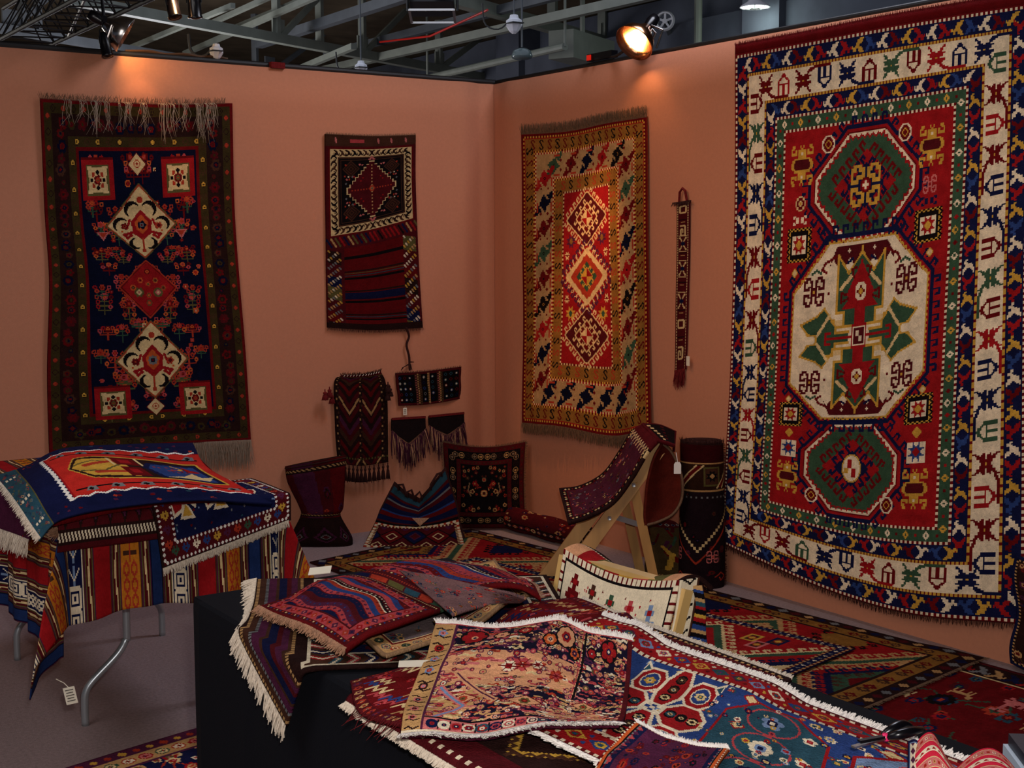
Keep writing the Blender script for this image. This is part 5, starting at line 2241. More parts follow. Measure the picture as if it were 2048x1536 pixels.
mb.box((p[0], .01, WH + .012), (.075, .05, .03))
tag(mb.build('fabric_clip', M_REDWOOL), 'small dull red clip on the top edge of the left wall', 'clip')

# ================================================================ weavings on the walls
def wallrug(name, pat, px, plane, label, cat, off=.012, ripple=.006, seed=0, group=None, m=None, edge=None, bow=None, thick=.008):
    """px: image outline as four boundary lists (top, bottom, left, right)"""
    on = (lambda x, y: on_y(x, y, 0)) if plane == 'y' else (lambda x, y: on_x(x, y, 0))
    T, B, L, R = [[on(*q) for q in s] for s in px]
    f = coons(T, B, L, R)
    nrm = np.array((0, -1, 0)) if plane == 'y' else np.array((-1, 0, 0))
    rs = np.random.default_rng(seed).uniform(0, 6, 6)

    def fn(U, V):
        P = f(U, V)
        rip = (np.sin(U * 9 + rs[0] + V * 2) * .4 + np.sin(U * 17 + rs[1] - V * 3) * .25 + np.sin(V * 11 + rs[2]) * .35 + 1)
        o_ = off + ripple * rip
        if bow is not None:
            o_ = o_ + bow(U, V)
        return P + o_[..., None] * nrm
    o, P = sheet(name, pat, fn, thick=thick, m=m, edge=edge)
    tag(o, label, cat, group)
    return o, P


# dark rug with the white wisps
o, P = wallrug('hanging_rug', pat_navy_rug(),
               ([(78, 197), (200, 204), (330, 209), (462, 207)], [(97, 905), (250, 895), (380, 886), (499, 880)],
                [(78, 197), (88, 420), (97, 560), (93, 740), (97, 905)], [(462, 207), (466, 400), (476, 560), (489, 720), (499, 880)]),
               'y', 'large dark hanging rug with navy field and cream diamonds, white wisps along its top', 'rug', seed=1, edge=(60, 20, 16))
fringe('fringe', o, P[0, ::12], (0, -.15, 1), .035, 260, M_BROWNWOOL, seed=2, spread=.7, r=.0012)
nr = np.random.default_rng(3)
mb = MB()
for c_, nst, L in ((60, 14, .16), (45, 8, .11), (70, 6, .15), (92, 9, .12), (130, 10, .19), (138, 8, .15), (110, 10, .14), (150, 9, .13), (163, 12, .17), (172, 10, .19), (178, 10, .14), (85, 5, .13), (30, 6, .12)):
    for i in range(nst):
        j = int(np.clip(c_ + nr.normal(0, 2), 1, 198))
        p0 = P[0, j] + np.array((0, -.004, .003))
        l = L * nr.uniform(.7, 1.1)
        p1 = p0 + np.array((nr.normal(0, .008), -.022, -.012))
        p2 = p0 + np.array((nr.normal(0, .011), -.022, -l * .55))
        p3 = p0 + np.array((nr.normal(0, .017), -.020, -l))
        mb.tube([p0, p1, p2, p3], [.0011, .0012, .001, .0005], n=3, cap=False)
mb.build('wisps', M_WISP, o)
fringe('pale_end', o, [P[-1, int(200 * t)] for t in (.42, .6, .8, 1)], (0.02, .06, -1), .15, 700, M_WISP, seed=5, spread=.08, r=.0011, jit=.25)

# bag face beside the corner
o, P = wallrug('hanging_bag', pat_bagface(),
               ([(648, 268), (740, 272), (828, 270)], [(653, 655), (750, 660), (842, 655)],
                [(648, 268), (650, 470), (653, 655)], [(828, 270), (830, 430), (842, 655)]),
               'y', 'dark hanging bag with a stepped cream diamond above a red striped half', 'bag', seed=6, thick=.014)
fringe('fringe', o, P[0, ::13], (0, -.1, 1), .012, 150, M_BROWNWOOL, seed=7, spread=.7, r=.001)
fringe('lower_fringe', o, P[-1, ::13], (0, -.1, -1), .018, 150, M_DARKWOOL, seed=8, spread=.5, r=.001)
mb = MB()
q = [on_y(x, y, -.02) for x, y in ((812, 655), (818, 672), (813, 690), (818, 712), (819, 733), (820, 741))]
mb.tube([catmull(q, t) for t in np.linspace(0, 1, 20)], .0065, n=7)
for a, b in (((819, 728), (806, 735)), ((806, 735), (802, 741)), ((819, 724), (828, 724)), ((820, 728), (824, 740))):
    mb.tube([on_y(*a, -.02), on_y(*b, -.02)], [.0045, .002], n=5)
tag(mb.build('plaited_cord', M_DARKWOOL), 'dark plaited cord hanging below the bag with the striped half', 'cord')

# hook rug on the right wall
o, P = wallrug('hanging_rug', pat_hook_rug(),
               ([(1047, 268), (1140, 262), (1215, 246), (1299, 233)], [(1050, 846), (1130, 853), (1230, 872), (1311, 858)],
                [(1047, 268), (1051, 560), (1050, 846)], [(1299, 233), (1301, 420), (1303, 640), (1311, 858)]),
               'x', 'red and ivory hanging rug with three hooked diamonds, lit by the clamp lamp', 'rug', seed=9, edge=(110, 40, 24),
               bow=lambda U, V: .03 * np.clip(V - .55, 0, 1) * np.sin(U * 5) ** 2)
pb = Pat(200, 10, 'brown')
fringe('fringe', o, P[0, ::20], (-.05, 0, 1), .055, 700, M_BROWNWOOL, seed=10, spread=.12, r=.0012, jit=.25)
fringe('lower_fringe', o, P[-1, ::20], (-.02, 0, -1), .06, 700, M_BROWNWOOL, seed=11, spread=.12, r=.0012, jit=.3)
# tassel band
o, P = wallrug('woven_band', pat_beltband(),
               ([(1359, 405), (1384, 400)], [(1354, 742), (1375, 738)], [(1359, 405), (1357, 560), (1354, 742)], [(1384, 400), (1381, 560), (1375, 738)]),
               'x', 'narrow dark red woven band with cream figures and a tassel, hanging between two rugs', 'band', seed=12, ripple=.003)
mb = MB()
c0, c1 = P[0, 3], P[0, 13]
mb.tube([c0, c0 + np.array((-.004, -.008, .045)), (c0 + c1) / 2 + np.array((-.004, 0, .06)), c1 + np.array((-.004, .008, .045)), c1], .006, n=6)
mb.build('loop', M_REDWOOL, o)
fringe('side_tufts', o, [P[0, 0] + np.array((-.01, .02, -.004)), P[0, -1] + np.array((-.01, -.02, -.004))], (-.3, 0, -.6), .022, 70, M_DARKWOOL, seed=13, spread=.8)
fringe('tassel', o, P[-1, ::5], (-.05, -.02, -1), .085, 60, M_REDWOOL, seed=14, spread=.16, r=.002)
mb = MB()
p = on_x(1376, 722, -.03)
mb.box(p, (.002, .022, .045))
mb.build('price_tag', M_PAPER, o)

# the great rug
o, P = wallrug('hanging_rug', pat_big(),
               ([(1476, 110), (1600, 88), (1750, 60), (1900, 34), (2072, 8)], [(1456, 1083), (1560, 1132), (1700, 1190), (1850, 1228), (2062, 1246)],
                [(1476, 110), (1474, 400), (1468, 700), (1460, 900), (1456, 1083)], [(2072, 8), (2066, 400), (2062, 800), (2062, 1246)]),
               'x', 'largest rug, red with a cream octagon medallion and ivory border, on the right wall', 'rug', seed=15, edge=(90, 14, 18),
               off=.014, bow=lambda U, V: .05 * np.clip(V - .6, 0, 1) * (1 - U * .4))
q = [p + np.array((-.002, 0, 0)) for p in P[0, ::28]]
pb = Pat(280, 8, 'drd')
pb.speckle(3, .1)
strip = np.stack([P[0] + np.array((0, 0, .045)), P[0] + np.array((0, 0, .0))])
sheet('end_weave', Pat(280, 1, 'drd'), strip, parent=o, thick=.005)
fringe('fringe', o, [p + np.array((0, 0, .04)) for p in P[0, ::28]], (-.05, 0, 1), .016, 420, M_REDWOOL, seed=16, spread=.4, r=.0012)
fringe('lower_fringe', o, P[-1, ::28], (-.03, 0, -1), .026, 420, M_DARKWOOL, seed=17, spread=.3, r=.0012)

# small weavings low on the left wall
def tassels(name, parent, pts, L, r, m, seed=0, per=26):
    nr_ = np.random.default_rng(seed)
    for i, p in enumerate(pts):
        mb = MB()
        p = np.array(p, float)
        mb.tube([p + np.array((0, 0, .012)), p], .003, n=6)
        mb.lathe([(.001, 0), (r * .55, -.004), (r * .6, -.012), (r * .38, -.018), (r * .7, -L * .5), (r * .95, -L), (r * .3, -L * 1.02)], p, n=10)
        for j in range(per // 3):
            a = nr_.uniform(0, 6.28)
            q = p + np.array((math.cos(a) * r * .6, math.sin(a) * r * .6, -L * .4))
            mb.tube([q, q + np.array((math.cos(a) * r * .4, math.sin(a) * r * .4, -L * nr_.uniform(.5, .75)))], .0013, n=3, cap=False)
        mb.build(name, m, parent, smooth=True)


o, P = wallrug('hanging_bag', pat_chevron(),
               ([(677, 750), (715, 748), (757, 742)], [(674, 926), (720, 930), (772, 923)],
                [(677, 750), (666, 768), (668, 850), (674, 926)], [(757, 742), (768, 770), (771, 850), (772, 923)]),
               'y', 'dark brown chevron-woven bag with tassels hanging above the pinched floor bag', 'bag', seed=18, off=.02, thick=.016,
               bow=lambda U, V: .03 * np.sin(np.pi * U) * np.clip(1 - V, 0, 1))
tassels('tassel', o, [P[-1, j] + np.array((0, -.01, -.012)) for j in range(2, 70, 6)], .075, .012, M_DARKWOOL, 19)
tassels('side_tassel', o, [on_y(659, 778, -.05), on_y(650, 783, -.05), on_y(664, 790, -.05)], .045, .018, M_REDWOOL, 20)
tassels('side_tassel', o, [on_y(776, 768, -.05), on_y(780, 776, -.05), on_y(775, 784, -.05)], .045, .018, M_DARKWOOL, 21)
fringe('top_tufts', o, P[0, ::10], (0, -.4, 1), .02, 120, M_DARKWOOL, seed=22, spread=.8)
mb = MB()
for j in range(4, 66, 5):
    mb.tube([P[0, j] + np.array((0, -.004, -.006)), P[0, j + 2] + np.array((0, -.004, .002))], .002, n=4)
mb.build('rim_stitching', M_IVORYWOOL, o)
o, P = wallrug('beaded_hanging', pat_panel(), ([(789, 746), (850, 742), (918, 733)], [(795, 811), (856, 808), (918, 797)], [(789, 746), (795, 811)], [(918, 733), (918, 797)]),
               'y', 'small dark beaded panel with two tan stripes hanging under the plaited cord', 'panel', seed=23, thick=.01)
fringe('top_tufts', o, P[0, ::10], (0, -.4, 1), .012, 90, M_DARKWOOL, seed=24, spread=.8)
p = on_y(810, 823, -.012)
mb = MB()
mb.box(p, (.024, .002, .04))
mb.tube([p + np.array((0, 0, .02)), on_y(811, 806, -.012)], .001, n=4)
root_tag = mb.build('price_tag', M_PAPER, o)
root_tag['label'] = 'small white paper tag below the beaded hanging'
mb = MB()
for dz in (-.008, .002, .01):
    mb.box(p + np.array((0, -.0015, dz)), (.013, .001, .003))
mb.build('handwriting', M_INK, root_tag)
for name_, outl, fr, lab, sd_ in (('left', [(784, 838), (851, 834), (852, 857), (818, 886), (784, 862)], ((784, 862), (818, 888), (852, 858)), 'black triangular animal trapping with long fringe, left of a pair below the beaded panel', 30),
                                  ('right', [(858, 833), (928, 826), (929, 846), (895, 869), (859, 852)], ((859, 852), (895, 871), (929, 846)), 'black triangular animal trapping with long fringe, right of a pair, above the cushion', 31)):
    Vv = [on_y(x, y, -.022) for x, y in outl]
    mb = MB()
    nn = len(Vv)
    mb.add(Vv + [v + np.array((0, .012, 0)) for v in Vv], [tuple(range(nn)), tuple(reversed(range(nn, 2 * nn)))] + [(i, i + nn, (i + 1) % nn + nn, (i + 1) % nn) for i in range(nn)])
    o = tag(mb.build('animal_trapping', mat('black_pile_' + name_, (26, 14, 16), .95, noise=.3, nscale=60, bump=.6, bscale=300)), lab, 'trapping', 'pair of triangular trappings')
    mb = MB()
    mb.bar(Vv[0], Vv[1], .012, .008, up=(0, 1, 0))
    mb.build('red_binding', M_REDWOOL, o)
    base = [on_y(x, y, -.024) for x, y in fr]
    ln = lambda t: (0, -.05, -1)
    fringe('fringe', o, [base[0], base[1], base[2]], ln, .12, 60, M_CREAMTASSEL, seed=sd_, spread=.05, r=.0026, jit=.2)
    fringe('dark_fringe', o, [base[0], base[1], base[2]], ln, .15, 60, M_PURPLEWOOL, seed=sd_ + 50, spread=.08, r=.0036, jit=.25)

# ================================================================ things that lie in layers
class Stack:
    """height field of a surface that rugs are laid on, one after another"""

    def __init__(s, x0, x1, y0, y1, z0, res=.01):
        s.x0, s.y0, s.res = x0, y0, res
        s.H = np.full((int((y1 - y0) / res) + 1, int((x1 - x0) / res) + 1), float(z0))

    @staticmethod
    def _shift(A, dy, dx):
        B = np.pad(A, 4, mode='edge')
        return B[4 + dy:4 + dy + A.shape[0], 4 + dx:4 + dx + A.shape[1]]

    def smooth(s, k=3):
        H = s.H
        for ax in (0, 1):
            H = np.max([s._shift(H, d if ax == 0 else 0, d if ax else 0) for d in range(-k, k + 1)], 0)
        for ax in (0, 1):
            H = np.mean([s._shift(H, d if ax == 0 else 0, d if ax else 0) for d in range(-k, k + 1)], 0)
        return H

    def ij(s, x, y):
        return (np.clip((y - s.y0) / s.res, 0, s.H.shape[0] - 1.001), np.clip((x - s.x0) / s.res, 0, s.H.shape[1] - 1.001))

    def sample(s, H, x, y):
        i, j = s.ij(x, y)
        a, b = i.astype(int), j.astype(int)
        f, g = i - a, j - b
        return (H[a, b] * (1 - f) * (1 - g) + H[a + 1, b] * f * (1 - g) + H[a, b + 1] * (1 - f) * g + H[a + 1, b + 1] * f * g)

    def lay(s, x, y, thick, wave):
        z = s.sample(s.smooth(), x, y) + thick + wave
        i, j = s.ij(x, y)
        np.maximum.at(s.H, (np.round(i).astype(int), np.round(j).astype(int)), z)
        return z


def waves(U, V, amp, seed):
    r = np.random.default_rng(seed)
    w = 0
    for _ in range(5):
        a, b, c = r.uniform(-7, 7), r.uniform(-7, 7), r.uniform(0, 6.3)
        w = w + np.sin(a * U + b * V + c)
    w = w / 5
    return amp * (w - w.min()) / (w.max() - w.min() + 1e-9)


def hang(x, y, z, XE=None, YE=None, sx=-1, sy=1, r=.018, ztop=None):
    """let whatever passes the table edge x=XE (towards sx) or y=YE (towards sy) hang down"""
    x, y, z = x.copy(), y.copy(), z.copy()
    for E, ax, s in ((XE, 0, sx), (YE, 1, sy)):
        if E is None:
            continue
        c = x if ax == 0 else y
        d = (c - E) * s
        m = d > 0
        dd = d[m]
        th = np.clip(dd / r, 0, math.pi / 2)
        rest = np.clip(dd - r * math.pi / 2, 0, None)
        lift = (z[m] - (ztop if ztop is not None else z[m]))
        c[m] = E + s * (r * np.sin(th) + rest * .05 + lift)
        z[m] = z[m] - r * (1 - np.cos(th)) - rest - np.clip(lift, 0, None) * np.clip(rest / .03, 0, 1) * 0
    return x, y, z


def lay_rug(name, pat, outline, stack, zref, label, cat, thick=.007, amp=.004, seed=0, XE=None, YE=None, sx=-1, sy=1, flat=None,
            back=False, m=None, edge=None, group=None, bump=None, ztop=None, dz=0.0):
    """outline: (top, bottom, left, right) image points on the plane z=zref, or flat=(...) the same in metres"""
    if flat is None:
        S = [[on_z(x, y, zref) for x, y in s_] if s_ is not None else None for s_ in outline]
    else:
        S = [[(x, y, 0) for x, y in s_] if s_ is not None else None for s_ in flat]
    f = coons(*S)
    h, w = pat.a.shape[:2]
    U, Vv = np.meshgrid(np.linspace(0, 1, w + 1), np.linspace(0, 1, h + 1))
    P = f(U, Vv)
    x, y = P[..., 0], P[..., 1]
    wv = waves(U, Vv, amp, seed)
    if bump is not None:
        wv = wv + bump(U, Vv)
    z = stack.lay(x, y, thick + .002 + dz, wv)
    x, y, z = hang(x, y, z, XE, YE, sx, sy, ztop=ztop)
    P = np.stack([x, y, z], -1)
    o, P = sheet(name, pat, P, thick=thick, back=back, m=m, edge=edge)
    tag(o, label, cat, group)
    return o, P


# ---------------------------------------------------------------- rugs on the floor
floor_stack = Stack(-3.6, .2, -4.6, .1, 0.0, .02)
fl_ani, P = lay_rug('floor_rug', pat_animal(), None, floor_stack, 0,
                    'dark red floor rug with small pale animals at the far right, beyond the gold-bordered rug', 'rug',
                    flat=([(-1.72, -3.42), (-.10, -3.22)], [(-1.55, -5.0), (-.03, -4.8)], None, None), seed=43, amp=.003, edge=(60, 20, 18))
fl_main, P = lay_rug('floor_rug', pat_floor_main(), None, floor_stack, 0,
                     'long floor rug with hooked diamonds and a gold chain border beside the right wall', 'rug',
                     flat=([(-1.42, -.50), (-.36, -.30)], [(-1.22, -3.55), (-.055, -3.37)], None, None), seed=40, amp=.003, edge=(60, 20, 18))
fringe('fringe', fl_main, P[-1, ::17], (.0, -1, .05), .02, 300, M_BROWNWOOL, seed=41, spread=.3)
fl_nar, P = lay_rug('floor_rug', pat_floor_narrow(), None, floor_stack, 0,
                    'red floor rug with a narrow navy border lying over the gold-bordered one', 'rug',
                    flat=([(-1.55, -1.05), (-.72, -.92)], [(-1.18, -3.20), (-.37, -3.02)], None, None), seed=42, amp=.003, edge=(30, 24, 50))
fl_crn, P = lay_rug('floor_rug', pat_corner_floral(), None, Stack(-4.5, -1.5, -4.5, -1.5, 0.0, .02), 0,
                    'small flowered floor rug at the lower left, beside the black-draped table', 'rug',
                    flat=([(-3.24, -2.50), (-2.62, -2.36)], [(-3.02, -3.46), (-2.42, -3.32)], None, None), seed=44, amp=.002, edge=(60, 24, 50))

# ---------------------------------------------------------------- soft goods standing on the floor
def loft(name, pat, rings, parent=None, m=None, nu=None, nv=None, cap=True, capcol='maroon'):
    """closed soft body through rings of points (each ring a closed loop seen from above), bottom first; pattern wraps round it"""
    h, w = pat.a.shape[:2]
    R = []
    for rg in rings:
        rg = np.asarray(rg, float)
        rg = np.concatenate([rg, rg[:1]])
        n = len(rg)
        ext = np.concatenate([rg[-3:-1], rg, rg[1:3]])
        t = np.linspace(2, n + 1, w + 1) / (len(ext) - 1)
        R.append(catmull(ext, t))
    R = np.array(R)
    vv = np.linspace(0, 1, h + 1)
    P = np.stack([catmull(R[:, j], vv) for j in range(w + 1)], 1)
    P = P[::-1]                       # top row first
    W1 = w + 1
    idx = np.arange((h + 1) * W1).reshape(h + 1, W1)
    F = np.stack([idx[:-1, :-1], idx[1:, :-1], idx[1:, 1:], idx[:-1, 1:]], -1).reshape(-1, 4)
    cols = pat.a.reshape(-1, 3)
    V = P.reshape(-1, 3)
    if cap:
        for row, c in ((0, P[0].mean(0)), (h, P[-1].mean(0))):
            ci = len(V)
            V = np.concatenate([V, c[None]])
            a, b = idx[row, :-1], idx[row, 1:]
            F = np.concatenate([F, np.stack([a, b, np.full(w, ci), np.full(w, ci)], -1) if False else np.stack([a, b, b, np.full(w, ci)], -1)])
            cols = np.concatenate([cols, np.repeat(C[capcol][None], w, 0)])
    if cap:
        Vt = V
        quads = F[:len(F) - 2 * w]
        tris = [(int(q[0]), int(q[1]), int(q[3])) for q in F[len(F) - 2 * w:]]
        faces = [tuple(map(int, q)) for q in quads] + tris
        return link_mesh(name, Vt, faces, m or PILE, parent, cols), P
    return link_mesh(name, V, F, m or PILE, parent, cols), P


AX = np.array((.828, -.561, 0.0))      # along the picture, left to right
AY = np.array((.561, .828, 0.0))       # away from the viewer


def ring_at(c, rx, ry, z, tilt=0.0, n=14, sq=1.0, dx=0.0, dy=0.0):
    """oval ring, first point at the back; goes round so the pattern reads left to right on the front"""
    out = []
    for k in range(n):
        a = 2 * math.pi * k / n + math.pi / 2
        ca, sa = math.cos(a), math.sin(a)
        ca = math.copysign(abs(ca) ** sq, ca)
        sa = math.copysign(abs(sa) ** sq, sa)
        out.append(np.array(c) + AX * (rx * ca + dx) + AY * (ry * sa + dy) + np.array((0, 0, z + tilt * ca)))
    return out


# pinched bag leaning on the left wall
c = on_z(640, 1092, 0) + AY * .04
c[2] = 0
o, P = loft('floor_bag', pat_hourglass(), [ring_at(c, .165, .07, .0, sq=.7), ring_at(c, .158, .075, .045, sq=.7), ring_at(c, .105, .06, .15), ring_at(c, .115, .055, .20, dx=.005),
                                           ring_at(c, .150, .045, .34, tilt=.02, dx=-.02, dy=.02), ring_at(c, .160, .03, .435, tilt=.03, dx=-.025, dy=.03)], capcol='dkb')
tag(o, 'dark red bag pinched in the middle, standing on the floor against the left wall', 'bag')
mb = MB()
mb.tube([P[3, j] + np.array((0, 0, .002)) for j in range(0, 141, 4)], .004, n=6, cap=False)
mb.build('rim_binding', M_DARKWOOL, o, smooth=True)

# cushion in the corner
c = np.array((-.30, -.34, 0.0))
N_ = -AY
def cushion(U, V):
    puff = (np.clip(np.sin(np.pi * U), 0, 1) ** .5) * (np.clip(np.sin(np.pi * V), 0, 1) ** .5)
    x = (U - .5) * .455 * (1 - .05 * np.sin(np.pi * V))
    z = (1 - V) * .45 + .012 - .02 * np.sin(np.pi * U) * (1 - V) + .01 * (2 * U - 1) ** 2 * (1 - V)
    lean = (1 - V) * .10
    return (c + AX * 0)[None, None] + AX * x[..., None] + AY * (lean - .055 * puff)[..., None] + np.array((0, 0, 1.0)) * z[..., None]
o, P = sheet('cushion', pat_cushion(), cushion, thick=.02, back=False)
tag(o, 'square dark pile cushion with a flowered field standing in the corner of the booth', 'cushion')
U, Vv = np.meshgrid(np.linspace(0, 1, 25), np.linspace(0, 1, 25))
bk = cushion(U, Vv)
pf = (np.clip(np.sin(np.pi * U), 0, 1) ** .5) * (np.clip(np.sin(np.pi * Vv), 0, 1) ** .5)
bk = bk + (AY * .055 * 2)[None, None] * pf[..., None] + AY * .002
idx = np.arange(625).reshape(25, 25)
F = np.stack([idx[:-1, :-1], idx[:-1, 1:], idx[1:, 1:], idx[1:, :-1]], -1).reshape(-1, 4)
link_mesh('back_cover', bk.reshape(-1, 3), F, M_DARKWOOL, o)
fringe('edge_tufts', o, [P[0, 0], P[60, 0], P[-1, 0]], (-.6, .4, 0), .014, 160, M_BROWNWOOL, seed=60, spread=.6)
fringe('edge_tufts', o, [P[0, -1], P[60, -1], P[-1, -1]], (.8, -.5, 0), .014, 160, M_BROWNWOOL, seed=61, spread=.6)
fringe('edge_tufts', o, [P[0, 0], P[0, 60], P[0, -1]], (0, 0, 1), .012, 160, M_BROWNWOOL, seed=62, spread=.6)

# striped bag slumped in front of the cushion
c = on_z(830, 1087, 0)
c[2] = 0
top_l, top_r = .155, .14
def bagf(U, V):
    """front: short flared skirt, then a striped shoulder sagging to a mouth"""
    vv = 1 - V
    half = np.interp(vv, [0, .42, .62, 1], [.262, .225, .205, .135])
    z = np.interp(vv, [0, .42, .62, 1], [.004, .085, .145, .285])
    dep = np.interp(vv, [0, .42, .62, 1], [-.12, -.04, .0, .05])
    u = 2 * U - 1
    sag = np.clip(vv - .35, 0, 1) * (1 - np.abs(u)) * .13
    right = np.clip(u, 0, 1) * np.clip(vv - .4, 0, 1) * .13
    x = u * half + .02 * vv
    return c + AX * x[..., None] + AY * (dep + .04 * u ** 2 + .02 * np.cos(u * 6) * vv)[..., None] + np.array((0, 0, 1.0)) * (z - sag + right)[..., None]
o, P = sheet('floor_bag', pat_stripe_bag(), bagf, thick=.012, back=True, m=FLAT)
tag(o, 'slumped bag with blue and maroon stripes above red diamonds, on the floor before the cushion', 'bag')
def bagb(U, V):
    Q = bagf(U, V)
    return Q + AY * (.03 + .12 * np.clip(V, 0, 1))[..., None] * 1.0 + np.array((0, 0, .02)) * (1 - V)[..., None]
U, Vv = np.meshgrid(np.linspace(0, 1, 31), np.linspace(0, 1, 31))
bk = bagb(1 - U, Vv)
bk[..., 2] = np.maximum(bk[..., 2], .006)
idx = np.arange(961).reshape(31, 31)
F = np.stack([idx[:-1, :-1], idx[1:, :-1], idx[1:, 1:], idx[:-1, 1:]], -1).reshape(-1, 4)
link_mesh('back_panel', bk.reshape(-1, 3), F, M_DARKWOOL, o)
for j0, j1 in ((12, 30), (34, 48), (52, 66), (88, 112)):
    mb = MB()
    a, b = P[1, j0], P[1, j1]
    mb.tube([a, a + np.array((0, 0, .03)), (a + b) / 2 + np.array((0, -.01, .05)), b + np.array((0, 0, .02)), b], .006, n=6)
    mb.build('loop', M_DARKWOOL, o, smooth=True)
mb = MB()
fl = [c + AX * x + AY * y + np.array((0, 0, z)) for x, y, z in ((-.012, -.008, .135), (.075, -.008, .135), (.028, -.014, .095))]
mb.add(fl + [p + AY * .01 for p in fl], [(0, 2, 1), (3, 4, 5), (0, 1, 4, 3), (1, 2, 5, 4), (2, 0, 3, 5)])
mb.build('peach_patch', M_CREAMTASSEL, o)

# rug rolled up along the right wall
a, b = np.array((-.17, -.42, .066)), np.array((-.14, -1.05, .062))
d = (b - a) / np.linalg.norm(b - a)
q1 = np.cross(d, (0, 0, 1))
pt = pat_roll()
th = np.linspace(0, 1, 131)
def rollf(U, V):
    an = 2 * math.pi * V + 1.0
    r = .062 + .003 * np.sin(U * 14) - .002 * np.cos(an * 3)
    return a + d * ((b - a) @ d) * U[..., None] + q1 * (r * np.cos(an))[..., None] + np.array((0, 0, 1)) * (r * np.sin(an))[..., None]
o, P = sheet('rolled_rug', pt, rollf, thick=-.006)
tag(o, 'small flowered rug rolled up on the floor along the right wall, right of the cushion', 'rug')
mb = MB()
for e, s in ((a, -1), (b, 1)):
    sp = [e + d * s * .002 + (q1 * math.cos(t) + np.array((0, 0, 1)) * math.sin(t)) * (.006 + .0085 * t / 2) for t in np.linspace(0, 12, 60)]
    mb.tube(sp, .003, n=5)
mb.build('rolled_end', M_CREAMTASSEL, o)

# rug standing rolled by the right wall
c = on_z(1410, 1168, 0)
c[2] = 0
c[0] = min(c[0], -.135)
o, P = loft('standing_rug_roll', pat_cylinder(), [ring_at(c, .103, .085, 0.0, sq=.9), ring_at(c, .105, .085, .1), ring_at(c, .103, .083, .3), ring_at(c, .098, .08, .5, dx=-.003),
                                                  ring_at(c, .097, .075, .655, dx=-.006, tilt=-.004)], capcol='black')
tag(o, 'dark rug rolled and standing upright by the right wall, left of the largest rug', 'rug')
mb = MB()
ct = P[0].mean(0)
for i in range(3):
    r = .085 - i * .022
    mb.tube([ct + AX * r * math.cos(t) + AY * r * .8 * math.sin(t) + np.array((0, 0, .006)) for t in np.linspace(0, 6.28, 30)], .007, n=6)
mb.build('rolled_top', M_DARKWOOL, o, smooth=True)
fringe('top_tufts', o, P[0, 38:112:6], (0, 0, 1), .03, 70, M_DARKWOOL, seed=63, spread=.7)
fringe('side_tufts', o, P[::19, 110], tuple(AX), .012, 120, M_DARKWOOL, seed=64, spread=.5)

# soft patterned bundle between the ladder and the standing roll
c = on_z(1346, 1160, 0) + AY * .06
c[2] = 0
o, P = loft('standing_bag', pat_heap(), [ring_at(c, .120, .07, 0.0, sq=.8), ring_at(c, .125, .075, .06, sq=.8), ring_at(c, .108, .07, .15, dx=-.004), ring_at(c, .088, .06, .22, dx=-.025), ring_at(c, .062, .04, .27, dx=-.045, tilt=-.01)], capcol='maroon')
tag(o, 'olive and red patterned bag standing on the floor behind the stepladder', 'bag')

# edge of a further hanging bag at the right end of the right wall
pt = pat_dark(40, 130, 77, n=40, border='navy')
def edgebag(U, V):
    p0 = on_x(2034, 1110, -.03)
    q_ = on_x(2034, 1328, -.03)
    puff = np.sin(np.pi * np.clip(U, 0, 1)) * .03 + .01
    y = p0[1] - U * .22 + .012 * np.sin(V * 9)
    z = p0[2] + (q_[2] - p0[2]) * V
    return np.stack([-.03 - puff, y, np.maximum(z, .01)], -1)
o, P = sheet('standing_bag', pt, edgebag, thick=.02, back=True)
tag(o, 'dark patterned bag cut off by the right edge of the picture, beside the largest rug', 'bag')

# ---------------------------------------------------------------- wooden stepladder with a saddle cover
F1 = on_z(1109, 1185, 0)
F2 = on_z(1087, 1160, 0)
root = empty('stepladder', (*(F1[:2] * .5 + F2[:2] * .5), 0), 'low wooden folding stepladder with steel spreaders, draped with a dark saddle cover', 'stepladder')
Dn = (F1 - CAM_POS) @ _fw
Df = (F2 - CAM_POS) @ _fw
T1 = at_depth(1328, 884, Dn - .02)
T2 = at_depth(1328 - 30, 884 - 10, Df - .02)
for A_, B_ in ((F1, T1), (F2, T2)):
    mb = MB()
    mb.bar(A_, B_, .022, .062, up=AX)
    mb.build('front_rail', M_WOOD, root)
wdir = (F2 - F1)
for t in (.62, .86):
    a_, b_ = F1 + (T1 - F1) * t, F2 + (T2 - F2) * t
    mb = MB()
    mb.bar(a_, b_, .085, .02, up=(0, 0, 1))
    mb.build('tread', M_WOOD, root)
R1f = on_z(1311, 1172, 0)
R2f = on_z(1282, 1150, 0)
A1 = F1 + (T1 - F1) * .72
A2 = F2 + (T2 - F2) * .72
for fo, at in ((R1f, A1), (R2f, A2)):
    mb = MB()
    mb.bar(fo, at + (at - fo) * .02, .02, .042, up=AX)
    mb.build('rear_leg', M_WOOD, root)
a_ = F1 + (T1 - F1) * .50
b_ = R1f + (A1 - R1f) * .60
for off in (0,):
    mb = MB()
    mb.bar(a_ + wdir * off + np.array((0, 0, .01)), b_ + wdir * off, .006, .024)
    mb.build('spreader', M_STEEL, root)
for p in (F1 + (T1 - F1) * .72, F1 + (T1 - F1) * .5):
    mb = MB()
    mb.lathe([(.001, .0), (.009, .002), (.009, -.03), (.001, -.03)], p - AY * .02, axis=-AY, n=10)
    mb.build('bolt', M_STEEL, root)

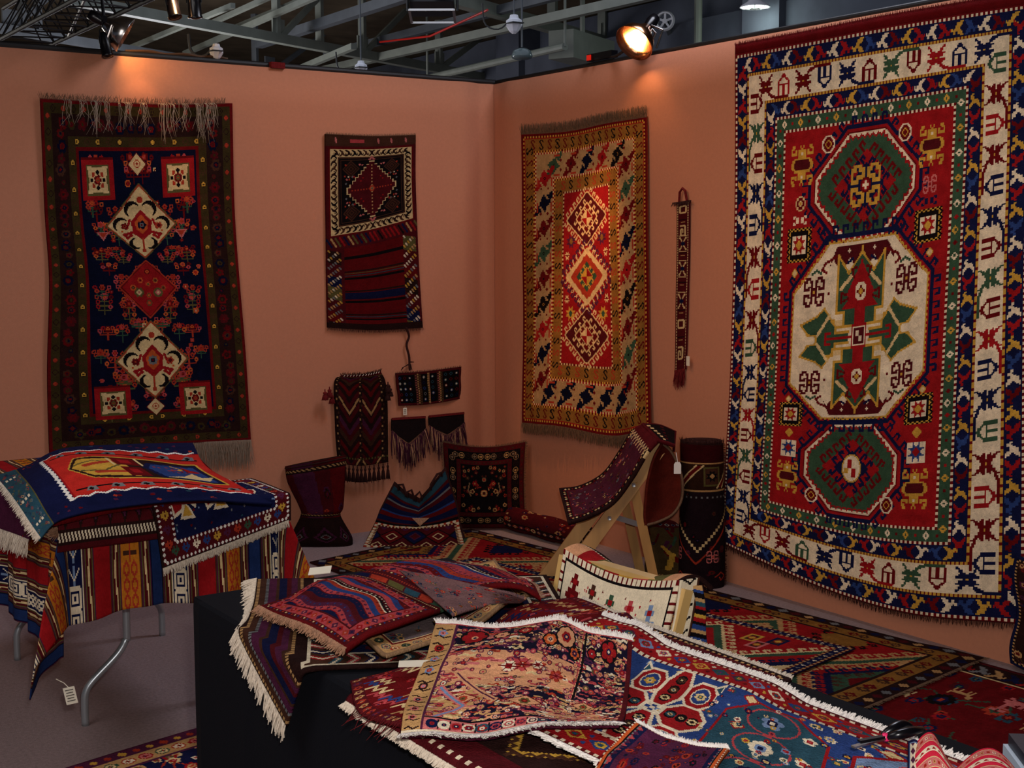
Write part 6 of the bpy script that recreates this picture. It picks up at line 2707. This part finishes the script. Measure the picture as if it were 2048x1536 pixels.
sad = pat_ladder_bag()
D1, D2 = Dn - .06, Df + .05
PD = lambda x, y, D: at_depth(x, y, D)
far = [PD(1118, 976, D2), PD(1160, 970, D2), PD(1205, 945, D2), PD(1238, 900, D2 - .02), PD(1262, 862, D2 - .03), PD(1288, 845, D2 - .04)]
near = [PD(1135, 1045, D1 - .04), PD(1180, 1030, D1 - .04), PD(1225, 1003, D1 - .03), PD(1262, 955, D1 - .03), PD(1292, 905, D1 - .03), PD(1318, 876, D1 - .03)]
# v runs from the ladder top down to the hanging end, u from near edge... pattern width across the strip
f = coons(far[::-1], near[::-1])
o, P = sheet('saddle_cover', sad, lambda U, V: f(V, U), thick=.016, back=True)
o_sad = tag(o, 'dark red pile saddle cover draped over the wooden stepladder, its plain lining on the right', 'saddle cover')
# black piece folded over the top
blk = coons([PD(1283, 846, D2 - .05), PD(1318, 848, D2 - .02), PD(1353, 862, D2)], [PD(1316, 879, D1 - .04), PD(1336, 885, D1 - .02), PD(1351, 890, D1)])
sheet('folded_top', pat_black_white(), blk, parent=o_sad, thick=.014, back=True)
side = coons([PD(1353, 863, D2 - .01), PD(1352, 863, D2 + .06)], [PD(1350, 904, D1 + .02), PD(1349, 900, D2 + .06)])
sheet('side_fold', pat_dark(20, 30, 5, n=10), side, parent=o_sad, thick=.01, back=True)
lin_pts = [(1326, 888), (1342, 903), (1356, 930), (1365, 962), (1363, 1000), (1346, 1028), (1318, 1043), (1294, 1050)]
left = [(1326, 888), (1312, 912), (1303, 938), (1296, 970), (1293, 1000), (1291, 1025), (1292, 1040), (1294, 1050)]
lc = Pat(60, 90, 'maroon')
lc.a[:] = lin((88, 30, 22))
lc.rect(57, 0, 60, 90, 'brown')
lc.speckle(71, .06)
DF = D1 - .02
Lr = [PD(x, y, DF + .02 + .04 * math.sin(i / 7 * math.pi)) for i, (x, y) in enumerate(lin_pts)]
Ll = [PD(x, y, DF + .015) for x, y in left]
def flap(U, V):
    a, b = catmull(Ll, V), catmull(Lr, V)
    u = U[..., None]
    return a * (1 - u) + b * u + AY * (.05 * np.sin(np.pi * U) * np.sin(np.pi * V))[..., None]
sheet('lining_flap', lc, flap, parent=o_sad, thick=.012, back=True)
mb = MB()
mb.tube([p for p in [catmull(Lr, t) for t in np.linspace(0, 1, 40)]], .006, n=6)
mb.build('flap_binding', M_BROWNWOOL, o_sad, smooth=True)
p = PD(1355, 936, D1 - .10)
mb = MB()
R_ = np.array((.828, -.561, 0))
hw, hh = .0155, .026
pts = [(-hw, -hh), (hw, -hh), (hw, hh * .6), (hw * .6, hh), (-hw * .6, hh), (-hw, hh * .6)]
Vv = [p + R_ * x + np.array((0, 0, z)) for x, z in pts]
nn = len(Vv)
mb.add(Vv + [v + AY * .0015 for v in Vv], [tuple(range(nn)), tuple(reversed(range(nn, 2 * nn)))] + [(i, i + nn, (i + 1) % nn + nn, (i + 1) % nn) for i in range(nn)])
mb.tube([p + np.array((0, 0, hh)), PD(1352, 905, D1 - .06)], .0012, n=5)
mb.build('price_tag', mat('white_tag', (246, 242, 236), .7), o_sad)

# ---------------------------------------------------------------- wooden stand with the white bag
ZR = .835
ra, rb = on_z(1128, 1097, ZR), on_z(1358, 1160, ZR)
ydir = (rb - ra) / np.linalg.norm(rb - ra)
LW = np.linalg.norm(rb - ra)
root = empty('luggage_stand', (*((ra + rb) / 2)[:2], 0), 'pale wooden stand under the white patterned bag, just behind the black table', 'stand')
XF = -2.436
for e, tt in ((ra, 1), (rb, -1)):
    q = e + ydir * .012 * -tt + np.array((.012, 0, -.02))
    kn = np.array((XF, q[1] + .005, .56))
    mb = MB()
    mb.bar(q, kn, .024, .014, up=ydir)
    mb.build('sloping_arm', M_WOOD2, root)
    mb = MB()
    mb.bar(kn + np.array((0, 0, .02)), (XF, kn[1], 0), .036, .02, up=ydir)
    mb.build('front_leg', M_WOOD2, root)
    mb = MB()
    mb.bar(q + np.array((.03, .05 * tt * -1, -.01)), (q[0] + .06, q[1] - .05 * tt, 0), .03, .02, up=ydir)
    mb.build('rear_leg', M_WOOD2, root)
mb = MB()
mb.bar(ra + np.array((.02, 0, -.03)), rb + np.array((.02, 0, -.03)), .03, .03)
mb.build('top_rail', M_WOOD2, root)
mb = MB()
mb.bar((XF, ra[1], .2), (XF, rb[1], .2), .02, .03)
mb.build('stretcher', M_WOOD2, root)


def wb(U, V):
    """front face of the bag, from the rail down towards the table edge"""
    P_ = ra + ydir * (LW * U)[..., None]
    dz = .285 * V
    x = -dz * .26 - .010 * np.sin(np.pi * U) * np.sin(np.pi * V)
    sag = .028 * np.sin(np.pi * U) * (1 - V * .6) - .012 * U * 0
    P_ = P_ + np.stack([x, .02 * V * (1 - 2 * U) * -1, -dz - sag], -1)
    return P_
o, P = sheet('saddle_bag', pat_camelboot(), wb, thick=.010, back=True, m=FLAT)
o_wb = tag(o, 'white saddle bag with stepped figures and red checked border, draped over a wooden stand', 'bag')
def wtop(U, V):
    Q = wb(U, np.zeros_like(U))
    a = (1 - V)
    return Q + np.stack([a * .10, 0 * a, .020 * np.sin(np.pi * a) - .03 * a + .006 * np.sin(U * 16) * a], -1)
sheet('patched_top', pat_patchtop(), wtop, parent=o_wb, thick=.010, back=True)
def wback(U, V):
    P_ = ra + ydir * (LW * (.86 + .20 * U))[..., None]
    z = -.015 - .20 * V
    return P_ + np.stack([.035 + .03 * V + .012 * np.sin(U * 7), -.004 * np.sin(V * 8), z + 0 * U], -1)
sheet('striped_back', pat_rainbow(), lambda U, V: wback(1 - U, V)[:, ::-1], parent=o_wb, thick=.008, back=True, m=FLAT)
def wend(U, V):
    Q = wb(np.ones_like(U), V)
    return Q + np.stack([U * .05, -.014 * np.sin(np.pi * V) - U * .004, 0 * U], -1) + ydir * .006
pe = Pat(16, 96, 'ivory')
for yy in range(0, 96, 9):
    pe.line([(3, yy), (8, yy + 3), (12, yy)], ('black', 'drd', 'green')[yy % 3], 1.6)
pe.rect(14, 0, 16, 96, 'brown')
sheet('side_gusset', pe, wend, parent=o_wb, thick=.005, back=True, m=FLAT)

# ================================================================ left table under the striped cloth
LX0, LX1, LY0, LY1, LZ = -3.13, -2.47, -2.45, -1.20, .74
root = empty('folding_table', ((LX0 + LX1) / 2, (LY0 + LY1) / 2, 0), 'folding table with bent steel tube legs under the striped cloth at the left', 'table')
mb = MB()
mb.box(((LX0 + LX1) / 2, (LY0 + LY1) / 2, LZ - .016), (LX1 - LX0, LY1 - LY0, .032))
mb.build('tabletop', M_TABLETOP, root)
cxm = (-3.0 - 2.44) / 2
for yy in (-2.13, -1.28):
    for s in (-1, 1):
        q = [(cxm + s * .135, yy, LZ - .03), (cxm + s * .135, yy, .30), (cxm + s * .14, yy, .26), (cxm + s * .17, yy, .215), (cxm + s * .25, yy, .145), (cxm + s * .275, yy, .11), (cxm + s * .28, yy, .07), (cxm + s * .28, yy, .0)]
        mb = MB()
        mb.tube([catmull(q, t) for t in np.linspace(0, 1, 36)], .0125, n=12)
        leg = mb.build('leg', M_STEEL, root, smooth=True)
    mb = MB()
    mb.tube([(cxm - .135, yy, .455), (cxm + .135, yy, .455)], .011, n=10)
    br = mb.build('crossbar', M_STEEL, root, smooth=True)
    if yy < -2:
        mb = MB()
        mb.tube([(cxm - .03, yy, .455), (cxm + .045, yy, .455)], .0135, n=10)
        mb.build('white_sleeve', M_WHITEPLASTIC, br, smooth=True)

ct = pat_tablecloth()
def cloth(U, V):
    x = (LX0 - .41) + U * (LX1 + .27 - (LX0 - .41))
    y = (LY1 + .12) + V * ((LY0 - .31) - (LY1 + .12))
    dx = np.where(x < LX0, x - LX0, np.where(x > LX1, x - LX1, 0))
    dy = np.where(y < LY0, y - LY0, np.where(y > LY1, y - LY1, 0))
    r = np.hypot(dx, dy)
    ux, uy = dx / (r + 1e-9), dy / (r + 1e-9)
    cor = np.minimum(np.abs(ux), np.abs(uy)) * 1.41
    along = np.where(np.abs(dx) > np.abs(dy), y, x)
    ripple = .011 * np.sin(along * 26 + 1.2) + .007 * np.sin(along * 47)
    kk = .03 + .40 * cor ** 1.5
    out = .012 * (1 - np.exp(-r / .012)) + r * kk + ripple * np.clip(r / .2, 0, 1) * (1 - cor)
    bx = np.clip(x, LX0, LX1)
    by = np.clip(y, LY0, LY1)
    z = LZ + .006 - np.clip(r - .010 * (1 - np.exp(-r / .010)), 0, None) * np.sqrt(1 - kk ** 2) + .012 * np.sin(x * 15 + 1) * np.clip(r / .3, 0, 1)
    return np.stack([bx + ux * out, by + uy * out, z], -1)
o, Pc = sheet('tablecloth', ct, cloth, thick=.004, back=True, m=FLAT)
o_cloth = tag(o, 'warp-striped red, blue and gold tablecloth over the folding table at the left', 'tablecloth')
p = at_depth(141, 1391, 3.86)
mb = MB()
tx = np.array((.80, -.55, .22)); tz = np.array((-.16, .10, .97)); ty = np.cross(tz, tx)
mb.box(p, (.034, .0015, .05), (tx / np.linalg.norm(tx), ty / np.linalg.norm(ty), tz / np.linalg.norm(tz)))
tg = mb.build('price_tag', M_PAPER, o_cloth)
tg['label'] = 'paper tag at the pointed corner of the cloth'
mb = MB()
for k in range(5):
    mb.box(p - ty * 0 - AY * .0013 + tz * (.017 - k * .008), (.024 - .004 * (k % 2), .001, .002), (tx / np.linalg.norm(tx), AY, tz / np.linalg.norm(tz)))
mb.build('handwriting', M_INK, tg)
mb = MB()
mb.tube([p + tz * .024, at_depth(128, 1366, 3.87), at_depth(112, 1358, 3.88)], .0012, n=5)
mb.build('string', M_PAPER, tg)

lt = Stack(-3.7, -1.9, -2.95, -.8, LZ + .008, .01)
def frontrug(name, pat, flat, label, seed, **k):
    return lay_rug(name, pat, None, lt, 0, label, 'rug', flat=flat, seed=seed, YE=LY0 - .018, sy=-1, back=True, ztop=LZ, **k)
# fringed piece hanging over the left end
o, P = lay_rug('folded_rug', pat_dark(60, 60, 88, bg='plum', pal=('maroon', 'plum', 'red', 'navy'), n=20, border=None), None, lt, 0,
               'plum rug end with a white fringe hanging over the left side of the left table', 'rug',
               flat=([(-3.30, -1.75), (-2.75, -1.75)], [(-3.26, -2.28), (-2.75, -2.30)], None, None), seed=80, XE=LX0 - .02, sx=-1, back=True, ztop=LZ)
fringe('fringe', o, P[::12, 0], (-.25, -.1, -1), .06, 260, M_IVORYWOOL, seed=81, spread=.25, r=.0016)
o, P = frontrug('folded_rug', pat_maroonstrip(), ([(-3.14, -2.26), (-2.84, -2.27)], [(-3.17, -2.575), (-2.85, -2.57)], None, None),
                'maroon lozenge strip with a hairy tan corner, over the front of the left table', 82)
fringe('tan_tuft', o, [P[12, 0], P[28, 0]], (-.6, -.6, -.3), .045, 160, M_CREAMTASSEL, seed=83, spread=.8, r=.0016)
fringe('tan_tuft', o, [P[14, 3] + np.array((0, -.01, .004)), P[14, 26] + np.array((0, -.01, .004))], (.1, -.8, .35), .04, 200, M_CREAMTASSEL, seed=84, spread=.8, r=.0016)
o, P = frontrug('folded_rug', pat_dotborder(), ([(-2.93, -2.20), (-2.42, -2.16)], [(-2.86, -2.665), (-2.435, -2.565)], None, None),
                'navy rug with white-dotted maroon border, hanging over the front of the left table', 85)
fringe('fringe', o, P[-1, ::14], (0, -.1, -1), .022, 420, M_IVORYWOOL, seed=86, spread=.3, r=.0018, jit=.3)
# the red and blue kilim heaped on top
zp = lambda x, y, z: on_z(x, y, z)
TT = [zp(-12, 952, .79), zp(53, 931, .83), zp(125, 897, .87), zp(260, 888, .87), zp(385, 885, .84)]
TB = [zp(79, 1077, .775), zp(128, 1036, .785), zp(250, 1012, .80), zp(400, 1000, .800), zp(545, 1006, .775)]
TL = [TT[0], zp(35, 1020, .80), TB[0]]
TR = [TT[-1], zp(412, 935, .835), zp(480, 978, .81), TB[-1]]
f = coons(TT, TB, TL, TR)
def pray(U, V):
    P_ = f(U, V)
    P_[..., 2] += .035 * np.sin(np.pi * np.clip(U * 1.1, 0, 1)) * np.sin(np.pi * V) + waves(U, V, .018, 87) * np.sin(np.pi * V)
    return P_
pk = pat_prayer()
o, P = sheet('kilim', pk, pray, thick=.008, back=True, m=FLAT)
tag(o, 'bright red and blue kilim with teal end panel heaped on top of the left table', 'kilim')
fringe('fringe', o, P[::13, 0], (-.7, -.4, -.5), .022, 200, M_IVORYWOOL, seed=88, spread=.3, r=.0016)
# folded layers under it that raise the heap
def under(name, dz, seed, label, bg):
    lo = coons([zp(20, 952, .77), zp(150, 905, .79), zp(380, 890, .79)], [zp(110, 1062, .762), zp(280, 1030, .77), zp(500, 1008, .762)])
    o_, _ = sheet(name, pat_dark(90, 60, seed, bg=bg, n=24, border='drd'), lambda U, V: lo(.02 + U * .95, .05 + V * .85) + np.array((0, 0, dz)), thick=.02, back=True)
    tag(o_, label, 'rug')
under('folded_rug', .012, 89, 'dark red folded rug showing beneath the red and blue kilim on the left table', 'maroon')

# ================================================================ black table in the foreground
BX0, BX1, BY0, BY1, BZ = -3.145, -2.475, -6.05, -3.53, .75
root = empty('folding_table', ((BX0 + BX1) / 2, (BY0 + BY1) / 2, 0), 'long table hidden under the black cloth in the foreground', 'table')
mb = MB()
mb.box(((BX0 + BX1) / 2, (BY0 + BY1) / 2, BZ - .02), (BX1 - BX0 - .01, BY1 - BY0 - .01, .03))
mb.build('tabletop', M_TABLETOP, root)
for xx in (BX0 + .09, BX1 - .09):
    for yy in (BY0 + .25, BY1 - .25):
        mb = MB()
        mb.tube([(xx, yy, 0), (xx, yy, BZ - .03)], .014, n=10)
        mb.build('leg', M_STEEL, root, smooth=True)
V, F = [], []
per = []
nx, ny = 16, 50
for i in range(nx):
    per.append((BX0 + (BX1 - BX0) * i / nx, BY1, 0, 1))
for i in range(ny):
    per.append((BX1, BY1 + (BY0 - BY1) * i / ny, 1, 0))
for i in range(nx):
    per.append((BX1 + (BX0 - BX1) * i / nx, BY0, 0, -1))
for i in range(ny):
    per.append((BX0, BY0 + (BY1 - BY0) * i / ny, -1, 0))
lv = [(BZ, .0), (BZ - .006, .008), (BZ - .03, .012), (.5, .014), (.25, .016), (.006, .018)]
for z, off in lv:
    for k, (x, y, a, b) in enumerate(per):
        w = .006 * math.sin(k * 1.7) * (BZ - z) if not (abs(y - BY1) < .02 or abs(x - BX0) < .01 and y > BY1 - .3) else 0
        V.append((x + a * (off + w), y + b * (off + w), z))
n = len(per)
for j in range(len(lv) - 1):
    for k in range(n):
        F.append((j * n + k, j * n + (k + 1) % n, (j + 1) * n + (k + 1) % n, (j + 1) * n + k))
F.append(tuple(reversed(range(n))))
o = link_mesh('tablecloth', V, F, M_BLACK, smooth=False)
tag(o, 'plain black tablecloth falling to the floor over the long foreground table', 'tablecloth')

bt = Stack(-3.9, -1.9, -6.3, -3.2, BZ + .001, .01)
XE = BX0 - .016


def table_rug(name, pat, label, seed, outline=None, flat=None, zref=.765, cat='rug', **k):
    k.setdefault('XE', XE)
    return lay_rug(name, pat, outline, bt, zref, label, cat, flat=flat, seed=seed, sx=-1, back=True, ztop=BZ, **k)


o, P = table_rug('rug', pat_striped_end(), 'purple striped rug with white fringe, hanging over the left corner of the black table', 100,
                 flat=([(-2.985, -3.50), (-2.40, -3.86)], [(-3.30, -4.12), (-2.70, -4.44)], [(-2.985, -3.50), (-3.09, -3.72), (-3.20, -3.92), (-3.30, -4.12)], None), amp=.004)
L0 = P[:, 0]
fringe('fringe', o, L0[::17], lambda t: (-.8 + .6 * t, .42 - .4 * t, -.3 - 1.1 * t), .038, 330, M_IVORYWOOL, seed=101, spread=.25, r=.0022, jit=.35)
o, P = table_rug('rug', pat_diamond_dark(), 'dark brown rug with gold diamonds, cream edging along the black table front', 102,
                 flat=([(-3.185, -4.36), (-2.65, -4.33)], [(-3.19, -5.75), (-2.65, -5.75)], None, None), amp=.004)
fringe('cream_edging', o, P[:150:5, 0], (-.6, 0, -.4), .016, 900, M_IVORYWOOL, seed=103, spread=.6, r=.0022)
o, P = table_rug('rug', pat_dark(60, 160, 104, bg='maroon', pal=('drd', 'maroon', 'dkb', 'plum', 'tan'), n=60, border='dkb', rr=(1.5, 3.5)),
                 'narrow maroon rug with pale edging along the far side of the black table', 104,
                 flat=([(-2.68, -4.12), (-2.475, -4.10)], [(-2.66, -4.80), (-2.485, -4.74)], None, None), amp=.002)
fringe('pale_edging', o, P[::16, -1], (.6, 0, .3), .010, 420, M_IVORYWOOL, seed=105, spread=.6, r=.0016)
o, P = table_rug('rug', pat_zigred(), 'crumpled red rug with cream zigzags, between the double bag and pink flowered rug', 106,
                 XE=-3.24, outline=([(700, 1345), (860, 1300), (1020, 1215), (1150, 1192)], [(850, 1438), (1000, 1400), (1180, 1310), (1318, 1252)],
                          [(700, 1345), (715, 1395), (780, 1420), (850, 1438)], [(1150, 1192), (1235, 1218), (1318, 1252)]), amp=.008, zref=.790,
                 bump=lambda U, V: .014 * np.exp(-((V - .62 + .25 * (1 - U)) / .10) ** 2) * np.clip(U * 1.5 - .4, 0, 1))
p = on_z(832, 1327, .80)
mb = MB()
mb.box(p, (.062, .026, .0015), ((.83, -.55, .02), (.55, .83, .10), (-.05, -.08, 1)))
tg = mb.build('price_tag', M_PAPER, o)
tg['label'] = 'blank cream paper tag'
fringe('loose_threads', o, P[60:150:8, 0], (-.8, -.2, -.3), .05, 18, M_REDWOOL, seed=107, spread=.8, r=.0008)
o, P = table_rug('rug', pat_greyflower(), 'worn grey flowered rug with cream border, beneath the purple double saddle bag', 108,
                 outline=([(640, 1185), (990, 1105)], [(772, 1318), (900, 1283), (1006, 1230), (1064, 1204)], None, None), amp=.012, zref=.78)
o, P = table_rug('double_saddle_bag', pat_khorjin(), 'purple and red double saddle bag with wavy striped faces, on the black table', 109, cat='bag',
                 outline=([(515, 1192), (610, 1165), (700, 1146), (790, 1116), (915, 1110)], [(690, 1284), (790, 1258), (890, 1226), (990, 1196), (1084, 1203)],
                          [(515, 1192), (600, 1235), (690, 1284)], [(915, 1110), (985, 1130), (1045, 1165), (1084, 1203)]), zref=.80, amp=.016, thick=.010,
                 bump=lambda U, V: .022 * (np.sin(np.pi * V) ** .6) * (np.abs(np.sin(2 * np.pi * np.clip(U, 0, 1))) ** .6))
fringe('tan_edge', o, P[::17, 0], (-.5, -.6, -.25), .022, 620, M_CREAMTASSEL, seed=110, spread=.6, r=.002)
mb = MB()
p = on_z(640, 1141, .835)
mb.box(p, (.05, .03, .0015), ((.8, -.55, .1), (.5, .75, .3), (-.2, -.2, .95)))
tg = mb.build('price_tag', M_PAPER, o)
tg['label'] = 'white paper tag at the far left corner'
fl_ = coons([on_z(798, 1140, .845), on_z(880, 1158, .852), on_z(1000, 1188, .85), on_z(1052, 1200, .835)], [on_z(905, 1228, .822), on_z(970, 1216, .82), on_z(1040, 1207, .82)])
pgr = pat_greyflower()
pgr.a = (pgr.a * np.array((1.1, .78, .78)))[20:100, 20:165].copy()
pgr.h, pgr.w = pgr.a.shape[:2]
sheet('rose_flap', pgr, lambda U, V: fl_(U, V) + np.array((0, 0, 1)) * (.006 * np.sin(np.pi * U))[..., None], parent=o, thick=.006, back=True)
fringe('right_edge', o, P[::17, -1], (.6, .2, -.1), .010, 300, M_CREAMTASSEL, seed=111, spread=.5, r=.0016)
o, P = table_rug('rug', pat_blue_runner(), 'blue runner with red petal cross and red border, edged in white tufts', 112,
                 flat=([(-3.05, -4.44), (-2.63, -4.37)], [(-3.02, -5.80), (-2.56, -5.80)], None, [(-2.63, -4.37), (-2.575, -4.65), (-2.56, -5.0), (-2.56, -5.80)]), amp=.008, zref=.78)
fringe('white_edge', o, P[:330:10, -1], (.7, 0, .5), .013, 1100, M_WHITEWOOL, seed=113, spread=.8, r=.0018)
fringe('white_edge', o, P[:330:10, 0], (-.8, 0, .2), .020, 1100, M_WHITEWOOL, seed=114, spread=.8, r=.002)
o, P = table_rug('rug', pat_pinkfloral(), 'pink and cream flowered rug with white fringed edges, middle of the black table', 115,
                 XE=-3.26, outline=([(872, 1266), (1000, 1268), (1110, 1272), (1185, 1296), (1265, 1304)], [(801, 1446), (920, 1452), (1050, 1449), (1150, 1449), (1238, 1446)],
                          [(872, 1266), (848, 1330), (815, 1390), (801, 1446)], [(1265, 1304), (1258, 1370), (1250, 1425), (1238, 1446)]), zref=.795, amp=.010, thick=.009, edge=(70, 22, 40))
fringe('near_fringe', o, P[-1, ::15], (-.3, -.8, .15), .018, 900, M_WHITEWOOL, seed=116, spread=.6, r=.0017)
fringe('far_fringe', o, P[0, ::15], (.3, .8, .5), .014, 800, M_WHITEWOOL, seed=117, spread=.7, r=.0016)
o, P = table_rug('rug', pat_purple(), 'small dark purple rug with orange side edges at the bottom, lying over the blue runner', 118,
                 outline=([(1272, 1446), (1340, 1458), (1400, 1472), (1458, 1478)], [(1120, 1600), (1210, 1600), (1300, 1610), (1372, 1610)],
                          [(1272, 1446), (1235, 1470), (1205, 1500), (1120, 1600)], [(1458, 1478), (1425, 1530), (1372, 1610)]), zref=.80, amp=.008, edge=(190, 96, 50))
fringe('white_edge', o, P[0, ::10], (.3, .8, .3), .009, 420, M_WHITEWOOL, seed=119, spread=.6, r=.0015)
# pink striped bag at the lower right
o, P = table_rug('folded_bag', pat_pinkstripe(), 'pink and cream striped folded cloth bag at the lower right of the black table', 120, cat='bag',
                 outline=([(1822, 1480), (1862, 1466), (1900, 1498), (1960, 1486), (2010, 1500), (2070, 1545)], [(1850, 1590), (1900, 1600), (1960, 1600), (2040, 1600), (2100, 1600)], None, None),
                 zref=.82, amp=.012, m=FLAT, bump=lambda U, V: .028 * np.abs(np.sin(np.pi * (U * 2 + .1))) * np.clip(1 - V, .2, 1))
o_pk = o
cc = pat_patchbag()
e0 = P[0, 0]
sheet('open_end', cc, coons([on_z(1816, 1482, .805), on_z(1832, 1479, .815), on_z(1850, 1500, .805)], [on_z(1815, 1580, .79), on_z(1835, 1580, .795), on_z(1868, 1580, .79)]), parent=o_pk, thick=.005, back=True, m=FLAT)
# scissors on the runner
zs_ = .80
S = lambda x, y, z=zs_: on_z(x, y, z)
root = empty('scissors', S(1770, 1478), 'black-handled scissors with a pink rivet lying on the blue runner', 'scissors')
mb = MB()
mb.bar(S(1706, 1494), S(1772, 1476), .008, .003)
mb.build('blade', M_CHROME, root)
mb = MB()
mb.bar(S(1718, 1482, zs_ + .003), S(1772, 1472, zs_ + .003), .008, .003)
mb.build('blade', M_LAMPBLACK, root)
mb = MB()
mb.tube([catmull([S(1764, 1470), S(1785, 1458, zs_ + .008), S(1806, 1449, zs_ + .01), S(1822, 1452, zs_ + .006)], t) for t in np.linspace(0, 1, 14)], [.004 + .004 * math.sin(t * math.pi) for t in np.linspace(0, 1, 14)], n=8)
mb.build('handle', M_LAMPBLACK, root, smooth=True)
mb = MB()
mb.tube([catmull([S(1770, 1475), S(1795, 1470, zs_ + .008), S(1825, 1463, zs_ + .01), S(1846, 1458, zs_ + .006)], t) for t in np.linspace(0, 1, 14)], [.004 + .004 * math.sin(t * math.pi) for t in np.linspace(0, 1, 14)], n=8)
mb.build('handle', M_LAMPBLACK, root, smooth=True)
mb = MB()
mb.lathe([(.001, .008), (.005, .007), (.006, .0), (.006, -.003)], S(1771, 1476), n=12)
mb.build('rivet', M_PINK, root, smooth=True)
# books at the far right of the table
bd = np.array((-.63, -.77, 0.0)) / np.hypot(.63, .77)
bn = np.array((bd[1], -bd[0], 0)) * -1
A0 = np.array((-2.475, -5.175, BZ))
for k, (z0, sz, inset, mt, lab) in enumerate(((.002, (.24, .16, .020), 0, M_COVERPALE, 'pale blue book at the bottom of the pile in the lower right corner'),
                                              (.023, (.23, .15, .018), .006, M_COVERDARK, 'dark book on top of the pale one in the lower right corner'))):
    c_ = A0 + bd * (sz[0] / 2 + inset) + bn * (sz[1] / 2 + inset) + np.array((0, 0, z0 + sz[2] / 2))
    axs = (bd, bn, np.array((0, 0, 1.0)))
    root = empty('book', (c_[0], c_[1], c_[2] - sz[2] / 2), lab, 'book', 'books in the lower right corner')
    mb = MB()
    mb.box(c_, (sz[0] - .008, sz[1] - .008, sz[2] - .005), axs)
    mb.build('pages', M_PAPER, root)
    mb = MB()
    mb.box(c_ + axs[2] * (sz[2] / 2 - .0012), (sz[0], sz[1], .0025), axs)
    mb.box(c_ - axs[2] * (sz[2] / 2 - .0012), (sz[0], sz[1], .0025), axs)
    mb.box(c_ - bn * (sz[1] / 2 - .0012), (sz[0], .0025, sz[2]), axs)
    mb.build('cover', mt, root)
